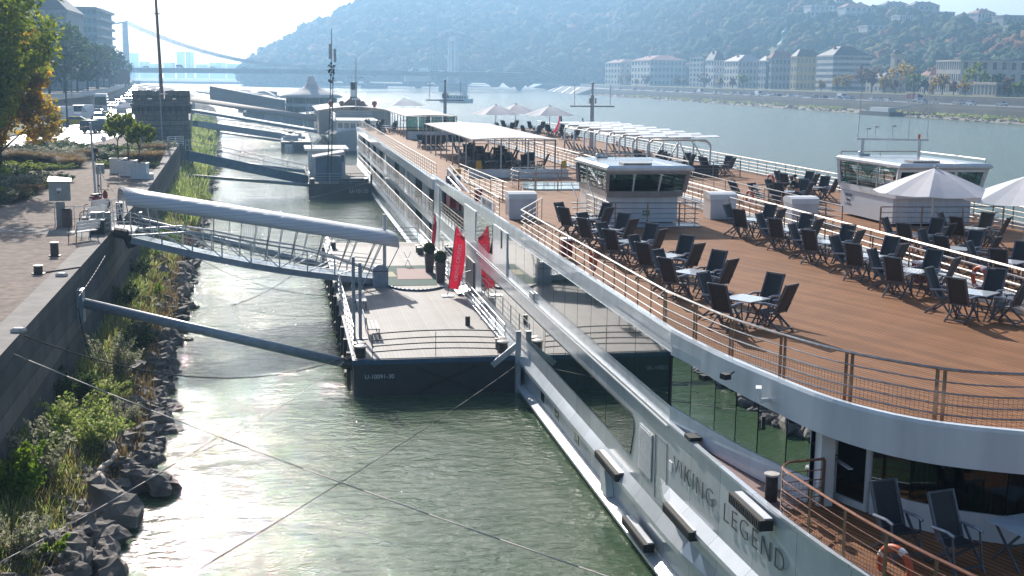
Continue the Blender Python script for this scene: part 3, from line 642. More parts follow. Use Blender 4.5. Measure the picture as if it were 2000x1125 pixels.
def wheelhouse(ship, x0, x1, y0, y1, zr=8.55, wide=.35, modern=False, lift=0):
    z0 = DK+.12+lift; zs = z0+1.15
    w_ = thing_part = MB(); w_.prism([(x0, y0), (x1, y0), (x1, y1), (x0, y1)], z0, zs); wh = w_.build('wheelhouse', 'board_white' if modern else 'ship_white', ship)
    wt = zr-.12; ov = .0
    # window belt: flares outwards towards the top at the front
    fx0, fx1 = x0-.06, x1+.45 if not modern else x1+.25
    lo = [(x0-.05, y0-.25), (x1+.12, y0-.25), (x1+.12, y1+.05), (x0-.05, y1+.05)]; hi = [(x0-.12, y0-.62), (x1+.28, y0-.62), (x1+.28, y1+.15), (x0-.12, y1+.15)]
    bm_ = MB(); bm_.loft([[(*p, zs) for p in lo], [(*[a+(b_-a)*.22 for a, b_ in zip(p, q)], zs+(wt-zs)*.22) for p, q in zip(lo, hi)]], closed=True).build('sill_band', 'trim_grey' if not modern else 'paint_white', wh)
    def L_(i, u): return Vector((lo[i][0]+(hi[i][0]-lo[i][0])*u, lo[i][1]+(hi[i][1]-lo[i][1])*u, zs+(wt-zs)*u))
    fm = 'trim_grey' if not modern else 'paint_white'
    fr_ = MB()
    for i in range(4): fr_.beam(L_(i, .2), L_(i, 1), .16, .16)
    fr_.beam(L_(0, .96), L_(1, .96), .1, .16)
    fr_.build('window_frame', fm, wh)
    # interior: dark console and floor
    MB().bb((x0+.1, y0+.1, zs+.35), (x1-.1, y1-.3, zs+.42)).build('console', 'black_gap', wh)
    for i, j, n in ((0, 1, 3), (3, 0, 3), (1, 2, 3), (2, 3, 2)):
        for k in range(n):
            a0, a1 = k/n+.02, (k+1)/n-.02
            pa = [L_(i, .25).lerp(L_(j, .25), a0), L_(i, .25).lerp(L_(j, .25), a1), L_(i, .94).lerp(L_(j, .94), a1), L_(i, .94).lerp(L_(j, .94), a0)]
            MB().slab(pa, (.0, .02, 0)).build('window', 'glass_tint', wh)
            if k: mm = L_(i, .22).lerp(L_(j, .22), k/n); MB().beam(mm, L_(i, 1).lerp(L_(j, 1), k/n), .05, .05).build('mullion', 'paint_white', wh)
    rx0, rx1, ry0, ry1 = hi[0][0]-.12, hi[1][0]+.18, hi[0][1]-.22, hi[3][1]+.2
    rf = MB(); rf.loft([[(rx0+d, ry0+d, z), (rx1-d, ry0+d, z), (rx1-d, ry1-d, z), (rx0+d, ry1-d, z)] for d, z in ((.12, wt-.02), (.0, wt+.06), (.0, wt+.16), (.14, wt+.25))], closed=True)
    ro = rf.build('roof', 'ship_white', wh)
    MB().bb((rx0+.9, ry0+.5, wt+.26), (rx0+2.2, ry0+1.3, wt+.34)).build('roof_hatch', 'trim_grey', wh)
    m = MB().path([(rx0+.2, ry1-.2, wt+.42), (rx1-.15, ry1-.2, wt+.42), (rx1-.15, ry0+.4, wt+.42)], .03, 5)
    for q in ((rx0+.2, ry1-.2), (rx1-.15, ry1-.2), (rx1-.15, ry0+.4), ((rx0+rx1)/2, ry1-.2)): m.tube((*q, wt+.25), (*q, wt+.42), .02, 5)
    m.build('roof_rail', 'trim_grey', wh)
    MB().tube((rx0+1.0, ry1-.6, wt+.3), (rx0+1.5, ry1-.6, wt+.3), .05, 8).ball((rx0+1.0, ry1-.6, wt+.36), .12).build('search_light', 'galv', wh)
    wp = MB()
    for q in (.35, .62): a = L_(0, .9).lerp(L_(1, .9), q); wp.tube(a+Vector((0, -.05, .05)), a+Vector((.4, -.07, -.02)), .015, 4)
    wp.build('wiper', 'black_gap', wh)
    return wh, (rx0, rx1, ry0, ry1, wt)
def build_ship(dx, near, label):
    s = thing('river_cruise_ship', label, 'ship', (XC, 80, 0))
    # hull
    A = hull_sections(7.6, 76.5, .75, True); Bq = hull_sections(76.5, 157, 8, False)
    m = MB(); m.loft(A); m.loft([[(2*XC-p[0], p[1], p[2]) for p in q] for q in A]); m.build('hull', 'hull_panel', s)
    m = MB(); m.loft(Bq); m.loft([[(2*XC-p[0], p[1], p[2]) for p in q] for q in Bq])
    m.quad((9.2, 157, -1), (20.7, 157, -1), (20.7, 157, 6), (9.2, 157, 6)); m.bb((9.24, 76.5, 1.5), (20.66, 156.9, 1.67)); m.build('aft_hull', 'ship_white', s)
    # decks
    dp = off(EPS, .06); MB().prism(both([(p[0], p[1]) for p in dp]), DK-.18, DK).build('sun_deck', 'deck_wood', s)
    e0 = EPS[2:]; i0 = off(e0, .16); fz = lambda y: 5.80-.28*(1-sm01(20, 32, y))
    fa = MB(); 
    for side in (1, -1):
        X = (lambda x: x) if side == 1 else (lambda x: 2*XC-x)
        fa.loft([[(X(ix), iy, fz(iy)), (X(x), y, fz(y)), (X(x), y, 6.24), (X(x+.03), y, 6.31), (X(ix-.03), iy, 6.31), (X(ix), iy, 5.95)] for (x, y), (ix, iy) in zip(e0, i0)])
    fa.build('fascia', 'ship_white', s)
    MB().bb((9.12, 76.5, 5.46), (9.42, 157, 6.1)).bb((20.5, 76.5, 5.46), (20.78, 157, 6.1)).bb((9.12, 156.7, 5.46), (20.78, 157.1, 6.1)).build('aft_fascia', 'ship_white', s)
    MB().bb((9.12, 76.5, 3.28), (20.78, 157, 3.66)).build('balcony_floor', 'ship_white', s)
    MB().bb((9.95, 76.6, 1.7), (19.95, 156, 5.9)).build('cabin_block', 'black_gap', s)
    # forward superstructure, upper deck
    up = [(9.31, 76.5), (9.31, 34), (9.31, 28.3), (9.62, 26.0), (9.95, 24.2), (10.4, 22.5)]
    ups = up[:2]+smooth_path(up[2:], 4)
    m = MB()
    for X in (lambda x: x, lambda x: 2*XC-x): m.loft([[(X(x), y, 3.9), (X(x), y, 4.42), (X(x+.04), y, 4.44)] for x, y in ups]); m.loft([[(X(x), y, 5.72), (X(x), y, 5.95)] for x, y in ups])
    m.build('superstructure_wall', 'ship_white', s)
    if near:
        dk = MB().bb((9.36, 28.2, 4.42), (9.40, 63.3, 5.9)).bb((9.36, 73.6, 3.9), (9.4, 76.5, 5.9))
        dk.build('side_wall', 'ship_white', s)
        # white wall areas with the window outlines of the port side
        W_ = MB()
        for y0, y1, z0, z1 in ((74, 76.5, 1.6, 5.9), (50.9, 54.4, 4.0, 5.9), (59.6, 63.5, 4.0, 5.9), (54.4, 59.6, 4.0, 4.45)): MB().bb((9.25, y0, z0), (9.36, y1, z1)).build('side_panel', 'ship_white', s)
        MB().bb((9.9, 63.5, 4.0), (9.95, 73.9, 5.9)).bb((9.3, 63.5, 3.9), (9.95, 73.9, 4.0)).build('open_lounge', 'shade_grey', s)
        railing(s, [(9.3, 63.6), (9.3, 73.8)], 4.0, rails=(.98, .78, .58, .38, .18), step=1.3, mr='rail_bright', name='lounge_railing')
        MB().slab([(9.245, 59.4, 4.55), (9.245, 55.3, 4.4), (9.245, 54.5, 5.3), (9.245, 54.6, 5.85), (9.245, 59.0, 5.85)], (.03, 0, 0)).build('window', 'glass_green', s)
        MB().bb((9.235, 52.0, 5.1), (9.26, 52.25, 5.9)).build('grab_slot', 'black_gap', s)
        # upper window band with rounded rear end
        yy = [50.6, 48.9, 47.1, 45.3, 43.5, 41.7, 39.9, 38.1, 36.3, 34.4, 31.4, 28.4]
        for i, (a, c) in enumerate(zip(yy[:-1], yy[1:])):
            z1 = 5.79; g0 = .02
            if i == 0: pts = [(a-.5, 4.46), (c+g0, 4.46), (c+g0, z1), (a-.12, z1), (a+.0, z1-.15), (a-.05, 4.95), (a-.2, 4.6)]
            else: pts = [(a-g0, 4.46), (c+g0, 4.46), (c+g0, z1), (a-g0, z1)]
            MB().slab([(9.285, y, z) for y, z in pts], (.03, 0, 0)).build('window', 'glass_green' if a > 35 else 'glass_dark', s)
        MB().bb((9.325, 28.3, 4.43), (9.345, 50.4, 5.8)).build('window_backing', 'black_gap', s)
        # lower window band of the hull
        yl = [57.6, 55.8, 54, 52.2, 50.4, 48.6, 46.8, 45, 43.2, 41.4, 39.6, 37.8, 36, 34.2, 31.2]
        for i, (a, c) in enumerate(zip(yl[:-1], yl[1:])):
            h_ = hp((a+c)/2)+.09
            pts = [(a-.02, 2.28), (c+.02, 2.28), (c+.02, 3.34), (a-.02, 3.34)]
            if i == len(yl)-2: pts = [(a-.02, 2.28), (31.75, 2.16), (31.55, 2.2), (31.25, 3.0), (31.3, 3.25), (31.5, 3.34), (a-.02, 3.34)]
            MB().slab([(h_-.022, y, z) for y, z in pts], (.03, 0, 0)).build('window', 'glass_green' if i < 9 else 'glass_dark', s)
        MB().loft([[(hp(y)+.078, y, 2.24), (hp(y)+.078, y, 3.37)] for y in (31.5, 33, 36, 40, 45, 50, 57.6)]).build('window_backing', 'black_gap', s)
        MB().bb((9.22, 59.9, 1.5), (9.3, 62.6, 3.3)).build('entrance_door', 'shade_grey', s)
        MB().bb((9.21, 64.5, 1.9), (9.29, 73.4, 3.25)).build('window', 'glass_dark', s)
        MB().bb((9.2, 28.2, 3.93), (9.285, 59, 3.97)).build('seam_strip', 'paint_white', s)
        # hull fittings: portholes, louvre, hatch outline, vents
        for y in (43.4, 41.0, 38.0): MB().bb((9.31, y-.3, .55), (9.35, y+.3, 1.02)).build('porthole', 'glass_dark', s)
        lv = MB().bb((9.262, 29.55, 2.05), (9.28, 30.75, 3.32)); lv.build('louvre', 'galv', s)
        m = MB()
        for z in np.arange(2.1, 3.3, .06): m.bb((9.25, 29.6, z), (9.262, 30.7, z+.03))
        m.build('louvre_slats', 'galv', s)
        MB().path([(9.278, 29.3, 3.45), (9.278, 28.35, 3.45), (9.278, 28.3, 1.75), (9.278, 29.25, 1.75), (9.278, 29.3, 3.45)], .008, 4).build('door_outline', 'letter_grey', s)
        MB().bb((9.27, 27.9, 2.85), (9.3, 28.15, 3.1)).build('vent', 'paint_white', s)
        MB().bb((hp(45)-.0, 44.9, 4.1), (9.27, 45.6, 4.35)).build('vent', 'galv', s)
        MB().slab([(9.1, 34.0, .35), (9.1, 33.3, .35), (9.1, 33.6, 1.2), (9.1, 34.1, 1.2)], (.22, 0, 0)).build('hull_web', 'ship_white', s)
        # fender steps
        for (px, py, px2, py2, xo) in ((1172, 885, 1213, 922, 9.12), (1225, 1013, 1270, 1060, 9.1), (1306, 985, 1360, 1038, 9.12), (1437, 973, 1499, 1030, 9.22)):
            a, c = PX(px, py, xo), PX(px2, py2, xo); y0, y1 = c.y, a.y; z = (a.z+c.z)/2+(.12 if px == 1437 else 0)
            f_ = MB().bb((xo-.16, y0, z-.2), (xo+.12, y1, z+.02)).build('fender', 'black_rubber', s)
            MB().bb((xo-.05, y0+.05, z+.022), (xo+.12, y1-.05, z+.045)).build('fender_cap', 'paint_white', f_)
            m = MB()
            for q in np.arange(y0+.06, y1-.04, .1): m.bb((xo-.18, q, z-.17), (xo-.162, q+.035, z+.0))
            m.build('fender_ribs', 'shade_grey', f_)
        # name on the bow
        for word, (pa, pb) in (('VIKING', ((1316, 922), (1389, 982))), ('LEGEND', ((1411, 1001), (1518, 1092)))):
            a, c = PX(*pa, 9.27), PX(*pb, 9.27); y0, y1 = a.y, c.y; cy = (y0+y1)/2; zc = 3.12; xo = hp(cy)+.055
            d = Vector((hp(y1)-hp(y0), y1-y0, 0)).normalized()
            o = text_mesh(s, word, .60, 'letter_grey', s, frame_mw((xo, cy, zc), d, (0, 0, 1)), 'ship_name', .006, spacing=1.25, thin=-.016)
            w0 = max(v.co.y for v in o.data.vertices)-min(v.co.y for v in o.data.vertices); k = abs(y1-y0)/max(w0, .01)
            for v in o.data.vertices: v.co.y = cy+(v.co.y-cy)*k; v.co.x = xo+(v.co.x-xo)*k
            o.location = -s.location
        # curved bow windows with curtains behind them
        cur = [(9.33, 28.3)]+smooth_path([(9.33, 28.2), (9.62, 26.0), (9.95, 24.2), (10.4, 22.5)], 2)[1:]
        for a, c in zip(cur[:-1], cur[1:]): glass_run(s, [a, c], 4.46, 5.7, 'glass_tint')
        MB().prism([(10.1, 28), (13.5, 28), (13.5, 24.6), (11.1, 23.4)], 4.0, 4.05).build('saloon_floor', 'mauve_deck', s)
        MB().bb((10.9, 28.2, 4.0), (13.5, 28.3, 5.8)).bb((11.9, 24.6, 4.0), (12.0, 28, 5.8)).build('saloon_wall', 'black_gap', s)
        for (x, y, w2, mt_) in ((9.95, 26.6, .9, 'curtain_green'), (10.3, 24.6, .9, 'curtain_green'), (10.62, 23.4, .45, 'curtain_green')):
            m = MB(); rows = []
            for i in range(25):
                u = i/24; yy_ = y+w2/2-u*w2; xx = x+(y-yy_)*.3+.05*math.sin(i*1.9); rows.append([(xx, yy_, 4.05), (xx, yy_, 5.72)])
            m.loft(rows); m.build('curtain', mt_, s, smooth=True)
        MB().bb((11.0, 24.9, 4.1), (11.5, 25.6, 4.9)).build('armchair', 'wood_brown', s)
        # side deck and bow terrace
        side = [(hp(y)+.1, y) for y in (28.1, 26, 24, 22, 20, 18, 16, 14)]+[(14.95, 9), (19, 14)]+[(19.2, 24.5), (10.2, 24.5), (9.5, 26.2), (9.34, 28)]
        MB().prism(side, 3.78, 3.88).build('side_deck', 'mauve_deck', s)
        ter = [(9.55, 21.9), (9.66, 20), (9.9, 18), (10.5, 15.5), (12.6, 12), (17.3, 12), (19.5, 20), (19, 24.4), (11.0, 24.4), (10.5, 22.6)]
        MB().prism(ter, 3.885, 3.93).build('terrace_deck', 'deck_wood', s)
        MB().bb((10.5, 22.2, 3.93), (10.8, 22.5, 5.8)).build('pillar', 'paint_white', s)
        wpth = [(11.35, 21.7), (11.75, 20.9), (12.3, 20.3), (13.1, 19.8), (14.0, 19.5), (14.95, 19.42)]; wfull = wpth+[(2*XC-x, y) for x, y in reversed(wpth[:-1])]
        MB().loft([[(x-.02, y-.02, 3.93), (x-.02, y-.02, 4.46), (x+.08, y+.08, 4.46)] for x, y in wfull]).build('terrace_parapet', 'ship_white', s)
        MB().loft([[(x, y, 5.6), (x, y, 5.9)] for x, y in wfull]).build('terrace_lintel', 'ship_white', s)
        for a, c in zip(wfull[:-1], wfull[1:]): glass_run(s, [a, c], 4.47, 5.6, 'glass_tint', gap=.015)
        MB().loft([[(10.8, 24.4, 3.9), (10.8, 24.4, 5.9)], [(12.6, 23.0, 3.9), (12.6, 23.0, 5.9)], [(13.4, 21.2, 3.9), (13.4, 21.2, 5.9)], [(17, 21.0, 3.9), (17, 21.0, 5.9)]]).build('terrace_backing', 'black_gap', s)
        d_ = MB().beam((10.98, 22.75, 4.8), (10.98, 22.75, 4.82), .1, 1.8).build('door_post', 'paint_white', s)
        A_, B_ = Vector((11.0, 22.7, 0)), Vector((11.34, 21.75, 0)); dr = MB()
        for u in (0.03, .97): p = A_.lerp(B_, u); dr.box((p.x, p.y, 4.8), (.1, .1, 1.72))
        dr.beam(A_+Vector((0, 0, 4.0)), B_+Vector((0, 0, 4.0)), .06, .14).beam(A_+Vector((0, 0, 5.66)), B_+Vector((0, 0, 5.66)), .06, .1)
        dr.build('terrace_door', 'paint_white', s); MB().tube(A_.lerp(B_, .1)+Vector((-.1, 0, 4.9)), A_.lerp(B_, .25)+Vector((-.1, 0, 4.9)), .018, 6).build('handle', 'steel', s)
        for k, (x, y, mt_) in enumerate(((12.0, 21.2, 'cloth_tan'), (12.35, 20.85, 'curtain_red'), (12.75, 20.5, 'cloth_tan'), (13.2, 20.25, 'curtain_red'), (13.7, 20.1, 'curtain_red'), (14.3, 20.0, 'cloth_tan'))):
            m = MB(); m.loft([[(x+.34*i/16, y-.24*i/16+.04*math.sin(i*1.8), 4.0), (x+.34*i/16, y-.24*i/16+.04*math.sin(i*1.8), 5.6)] for i in range(17)]); m.build('curtain', mt_, s, smooth=True)
        tr_ = [(10.55, 22.15), (9.75, 22.05), (9.5, 21.75), (9.5, 21.2), (9.72, 19), (10.1, 17), (10.8, 14.8), (12, 12.6)]
        railing(s, tr_[:1]+smooth_path(tr_[1:], 3), 3.93, rails=(1.02, .8, .6, .42, .25, .12), step=1.15, mr='copper_rail', h=1.0, r=.012, rt=.03, post_parts=True, net=True, name='terrace_railing')
        MB().tube((9.75, 22.85, 3.88), (9.75, 22.85, 4.42), .13, 14).build('bollard', 'bollard', s); MB().tube((9.75, 22.85, 4.42), (9.75, 22.85, 4.46), .16, 14).build('bollard_cap', 'bollard_top', s)
        MB().bb((hp(26.8)-.0, 26.5, 4.06), (hp(26.8)+.3, 26.9, 4.15)).build('fairlead', 'black_gap', s)
        # lamps under the fascia
        for (px, py, d_) in ((1375, 737, .0), (1417, 735, .05)):
            q = PX(px, py, 9.5-d_*2); MB().box((q.x, q.y, q.z), (.16, .2, .12), rz=.3).tube((q.x+.02, q.y, q.z), (q.x+.2, q.y, q.z+.1), .02, 5).build('flood_light', 'black_gap', s)
        MB().box((9.66, 23.55, 6.05), (.12, .3, .12), rz=-.4).tube((9.66, 23.55, 6.0), (9.72, 23.55, 5.75), .035, 6).tube((9.7, 23.55, 5.82), (9.98, 23.7, 5.78), .05, 6).build('camera_box', 'paint_white', s)
        MB().box((9.72, 23.35, 5.42), (.08, .3, .28), rz=-.4).build('flood_light', 'black_gap', s)
        MB().box((9.67, 23.33, 5.42), (.01, .24, .2), rz=-.4).build('lamp_glass', 'lamp_glass', s)
        # aft balconies
        ys_ = [76.9+2.15*i for i in range(37)]
        for z0, z1 in ((3.68, 5.44), (1.7, 3.26)):
            for i, y in enumerate(ys_[:-1]):
                if i % 9 == 8: MB().bb((9.3, y, z0), (9.94, y+1.9, z1)).build('balcony_pier', 'ship_white', s); continue
                MB().bb((9.9, y+.04, z0+.02), (9.94, y+2.08, z1-.02)).build('window', 'glass_dark', s)
            for i in range(0, 36, 2): MB().bb((9.5, ys_[i]-.02, z0), (9.93, ys_[i]+.02, z1)).build('divider', 'shade_grey' if i % 4 else 'paint_white', s)
            railing(s, [(9.22, 76.8), (9.22, 154)], z0, rails=(1.0, .82, .64, .46, .28, .12), step=2.15, h=1.0, mr='trim_grey', mp_='shade_grey', r=.008, rt=.026, name='balcony_railing')
        MB().bb((9.2, 154, 1.6), (9.95, 157, 5.6)).build('aft_corner', 'ship_white', s)
    # railings of the sun deck
    if near:
        ra = [(9.62, 49.6), (9.62, 34), (9.64, 30), (9.95, 26.6), (10.33, 24.8), (11.0, 22.7), (12.05, 21.1), (12.95, 20.45), (14.0, 20.2), (14.95, 20.1), (16.5, 20.4), (18, 21.3), (19, 23), (19.8, 25.5), (20.2, 28), (20.3, 32)]
        pf = ra[:2]+smooth_path(ra[2:-1], 4)+[ra[-1]]
        i1 = [i for i, p in enumerate(pf) if p[1] <= 30.05][0]
        railing(s, [(11.5, 54.4)]+pf[:i1+1], DK, step=1.22, post_parts=True, mr='rail_bright', rt=.032)
        railing(s, pf[i1:], DK, step=2.0, double=.07, post_parts=True, net=True, mr='steel', rt=.032, name='bow_railing')
        railing(s, [(9.42, 76.8), (9.42, 156)], DK, step=1.3, mr='rail_bright', name='aft_railing')
        q1 = [P(898, 320, 7.05), P(991, 357, 7.05)]; railing(s, [(q1[0].x, q1[0].y), (q1[1].x, q1[1].y), (q1[1].x-.5, q1[1].y+2.2)], DK, step=1.7, mr='rail_bright', name='mid_railing')
        q2 = [P(926, 354, 7.05), P(985, 386, 7.05)]; railing(s, [(9.6, q2[0].y), (9.6, q2[1].y)], DK, step=1.6, mr='rail_bright', name='gangway_railing')
        railing(s, [(20.32, 32), (20.35, 58), (20.42, 156)], DK, step=1.3, mr='rail_bright', rt=.034, name='starboard_railing')
    else:
        e = [(9.5, 156), (9.5, 60), (9.5, 30), (9.9, 27), (10.6, 24), (11.8, 21.8), (13.2, 20.6), (14.95, 20.1)]
        for q in (e, [(2*XC-x, y) for x, y in e]): railing(s, q, DK, step=1.6, mr='rail_bright', rt=.034)
    if dx: s.location.x += dx
    return s
ship1 = build_ship(0, True, 'long white river cruise ship in front with brown sun deck and lettered bow')
ship2 = build_ship(11.75, False, 'second white river cruise ship moored alongside on the outer river side')
wh1, r1 = wheelhouse(ship1, 14.05, 17.35, 52.7, 57.6, zr=8.55)
# second ship's wheelhouse in its own place (children follow the moved root)
wh2, r2 = wheelhouse(ship2, 26.9, 30.7, 51.0, 56.3, zr=8.75, modern=True)
rx0, rx1, ry0, ry1, wt = r2
m = MB().beam((rx0+.8, ry1-.5, wt+1.05), (rx1-.4, ry1-1.4, wt+1.05), .1, .1)
for q in ((rx0+1.1, ry1-.6), (rx1-.8, ry1-1.3)): m.tube((*q, wt+.2), (*q, wt+1.05), .08, 8)
for u, h_ in ((0.02, 2.6), (.72, 3.0), (.98, 2.6)):
    x = rx0+.8+(rx1-rx0-1.2)*u; y = ry1-.5-.9*u; m.tube((x, y, wt+1.05), (x+.05, y, wt+1.05+h_), .018, 5)
for u, h_ in ((.15, .5), (.26, .6), (.5, .65)):
    x = rx0+.8+(rx1-rx0-1.2)*u; y = ry1-.5-.9*u; m.tube((x, y, wt+1.05), (x, y, wt+1.05+h_), .02, 5).box((x+.04, y, wt+1.05+h_), (.22, .1, .09))
m.build('antenna_beam', 'galv', wh2)
x = rx0+.8+(rx1-rx0-1.2)*.87; MB().tube((x, ry1-1.3, wt+1.1), (x, ry1-1.3, wt+1.32), .06, 8).build('warning_light', 'orange_ring', wh2)
for i, (tx, z) in enumerate((('02001969', 7.02), ('Viking', 6.8), ('L 135 m', 6.6))):
    text_mesh(None, tx, .2, 'letter_grey', wh2, frame_mw((rx0+.23, 55.5, z), (0, -1, 0), (0, 0, 1)), 'lettering', .003)
# safety sign on the first wheelhouse, base plinths
MB().bb((15.75, 52.66, 6.42), (16.05, 52.695, 6.64)).build('safety_sign', 'safety_green', wh1)
MB().bb((15.8, 52.65, 6.47), (15.87, 52.66, 6.59)).bb((15.92, 52.65, 6.49), (15.99, 52.66, 6.57)).build('safety_sign_symbol', 'white_print', wh1)
for ws, xa, xb, yb, yc in ((ship1, 14.2, 17.2, 52.9, 57.4),): MB().bb((xa, yb, 6.004), (xb, yc, 6.13)).build('plinth', 'black_gap', wh1)
railing(ship1, [(14.0, 56), (14.0, 52.0), (18.0, 51.6), (18.0, 55)], DK+.02, step=1.45, name='wheelhouse_railing')
MB().prism([(13.3, 51.9), (18.1, 51.5), (18.1, 53), (13.3, 53)], DK+.004, DK+.06).build('wheelhouse_grating', 'galv', ship1)
st = MB()
for i in range(4): st.box((13.5, 54.6+.28*i, 6.12+.2*i), (.8, .26, .04))
st.path([(13.1, 54.2, 7.0), (13.1, 55.6, 7.7)], .025, 6).path([(13.9, 54.2, 7.0), (13.9, 55.6, 7.7)], .025, 6).path([(13.1, 54.2, 6), (13.1, 54.2, 7.0)], .02, 5).path([(13.9, 54.2, 6), (13.9, 54.2, 7.0)], .02, 5)
st.build('wheelhouse_steps', 'steel', ship1)
railing(ship1, [(13.4, 70.0), (13.2, 71.5), (13.7, 73.5), (18.6, 74.8)], DK, step=1.8, name='hatch_railing')
railing(ship1, [(13.4, 70.0), (14.0, 69.0), (18.2, 69.2)], DK, step=1.5, rails=(1.05, .7, .35), name='hatch_railing')
MB().prism([(13.7, 70.2), (14.4, 69.4), (18.0, 69.5), (18.2, 74.0), (14.4, 74.2)], DK+.004, DK+.10).build('glass_skylight', 'glass_roof', ship1)
# mast of the ships
def mast(ship, x, y, dxx, label):
    m = MB().tube((x, y, 6), (x, y, 10.9), .22, 10, .16).tube((x, y, 10.9), (x, y, 11.9), .1, 8).beam((x-2.1, y, 9.9), (x+2.1, y, 9.9), .22, .14)
    for q in (-1.7, 1.7): m.tube((x+q, y, 9.9), (x+q, y, 11.9), .03, 5)
    for q in (-.25, .3): m.box((x+q, y, 10.4), (.14, .2, .5))
    m.ball((x, y, 12.0), .14)
    o = m.build('mast', 'galv_paint' if ship is ship1 else 'galv', ship)
    return o
mast(ship1, 17.65, 136, 0, ''); mast(ship2, 28.3, 112, 0, '')
# canopies
def canopy(ship, name, x0, x1, y0, y1, z, solid, nx, ny):
    m = MB().loft([[(x0+(x1-x0)*i/10, y, z+.12*(1-(2*i/10-1)**2)+ (0 if k == 0 else .05)) for i in range(11)] for y, k in ((y0, 0), (y1, 0))])
    m.loft([[(x0+(x1-x0)*i/10, y, z+.12*(1-(2*i/10-1)**2)-.06) for i in range(11)] for y in (y0, y1)])
    o = m.build('canopy', 'canvas_white', ship)
    f_ = MB(); 
    for i in range(ny+1):
        y = y0+.15+(y1-y0-.3)*i/ny
        for x in (x0+.15, x1-.15): f_.tube((x, y, 6), (x, y, z-.02), .05, 6)
        f_.beam((x0+.15, y, z-.08), (x1-.15, y, z-.08), .07, .07)
    for i in range(nx+1): x = x0+.15+(x1-x0-.3)*i/nx; f_.tube((x, y0+.15, 6), (x, y0+.15, z-.02), .05, 6)
    for x in (x0+.15, x1-.15): f_.beam((x, y0, z-.05), (x, y1, z-.05), .08, .1)
    f_.beam((x0, y0+.15, z-.3), (x1, y0+.15, z-.3), .05, .05)
    f_.build('canopy_frame', 'galv', o); return o
canopy(ship1, 'canopy', 12.2, 18.0, 80.3, 108, 8.4, 1, 3, 8)
canopy(ship1, 'canopy', 12.5, 18.0, 128, 156, 8.4, 1, 3, 8)
MB().bb((12.55, 128.2, 6.0), (17.8, 128.3, 6.8)).build('screen_base', 'ship_white', ship1)
for i in range(4): MB().bb((12.6+1.3*i, 128.2, 6.85), (13.8+1.3*i, 128.25, 8.3)).build('glass_screen', 'glass_tint', ship1)
MB().bb((11.8, 78.8, 6.0), (18.4, 79.2, 6.55)).build('bulkhead_band', 'ship_white', ship1)
# pergola on the second ship
pg = MB(); x0, x1 = 24.4, 28.9
for i in range(8):
    y = 81+3.6*i
    pg.path([(x0, y, 6), (x0, y, 8.0), (x0+.35, y, 8.35), (x1-.35, y, 8.35), (x1, y, 8.0), (x1, y, 6)], .075, 7)
pg.path([(x0+.1, 81, 8.2), (x0+.1, 106.4, 8.2)], .05, 6).path([(x1-.1, 81, 8.2), (x1-.1, 106.4, 8.2)], .05, 6)
for a, c in (((x0, 81.1, 6.3), (x0+1.2, 81.1, 8.2)), ((x1, 81.1, 6.3), (x1-1.2, 81.1, 8.2)), ((x0+2.2, 81.1, 8.2), (x0+1.3, 81.1, 6.5)), ((x0+2.3, 81.1, 8.2), (x0+3.1, 81.1, 6.5))): pg.tube(a, c, .05, 6)
po = pg.build('pergola', 'paint_white', ship2, smooth=True)
for i in range(8):
    y = 80.4+3.6*i
    for k in range(3): xa = x0-.5+1.85*k; MB().slab([(xa, y, 8.52), (xa+1.75, y, 8.56), (xa+1.75, y+.75, 8.66), (xa, y+.75, 8.62)], (0, 0, .04)).build('pergola_slat', 'paint_white', po)
MB().bb((24.2, 79.2, 6), (28.9, 79.5, 6.75)).build('bar_front', 'rattan', ship2)
railing(ship2, [(23.6, 58), (23.9, 78.6), (30.2, 78.6)], DK, step=1.9, name='inner_railing')
railing(ship2, [(25.6, 49.6), (31.3, 49.3)], DK, step=1.9, name='wheelhouse_railing')
railing(ship2, [(24.0, 50.0), (24.0, 60.5), (26.6, 62)], DK, step=1.6, name='inner_railing')
# ================================================================ loose things on the sun decks
def make_chair(label):
    c = thing('deck_chair', label, 'chair')
    part(MB().slab([(-.24, -.2, .43), (.24, -.2, .43), (.24, .05, .40), (.24, .26, .45), (-.24, .26, .45), (-.24, .05, .40)], (0, 0, .015)), 'seat', 'mesh_fabric', c)
    m = MB(); A = Vector((0, -.2, .43)); B_ = Vector((0, -.5, 1.10))
    m.loft([[(x, A.y+(B_.y-A.y)*u-.03*math.sin(u*3.1)*(1-(x/.23)**2), A.z+(B_.z-A.z)*u) for x in (-.23, -.12, 0, .12, .23)] for u in (0.02, .25, .5, .75, 1)])
    part(m, 'backrest', 'mesh_fabric', c)
    m = MB()
    for s_ in (-1, 1): m.beam((s_*.255, -.19, .42), (s_*.255, -.51, 1.13), .035, .05)
    m.beam((-.25, -.505, 1.12), (.25, -.505, 1.12), .03, .03).beam((-.25, -.2, .44), (.25, -.2, .44), .03, .03)
    part(m, 'back_frame', 'chair_frame', c)
    for s_ in (-1, 1):
        part(MB().beam((s_*.29, .33, .0), (s_*.29, -.2, .62), .03, .045), 'leg', 'chair_frame', c)
        part(MB().beam((s_*.262, -.42, .0), (s_*.262, .2, .46), .028, .045), 'leg', 'chair_frame', c)
        part(MB().path([(s_*.3, -.3, .63), (s_*.3, .05, .655), (s_*.3, .22, .63)], .026, 6), 'armrest', 'arm_light', c)
        part(MB().beam((s_*.285, .16, .64), (s_*.285, .28, .03), .022, .03), 'arm_support', 'chair_frame', c)
    part(MB().beam((-.27, -.38, .07), (.27, -.38, .07), .03, .03).beam((-.29, .27, .1), (.29, .27, .1), .03, .03), 'stretcher', 'chair_frame', c)
    return c
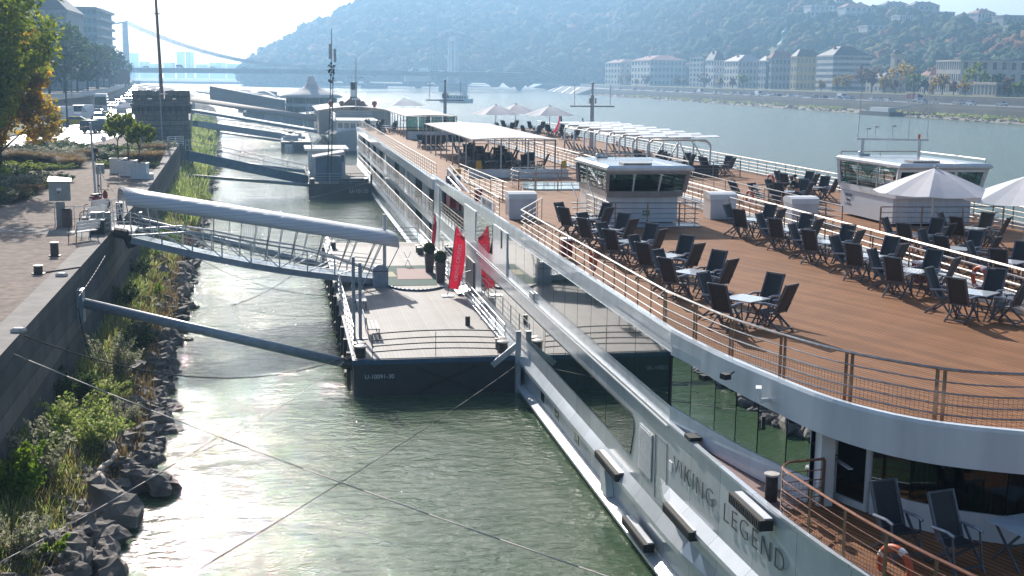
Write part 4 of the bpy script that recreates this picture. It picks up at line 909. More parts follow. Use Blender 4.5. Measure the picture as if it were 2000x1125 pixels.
def make_table(label):
    t_ = thing('deck_table', label, 'table')
    part(MB().box((0, 0, .715), (.92, .92, .025)), 'tabletop', 'table_top', t_)
    for a in (0, 1):
        for s_ in (-1, 1):
            p = (s_*.38, -.34, 0) if a == 0 else (s_*.36, .34, 0); q = (s_*.38, .3, .7) if a == 0 else (s_*.36, -.3, .7)
            part(MB().beam(p, q, .03, .04), 'leg', 'chair_frame', t_)
    part(MB().beam((-.38, 0, .35), (.38, 0, .35), .03, .03), 'stretcher', 'chair_frame', t_); return t_
chair0 = make_chair(''); chair0.scale = (1.08, 1.06, 1.12); table0 = make_table(''); first_c = first_t = True
def put(proto, loc, rz, label, group, used=[]):
    if proto not in used:
        used.append(proto); o = proto; o.location = loc; o.rotation_euler = (0, 0, rz); o['label'] = label; o['group'] = group; return o
    return clone(proto, loc, rz, label, group=group)
RT = math.radians(-54)
def cluster(x, y, rowname, k, sides='nfrl', z=DK, jit=.07, tbl=True, a0=RT):
    if tbl: put(table0, (x, y, z), a0+random.uniform(-.06, .06), f'square pale table, {ORD[k]} from the bow, {rowname}', 'square deck tables')
    for q in sides:
        a, nm = {'n': (0, 'near left'), 'f': (math.pi, 'far right'), 'r': (math.pi/2, 'near right'), 'l': (-math.pi/2, 'far left')}[q]
        a += a0+random.uniform(-jit*1.6, jit*1.6); r_ = .80+random.uniform(-.06, .1)
        # chair faces the table: local +Y towards the table
        d = Vector((math.sin(a), -math.cos(a), 0))*r_
        put(chair0, (x+d.x, y+d.y, z), a, f'dark mesh chair {nm} of the {ORD[k]} table, {rowname}', 'mesh deck chairs')
for k, (x, y) in enumerate([(12.0, 30.4), (12.05, 34.9), (12.3, 38.4), (12.1, 41.9), (12.1, 45.3), (12.2, 49.3)]): cluster(x, y, 'front ship port row', k)
for k, (x, y) in enumerate([(18.75, 30.5), (18.9, 34.4), (19.05, 37.6), (19.2, 41.1), (19.25, 44.7), (19.2, 48.2)]): cluster(x, y, 'front ship starboard row', k)
for k, (x, y) in enumerate([(23.1, 35.9), (23.1, 39.0), (23.7, 42.8), (26.9, 44.5), (28.6, 39.5)]): cluster(x, y, 'outer ship parasol group', k)
for k, (x, y) in enumerate([(26.0, 60.6), (28.5, 63.0), (29, 66.5)]): cluster(x, y, 'group behind outer wheelhouse', k, 'nflr')
for k, (x, y) in enumerate([(10.9, 150), (12.0, 146), (11.6, 140), (19, 132), (19, 126)]): cluster(x, y, 'front ship stern group', k, 'nfl')
for k, (x, y) in enumerate([(27.5, 150), (30, 146), (30.5, 138), (27, 134), (30, 128), (25.5, 142)]): cluster(x, y, 'outer ship stern group', k, 'nfrl')
for k, (x, y) in enumerate([(25.6, 83), (27.6, 84), (29.2, 80.6), (26.6, 87.5)]): cluster(x, y, 'group at the pergola front', k, 'nfrl')
for k, (x, y) in enumerate([(13.6, 84), (15.2, 84.4), (16.8, 84), (13.8, 88), (15.6, 88.4), (14.2, 92), (16.2, 92.5), (14.6, 97)]): cluster(x, y, 'front canopy group', k, 'nfrl', a0=RT+.6)
# stacked folded chairs behind the crane
for i in range(8): put(chair0, (12.4+.5*(i % 4), 110.5+1.0*(i//4), DK), .3+.1*i, f'deck chair folded in the row before the glass screen, {ORD[i]} from the left', 'mesh deck chairs')
# bow terrace furniture
def big_chair(p, rz, label):
    return clone(chair0, p, rz, label, group='mesh deck chairs')
c1 = clone(chair0, P(1752, 1085, 3.93), math.radians(190), 'left deck chair facing the bow railing on the shaded terrace', group='terrace furniture')
c2 = clone(chair0, P(1868, 1110, 3.93), math.radians(192), 'right deck chair facing the bow railing on the shaded terrace', group='terrace furniture')
clone(table0, P(1995, 1100, 3.93), .2, 'blue shaded table at the right edge of the bow terrace', group='terrace furniture')
# loungers
def make_lounger(label):
    c = thing('sun_lounger', label, 'sun lounger')
    part(MB().slab([(-.3, -.55, .33), (.3, -.55, .33), (.3, .95, .33), (-.3, .95, .33)], (0, 0, .02)), 'mattress_sling', 'mesh_fabric', c)
    part(MB().slab([(-.3, -.55, .34), (.3, -.55, .34), (.3, -.95, 1.0), (-.3, -.95, 1.0)], (0, .02, .01)), 'backrest', 'mesh_fabric', c)
    part(MB().beam((-.32, -.55, .34), (-.32, .97, .34), .04, .04).beam((.32, -.55, .34), (.32, .97, .34), .04, .04).beam((-.32, -.55, .34), (-.32, -.97, 1.02), .03, .04).beam((.32, -.55, .34), (.32, -.97, 1.02), .03, .04), 'frame', 'chair_frame', c)
    for x in (-.3, .3):
        for y in (-.75, .75): part(MB().tube((x, y, 0), (x, y*.85, .33), .02, 6), 'leg', 'chair_frame', c)
    return c
lg = make_lounger('')
LGS = [(25.3+.0, 92+i*1.35, -1.9, f'dark sun lounger under the pergola, {ORD[i]} from its front') for i in range(11)]
LGS += [(28.2, 90+i*1.5, -1.9, f'dark sun lounger on the railing side under the pergola, {ORD[i]} from its front') for i in range(9)]
q = [(1462, 392), (1500, 397), (1545, 408), (1590, 418)]
for i, p in enumerate(q):
    w = P(p[0], p[1], DK); LGS.append((w.x-.2, w.y, -2.6, f'{["dark", "grey", "striped grey", "pale grey"][i]} reclined lounger in the row beside the outer ship rail, {ORD[i]} from the left'))
LGS += [(13+.75*i, 116, -2.9, f'bare metal lounger before the second canopy, {ORD[i]} from the left') for i in range(6)]
for x, y, a, lb in LGS: put(lg, (x, y, DK), a+random.uniform(-.05, .05), lb, 'sun loungers')
# parasols
def parasol(x, y, z0, zr, za, R_, label, n=8, tilt=0, rot=.2):
    u = thing('parasol', label, 'parasol', (x, y, z0), group='white parasols')
    part(MB().tube((0, 0, 0), (0, 0, za-.05), .045, 10), 'pole', 'galv', u)
    part(MB().box((0, 0, .05), (.8, .8, .1)), 'base', 'concrete', u)
    m = MB(); rim = [(R_*math.cos(rot+2*math.pi*i/n), R_*math.sin(rot+2*math.pi*i/n), zr) for i in range(n)]
    k = 4; secs = []
    for j in range(k+1):
        f_ = j/k; sec = []
        for i in range(n):
            a, c = Vector(rim[i]), Vector(rim[(i+1) % n])
            for h_ in range(3):
                v = a.lerp(c, h_/3); sag = -.06*math.sin(math.pi*h_/3)*f_; sec.append((v.x*f_, v.y*f_, za+(zr-za)*(f_**1.12)+sag))
        secs.append(sec)
    secs[0] = [(p[0]*.01, p[1]*.01, za) for p in secs[1]]
    m.loft(secs[::-1], closed=True, cap=False); part(m, 'canopy', 'umbrella_cloth', u)
    rb = MB()
    for p in rim: rb.tube((0, 0, za-.12), (p[0]*.98, p[1]*.98, zr-.03), .014, 4); rb.tube((0, 0, zr+.0), (p[0]*.5, p[1]*.5, (za+zr)/2-.04), .01, 4)
    part(rb, 'ribs', 'galv', u)
    part(MB().ball((0, 0, za+.03), .09, 8, 6), 'finial', 'steel', u); return u
parasol(25.32, 44.76, DK, 2.15, 3.1, 2.35, 'nearest white parasol, standing in front of the outer wheelhouse')
parasol(28.2, 42.9, DK, 1.98, 2.95, 2.45, 'white parasol cut by the right edge of the photo')
for i, (px, py, s_, lb) in enumerate([(968, 262, 1.9, 'leftmost of the three white parasols at the stern of the outer ship'), (1007, 258, 1.9, 'middle one of the three white parasols at the stern of the outer ship'), (1073, 264, 2.3, 'rightmost of the three white parasols at the stern of the outer ship'), (789, 236, 2.3, 'white parasol showing above the far canopy')]):
    p = P(px, py, DK); parasol(p.x, p.y, DK, 2.3, 3.35, 3.0 if i != 3 else 3.4, lb)
# life rings
def life_ring(c, nrm, label, R_=.3):
    r_ = thing('life_ring', label, 'life ring', c, group='orange life rings')
    m = MB(); m.torus((0, 0, 0), R_, .065, nrm, 28, 8); part(m, 'ring', 'orange_ring', r_, True)
    b_ = MB()
    for k in range(4): b_.torus((0, 0, 0), R_, .069, nrm, 4, 8, a0=k*math.pi/2+.3, a1=k*math.pi/2+.62)
    part(b_, 'band', 'white_print', r_, True); return r_
life_ring(PY(1748, 1106, 18.7)+Vector((0, 0, 0)), (.9, .35, 0), 'orange life ring hanging inside the railing of the bow terrace', .33)
life_ring(Vector((9.8, 38.2, 6.62)), (1, 0, 0), 'orange life ring with ropes on the port railing beside the fourth table')
life_ring(Vector((20.15, 32.7, 6.75)), (1, .1, 0), 'orange life ring on the starboard railing behind the second table')
p = PX(1206, 282, 32.1); life_ring(p, (1, 0, 0), 'life ring on the far railing seen through the pergola')
p = P(1505, 352, 6.9); life_ring(p, (1, .2, 0), 'life ring on the outer railing left of the person in black')
p = P(1464, 385, 6.6); life_ring(p, (1, .2, 0), 'life ring on the inner railing before the reclined loungers')
# lockers
def locker(x, y, label, w_=1.25, d_=1.0, h_=1.15):
    o = thing('deck_locker', label, 'locker', (x, y, DK), group='white deck lockers')
    part(MB().box((0, 0, h_/2), (w_, d_, h_-.02)), 'cabinet', 'ship_white', o)
    m = MB(); m.loft([[(sx*(w_/2+.04), d_/2+.03, h_-.12) if False else (sx*(w_/2+.04), yy, zz) for yy, zz in ((d_/2+.03, h_-.15), (d_/2, h_+.02), (d_/4, h_+.1), (-d_/4, h_+.1), (-d_/2, h_+.02), (-d_/2-.03, h_-.22))] for sx in (-1, 1)])
    for sx in (-1, 1): m.add([(sx*(w_/2+.04), yy, zz) for yy, zz in ((d_/2+.03, h_-.15), (d_/2, h_+.02), (d_/4, h_+.1), (-d_/4, h_+.1), (-d_/2, h_+.02), (-d_/2-.03, h_-.22))], [tuple(range(6))])
    part(m, 'lid', 'paint_white', o); return o
locker(10.75, 55.6, 'white deck locker with rounded lid at the port rail before the crane')
locker(20.15-.0, 54.9, 'white deck locker with rounded lid by the starboard rail right of the wheelhouse')
locker(23.2, 52.6, 'white deck locker half hidden behind the starboard chairs on the outer ship')
# fire boxes, caution board
def fire_box(c, label):
    o = thing('fire_box', label, 'box', c, group='red fire boxes'); part(MB().box((0, 0, .3), (.35, .42, .6)), 'box', 'fire_red', o); part(MB().box((0, 0, .63), (.4, .46, .06)), 'lid', 'white_print', o); return o
fire_box((9.95, 42.7, DK+.1), 'red box with white lid hanging on the port railing')
fire_box((20.0, 35.9, DK+.1), 'red box on the starboard railing behind the chairs')
fire_box((9.9, 62.8, DK+.1), 'red box at the end of the railing behind the white locker')
fire_box((20.6, 62.5, DK+.1), 'dark red box between the two ships beyond the wheelhouse')
def caution(c, label):
    o = thing('caution_board', label, 'sign', c, rz=.2, group='yellow caution boards')
    part(MB().slab([(-.22, -.16, 0), (.22, -.16, 0), (.16, -.02, .85), (-.16, -.02, .85)], (0, .02, 0)), 'front_board', 'caution_yellow', o); part(MB().slab([(-.22, .16, 0), (.22, .16, 0), (.16, .0, .85), (-.16, .0, .85)], (0, .02, 0)), 'rear_board', 'caution_yellow', o); return o
caution(P(935, 338, DK), 'yellow folding caution board left of the canopy'); caution(P(1101, 338, DK), 'yellow folding caution board left of the wheelhouse roof')
# crane
cr = thing('deck_crane', 'white folding deck crane with a red winch parked at the port side', 'crane', (9.95, 70.5, 4.9))
part(MB().box((0, 1.2, .45), (.9, 1.6, .9)).box((.2, -.6, .2), (.7, 1.4, .4)), 'base', 'fire_red', cr)
part(MB().beam((-.15, 3.6, 2.0), (.35, -2.4, .95), .13, .17).beam((-.15, 3.6, 2.0), (-.3, 2.2, .4), .1, .13), 'arm', 'crane_white', cr)
part(MB().beam((-.05, 3.3, 2.25), (.4, -1.0, 1.5), .06, .07).tube((-.3, 2.2, 1.6), (.1, -.6, 1.0), .07, 8), 'jib', 'galv', cr)
part(MB().tube((-.3, 1.9, 0), (-.3, 1.9, 1.6), .13, 10).tube((.35, 2.9, 0), (.35, 2.9, 1.7), .04, 6).box((.1, 3.0, 1.4), (.9, .15, .5)), 'column', 'chair_frame', cr)
part(MB().box((.4, -2.5, .85), (.3, .4, .5)).tube((.4, -2.6, .6), (.4, -2.6, .2), .05, 6), 'hook_block', 'black_gap', cr)
part(MB().box((.35, 3.2, 1.9), (.5, .05, .3)), 'sign_plate', 'caution_yellow', cr)
# name board on the gangway railing
b0, b1 = Vector((9.56, 61.2, 6.45)), Vector((9.56, 56.2, 6.45))
a, c = PX(940, 385, 9.56), PX(965, 398, 9.56)
nb = thing('name_board', 'white board with the ship name tied to the port railing', 'sign', (9.56, a.y, 6.2))
MB().bb((9.53, c.y, 6.25), (9.56, a.y, 6.7)).build('board', 'white_print', nb)
o = text_mesh(None, 'VIKING LEGEND', .42, 'letter_grey', nb, frame_mw((9.52, (a.y+c.y)/2, 6.47), (0, -1, 0), (0, 0, 1)), 'lettering', .003, sx=(a.y-c.y)/4.1); o.location = -nb.location
# flags
def flag(px, py0, py1, y, stripes_, label, w_=1.3):
    top = PY(px, py0, y); bot = PY(px, py1, y); o = thing('flag', label, 'flag', top)
    H_ = top.z-bot.z
    for i, mt_ in enumerate(stripes_):
        m = MB(); rows = []
        for j in range(9):
            u = j/8; xx = -.1-(w_*.30)*(i+0)*(.3+.7*u); xx2 = -.1-(w_*.30)*(i+1)*(.3+.7*u)
            rows.append([(-xx*-1*0+xx+.1*math.sin(u*3), .12*math.sin(u*5+i), -H_*u*(.9+.05*i)), (xx2+.1*math.sin(u*3), .12*math.sin(u*5+i+1), -H_*u*(.93+.05*i)-.05)])
        m.loft(rows); part(m, 'stripe', mt_, o, True)
    return o
flag(841, 224, 250, 134, ['boxwood', 'white_print', 'red_flag'], 'red white and green flag hanging from the mast arm of the front ship', .9)
flag(889, 224, 240, 134, ['blue_cloth'], 'blue flag hanging from the mast arm of the front ship', .8)
flag(1099, 226, 258, 111, ['boxwood', 'white_print', 'red_flag'], 'red white and green flag on the mast of the outer ship', .9)
flag(1141, 230, 252, 111, ['blue_cloth'], 'blue flag on the right arm of the outer mast', .8)
# ================================================================ people
from mathutils import noise as mn
def person(loc, rz, label, top='dark_cloth', legs='navy_cloth', pose='stand', hair='black_gap', s=1.0):
    """one skinned body, clothing as parts"""
    J = dict(pel=(0, 0, .93), sp=(0, .0, 1.15), ch=(0, -.01, 1.38), nk=(0, 0, 1.5), hd=(0, .02, 1.60), ht=(0, .01, 1.72), ls=(-.18, 0, 1.42), rs=(.18, 0, 1.42), le=(-.24, -.02, 1.15), re=(.24, -.02, 1.15), lw=(-.23, .08, .90), rw=(.23, .08, .90), lh=(-.22, .1, .82), rh=(.22, .1, .82),
             lk=(-.1, .02, .5), rk=(.11, .03, .5), la=(-.11, -.02, .08), ra=(.13, -.02, .08), lt=(-.12, .14, .04), rt=(.14, .14, .04))
    if pose == 'walk': J.update(lk=(-.09, .16, .52), la=(-.1, .2, .1), lt=(-.1, .36, .06), ra=(.11, -.26, .12), rt=(.11, -.12, .04), rk=(.1, -.02, .5))
    if pose == 'lean': J.update(ch=(0, .12, 1.33), nk=(0, .18, 1.44), hd=(0, .22, 1.53), ht=(0, .22, 1.65), ls=(-.19, .12, 1.36), rs=(.19, .12, 1.36), le=(-.27, .2, 1.12), re=(.27, .2, 1.12), lw=(-.2, .42, 1.08), rw=(.2, .42, 1.08), lh=(-.18, .5, 1.08), rh=(.18, .5, 1.08))
    if pose == 'sit': J.update({k: (v[0], v[1]-.05, v[2]-.45) for k, v in J.items() if k not in ('lk', 'rk', 'la', 'ra', 'lt', 'rt')}); J.update(lk=(-.12, .4, .5), rk=(.12, .4, .5), la=(-.12, .42, .08), ra=(.12, .42, .08), lt=(-.12, .56, .04), rt=(.12, .56, .04))
    def skin(keys, E, rad, mt_, nm, par):
        me = bpy.data.meshes.new(nm); me.from_pydata([J[k] for k in keys], [(keys.index(a), keys.index(c)) for a, c in E], []); o = bpy.data.objects.new(nm, me); COL.objects.link(o)
        sk = o.modifiers.new('s', 'SKIN'); o.modifiers.new('b', 'SUBSURF').levels = 1
        for i, k in enumerate(keys):
            v = me.skin_vertices[0].data[i]; v.radius = rad[k]; v.use_root = i == 0
        dg = bpy.context.evaluated_depsgraph_get(); ne = bpy.data.meshes.new_from_object(o.evaluated_get(dg)); bpy.data.objects.remove(o)
        ne.materials.clear(); ne.materials.append(M[mt_]); ne.shade_smooth(); ob = bpy.data.objects.new(nm, ne); COL.objects.link(ob); ob.parent = par; return ob
    r = thing('person', label, 'person', loc, rz); r.scale = (s, s, s)
    body = ['pel', 'sp', 'ch', 'nk', 'hd', 'ht', 'ls', 'le', 'lw', 'lh', 'rs', 're', 'rw', 'rh', 'lk', 'la', 'lt', 'rk', 'ra', 'rt']
    E = [('pel', 'sp'), ('sp', 'ch'), ('ch', 'nk'), ('nk', 'hd'), ('hd', 'ht'), ('ch', 'ls'), ('ls', 'le'), ('le', 'lw'), ('lw', 'lh'), ('ch', 'rs'), ('rs', 're'), ('re', 'rw'), ('rw', 'rh'), ('pel', 'lk'), ('lk', 'la'), ('la', 'lt'), ('pel', 'rk'), ('rk', 'ra'), ('ra', 'rt')]
    R_ = dict(pel=(.13, .1), sp=(.12, .09), ch=(.14, .1), nk=(.055, .055), hd=(.085, .1), ht=(.06, .075), ls=(.06, .06), rs=(.06, .06), le=(.042, .042), re=(.042, .042), lw=(.03, .03), rw=(.03, .03), lh=(.035, .025), rh=(.035, .025), lk=(.065, .065), rk=(.065, .065), la=(.04, .04), ra=(.04, .04), lt=(.035, .03), rt=(.035, .03))
    skin(body, E, R_, 'skin', 'body', r)
    up = {k: (v[0]*1.14+.008, v[1]*1.14+.008) for k, v in R_.items()}
    skin(['pel', 'sp', 'ch', 'ls', 'le', 'rs', 're'], [('pel', 'sp'), ('sp', 'ch'), ('ch', 'ls'), ('ls', 'le'), ('ch', 'rs'), ('rs', 're')], up, top, 'jacket', r)
    skin(['pel', 'lk', 'la', 'rk', 'ra'], [('pel', 'lk'), ('lk', 'la'), ('pel', 'rk'), ('rk', 'ra')], up, legs, 'trousers', r)
    h_ = Vector(J['ht']); part(MB().ball((h_.x, h_.y-.02, h_.z-.02), .105, 10, 6, (1, 1.05, .85)), 'hair', hair, r, True); return r
person(P(1555, 408, DK), math.radians(20), 'person in black seen from behind at the outer railing', pose='lean', s=1.03)
for i, (x, y, p_, lb) in enumerate([(14.9, 54.0, 'stand', 'person standing behind the front window of the wheelhouse'), (15.9, 54.2, 'sit', 'seated person behind the middle of the wheelhouse window')]):
    person((x, y, 6.15 if p_ == 'stand' else 6.55), 3.1, lb, pose=p_)
person((27.6, 53.0, 6.6), 3.0, 'person at the left end of the outer wheelhouse window'); person((28.3, 53.2, 6.75), 3.0, 'second person inside the outer wheelhouse')
# ================================================================ pontoon with flags
pt = thing('mooring_pontoon', 'dark steel pontoon with a pale plank deck in front of the ship', 'pontoon', (5.9, 47, 0))
x0, x1, y0, y1, zt = 2.55, 9.0, 47.1, 81.5, 1.5
m = MB().bb((x0, y0+.0, -.6), (x1, y1, zt-.22)); m.build('hull', 'dark_hull', pt)
MB().bb((x0-.04, y0-.04, zt-.22), (x1+.04, y1+.04, zt-.03)).build('rubbing_strake', 'blue_edge', pt)
MB().bb((x0+.05, y0+.05, zt-.03), (x1-.05, y1-.05, zt)).build('deck', 'pontoon_deck', pt)
for y in np.arange(48.5, 81, 2.6): MB().bb((x0-.2, y, -.3), (x0-.045, y+.3, zt-.05)).tube((x0-.12, y+1.0, .3), (x0-.12, y+1.5, .3), .16, 8).build('tyre_fender', 'black_rubber', pt)
tx = text_mesh(None, 'U-10091-30', .24, 'plate_white', pt, frame_mw((3.55, y0-.012, .78), (1, 0, 0), (0, 0, 1)), 'lettering', .004); tx.location = -pt.location
br = MB().beam((5.0, y0-.06, .1), (7.4, y0-.06, 1.1), .03, .12).beam((5.0, y0-.06, 1.1), (7.4, y0-.06, .1), .03, .12); br.build('hull_brace', 'black_rubber', pt)
def simple_rail(par, pts, h=1.0, rails=(1, .7, .45, .2), mt_='galv', step=1.6, r=.022, bow=0, name='railing'):
    m = MB(); P3 = [Vector(p) for p in pts]
    for q in rails: m.path([p+Vector((0, 0, h*q)) for p in P3], r, 5)
    for a, c in zip(P3[:-1], P3[1:]):
        n = max(1, round((c-a).length/step))
        for i in range(n+1): p = a.lerp(c, i/n); m.tube(p, p+Vector((0, 0, h)), r*1.1, 5)
    return m.build(name, mt_, par)
simple_rail(pt, [(x0+.1, 48.6, zt), (x0+.1, 63, zt)]); simple_rail(pt, [(x0+.1, 66.5, zt), (x0+.1, 81, zt)])
m = MB()
for q in (.95, .68, .45, .22): m.path([(3.3+5.0*i/10, y0+.25, zt+q+.09*math.sin(math.pi*i/10)) for i in range(11)], .026, 6)
for x in (3.3, 5.8, 8.3): m.tube((x, y0+.25, zt), (x, y0+.25, zt+.98), .014, 5)
m.build('front_railing', 'shade_grey', pt)
simple_rail(pt, [(8.75, 48.3, zt), (8.75, 50.5, zt), (8.75, 60.5, zt)], step=2.2); simple_rail(pt, [(8.75, 66, zt), (8.75, 80, zt)], step=2.4)
simple_rail(pt, [(x0+.2, 81.2, zt), (8.7, 81.2, zt)])
def bitts(par, x, y, z, dxx=.0, dy=.62, s_=1):
    for k in (0, 1):
        b_ = MB().tube((x+dxx*k, y+dy*k, z), (x+dxx*k, y+dy*k, z+.42*s_), .2*s_, 14).build('bollard', 'bollard', par)
        MB().lathe((x+dxx*k, y+dy*k, z+.42*s_), [(.25*s_, 0), (.25*s_, .05), (.12*s_, .09)], 14).build('bollard_cap', 'bollard_top', b_)
bitts(pt, 2.85, 47.45, zt); bitts(pt, 8.55, 47.6, zt); bitts(pt, 8.3, 75.5, zt, dy=1.0); bitts(pt, 3.0, 78.5, zt)
MB().tube((7.95, 53.2, zt), (7.95, 53.2, zt+.42), .11, 10).build('bollard', 'bollard', pt)
MB().beam((9.05, 46.95, -.2), (9.05, 46.95, 2.5), .2, .16).beam((9.0, 46.9, 1.95), (8.0, 46.9, 1.15), .12, .22).build('corner_post', 'galv', pt)
for x in (2.78, 3.05): MB().beam((x, 50.9, zt), (x, 50.9, 5.0 if x < 3 else 4.75), .13, .15).build('mast_post', 'pole_grey', pt)
MB().bb((2.9, 50.75, zt), (3.35, 51.0, zt+.04)).build('post_foot', 'pole_grey', pt)
# rugs
rg = MB().prism([(5.1, 64.0), (7.9, 64.0), (8.25, 66.2), (8.2, 71.0), (5.2, 71.0)], zt+.004, zt+.018); tag(rg.build('doormat', 'rug_green'), 'large green carpet laid on the pontoon before the ship entrance', 'carpet')
tag(MB().prism([(6.0, 66.0), (7.9, 66.0), (8.1, 69.5), (6.6, 69.9), (6.3, 69.9)], zt+.022, zt+.03).build('entrance_mat', 'rug_pink'), 'pink mat on the green carpet', 'mat')
tag(MB().prism([(5.3, 66.9), (6.05, 66.9), (5.95, 68.7), (5.3, 68.7)], zt+.022, zt+.03).build('entrance_mat', 'rug_cream'), 'cream mat on the green carpet', 'mat')
hs = MB(); hp_ = [(5.2, 63.9), (5.9, 62.6), (7.0, 62.2), (8.0, 63.0), (8.4, 64.3)]; hs.path([(x, y, zt+.06) for x, y in smooth_path(hp_, 5)], .06, 7)
tag(hs.build('hose', 'blue_edge', smooth=True), 'thick dark blue hose curved around the carpet', 'hose')
# benches
def bench(par_loc, rz, label, mt_='canvas_white', L_=1.9, back=True, scroll=False):
    b_ = thing('bench', label, 'bench', par_loc, rz, group=None)
    m = MB()
    for i in range(3): m.box((0, -.17+.17*i, .45), (L_, .15, .03))
    part(m, 'seat', mt_, b_)
    if back: m = MB(); [m.box((0, -.29-.04*i, .6+.15*i), (L_, .03, .12)) for i in range(3)]; part(m, 'backrest', mt_, b_)
    for s_ in (-1, 1):
        m = MB().tube((s_*L_*.46, .22, 0), (s_*L_*.46, .2, .45), .022, 6).tube((s_*L_*.46, -.22, 0), (s_*L_*.46, -.34, .95), .022, 6).beam((s_*L_*.46, -.3, .43), (s_*L_*.46, .24, .43), .03, .03)
        if scroll: m.torus((s_*L_*.46, -.02, .55), .2, .022, (1, 0, 0), 14, 6, 0, math.pi*1.6)
        part(m, 'leg', 'black_gap', b_)
    return b_
bench((3.62, 51.6, zt), math.radians(-90), 'pale slatted bench on the pontoon nearest to the front railing')
bench((3.5, 58.2, zt), math.radians(-90), 'pale slatted bench on the pontoon behind the grey steel posts')
# gangway control cabinet
cb = thing('control_cabinet', 'blue grey round topped cabinet at the foot of the covered gangway', 'cabinet', (4.9, 64.0, zt))
part(MB().slab([(-.4, -.3, 0), (.4, -.3, 0), (.4, -.3, .95), (.3, -.3, 1.08), (.15, -.3, 1.16), (-.15, -.3, 1.16), (-.3, -.3, 1.08), (-.4, -.3, .95)], (0, .6, 0)), 'housing', 'galv_paint', cb); part(MB().tube((-.42, -.32, .85), (.42, -.32, .85), .02, 6), 'hoop', 'shade_grey', cb)
# planters at the entrance
def cone_planter(x, y, label):
    o = thing('planter', label, 'planter', (x, y, zt), group='tall planters at the ship entrance')
    part(MB().loft([[(-.2, -.2, 0), (.2, -.2, 0), (.2, .2, 0), (-.2, .2, 0)], [(-.27, -.27, 1.1), (.27, -.27, 1.1), (.27, .27, 1.1), (-.27, .27, 1.1)]], closed=True), 'pot', 'planter_brown', o)
    r = np.random.default_rng(int(x*10)); d = r.normal(size=(900, 3)); d /= np.linalg.norm(d, axis=1)[:, None]; V, Fc = leafcards(d*.34*(.85+.15*r.random((900, 1)))+np.array([0, 0, 1.38]), .07, 0, 1.2, 3); mobj('topiary_ball', npmesh('topiary_ball', V, Fc, 'leaf_dark'), o)
    part(MB().ball((0, 0, 1.38), .27, 10, 8), 'topiary_core', 'boxwood', o); return o
cone_planter(8.0, 68.3, 'farther brown planter with a clipped boxwood ball'); cone_planter(8.2, 64.9, 'nearer brown planter with a clipped boxwood ball beside the red banner')
# feather banners
def banner(base, top, w_, label, face=(0, -1, 0), curve=.35, text=True):
    o = thing('feather_banner', label, 'banner', base, group='red feather banners')
    bs, tp = Vector(base), Vector(top); d = tp-bs; n = 14; side = Vector((1, 0, 0)) if abs(face[1]) > .5 else Vector((0, -1, 0)); fc = Vector(face)
    MB().path([bs+d*(i/10)*.98+side*(-.0) for i in range(11)], .02, 6).build('pole', 'shade_grey', o)
    MB().box((bs.x, bs.y, bs.z+.03), (.6, .6, .05)).build('foot', 'galv', o)
    secs = []
    for i in range(n+1):
        u = i/n; c = bs+d*(.12+.86*u); ww = w_*(.78+.28*math.sin(math.pi*min(1, u*1.1))); 
        secs.append([c+side*(ww*j/6)*(1 if u < .95 else .85)+Vector((0, 0, (-.10 if u > .9 else -.02)*j))+fc*(.07*math.sin(j*1.3+u*4)) for j in range(7)])
    cl = MB(); cl.loft(secs); c_ = cl.build('cloth', 'red_flag', o, smooth=True)
    if text:
        up_ = d.normalized()
        mc = bs+d*.47+side*w_*.5+fc*.13; q = text_mesh(None, 'VIKING CRUISES', w_*.42, 'white_print', o, frame_mw(mc, up_, -side if True else side), 'lettering', .002); q.location = -o.location
        mc = bs+d*.86+side*w_*.55+fc*.13; q = text_mesh(None, 'VIKING', w_*.26, 'white_print', o, frame_mw(mc, side, up_), 'lettering', .002); q.location = -o.location
        e = MB(); lc = bs+d*.91+side*w_*.58+fc*.13; e.slab([lc+side*(.2*w_*math.cos(t_))+up_*(.10*w_*math.sin(t_)) for t_ in np.linspace(0, math.pi, 9)]+[lc-side*.25*w_+up_*.1*w_*.5], tuple(fc*.004)).build('emblem', 'white_print', o)
    return o
t1_ = PY(891, 438, 60.6); b1_ = PY(874, 575, 60.6); banner((b1_.x, b1_.y, zt), (t1_.x, t1_.y, t1_.z), .62, 'large red banner with white lettering facing the camera beside the entrance', face=(0, -1, 0))
b2_ = P(842, 520, zt); t2_ = PY(849, 413, b2_.y); banner((b2_.x, b2_.y, zt), (t2_.x, t2_.y, t2_.z), .8, 'slim red banner seen edge on behind the farther planter', face=(-1, 0, 0), text=True)
# small folding stand
fs = thing('folding_stand', 'thin metal folding chair on the pontoon beside the planter', 'chair', (7.0, 70.6, zt)); part(MB().path([(-.2, -.2, 0), (.2, .2, .85)], .015, 5).path([(.2, -.2, 0), (-.2, .2, .85)], .015, 5), 'frame', 'galv', fs); part(MB().box((0, 0, .45), (.4, .35, .02)), 'seat', 'galv', fs)
# gangplank ramp from the pontoon to the ship
rp = thing('boarding_ramp', 'short grey boarding ramp with railings between pontoon and ship', 'ramp', (8.6, 61, zt))
MB().slab([(8.55, 60.7, zt+.05), (9.3, 60.7, zt+.25), (9.3, 62.4, zt+.25), (8.55, 62.4, zt+.05)], (0, 0, .05)).build('walkway', 'galv', rp); MB().path([(8.6, 60.7, zt), (8.6, 60.7, zt+1.1), (9.25, 60.7, zt+1.3)], .02, 6).build('handrail', 'galv', rp)
# ================================================================ covered gangway
g0 = thing('covered_gangway', 'long covered gangway with corrugated canopy sloping from the quay to the pontoon', 'gangway', (-8, 62, ZQ))
GA = Vector((-7.6, 62.3, 4.6)); GB = Vector((5.0, 65.6, 1.75)); wd = 1.25
ud = (GB-GA).normalized(); sd_ = Vector((ud.y, -ud.x, 0)).normalized()   # towards the camera
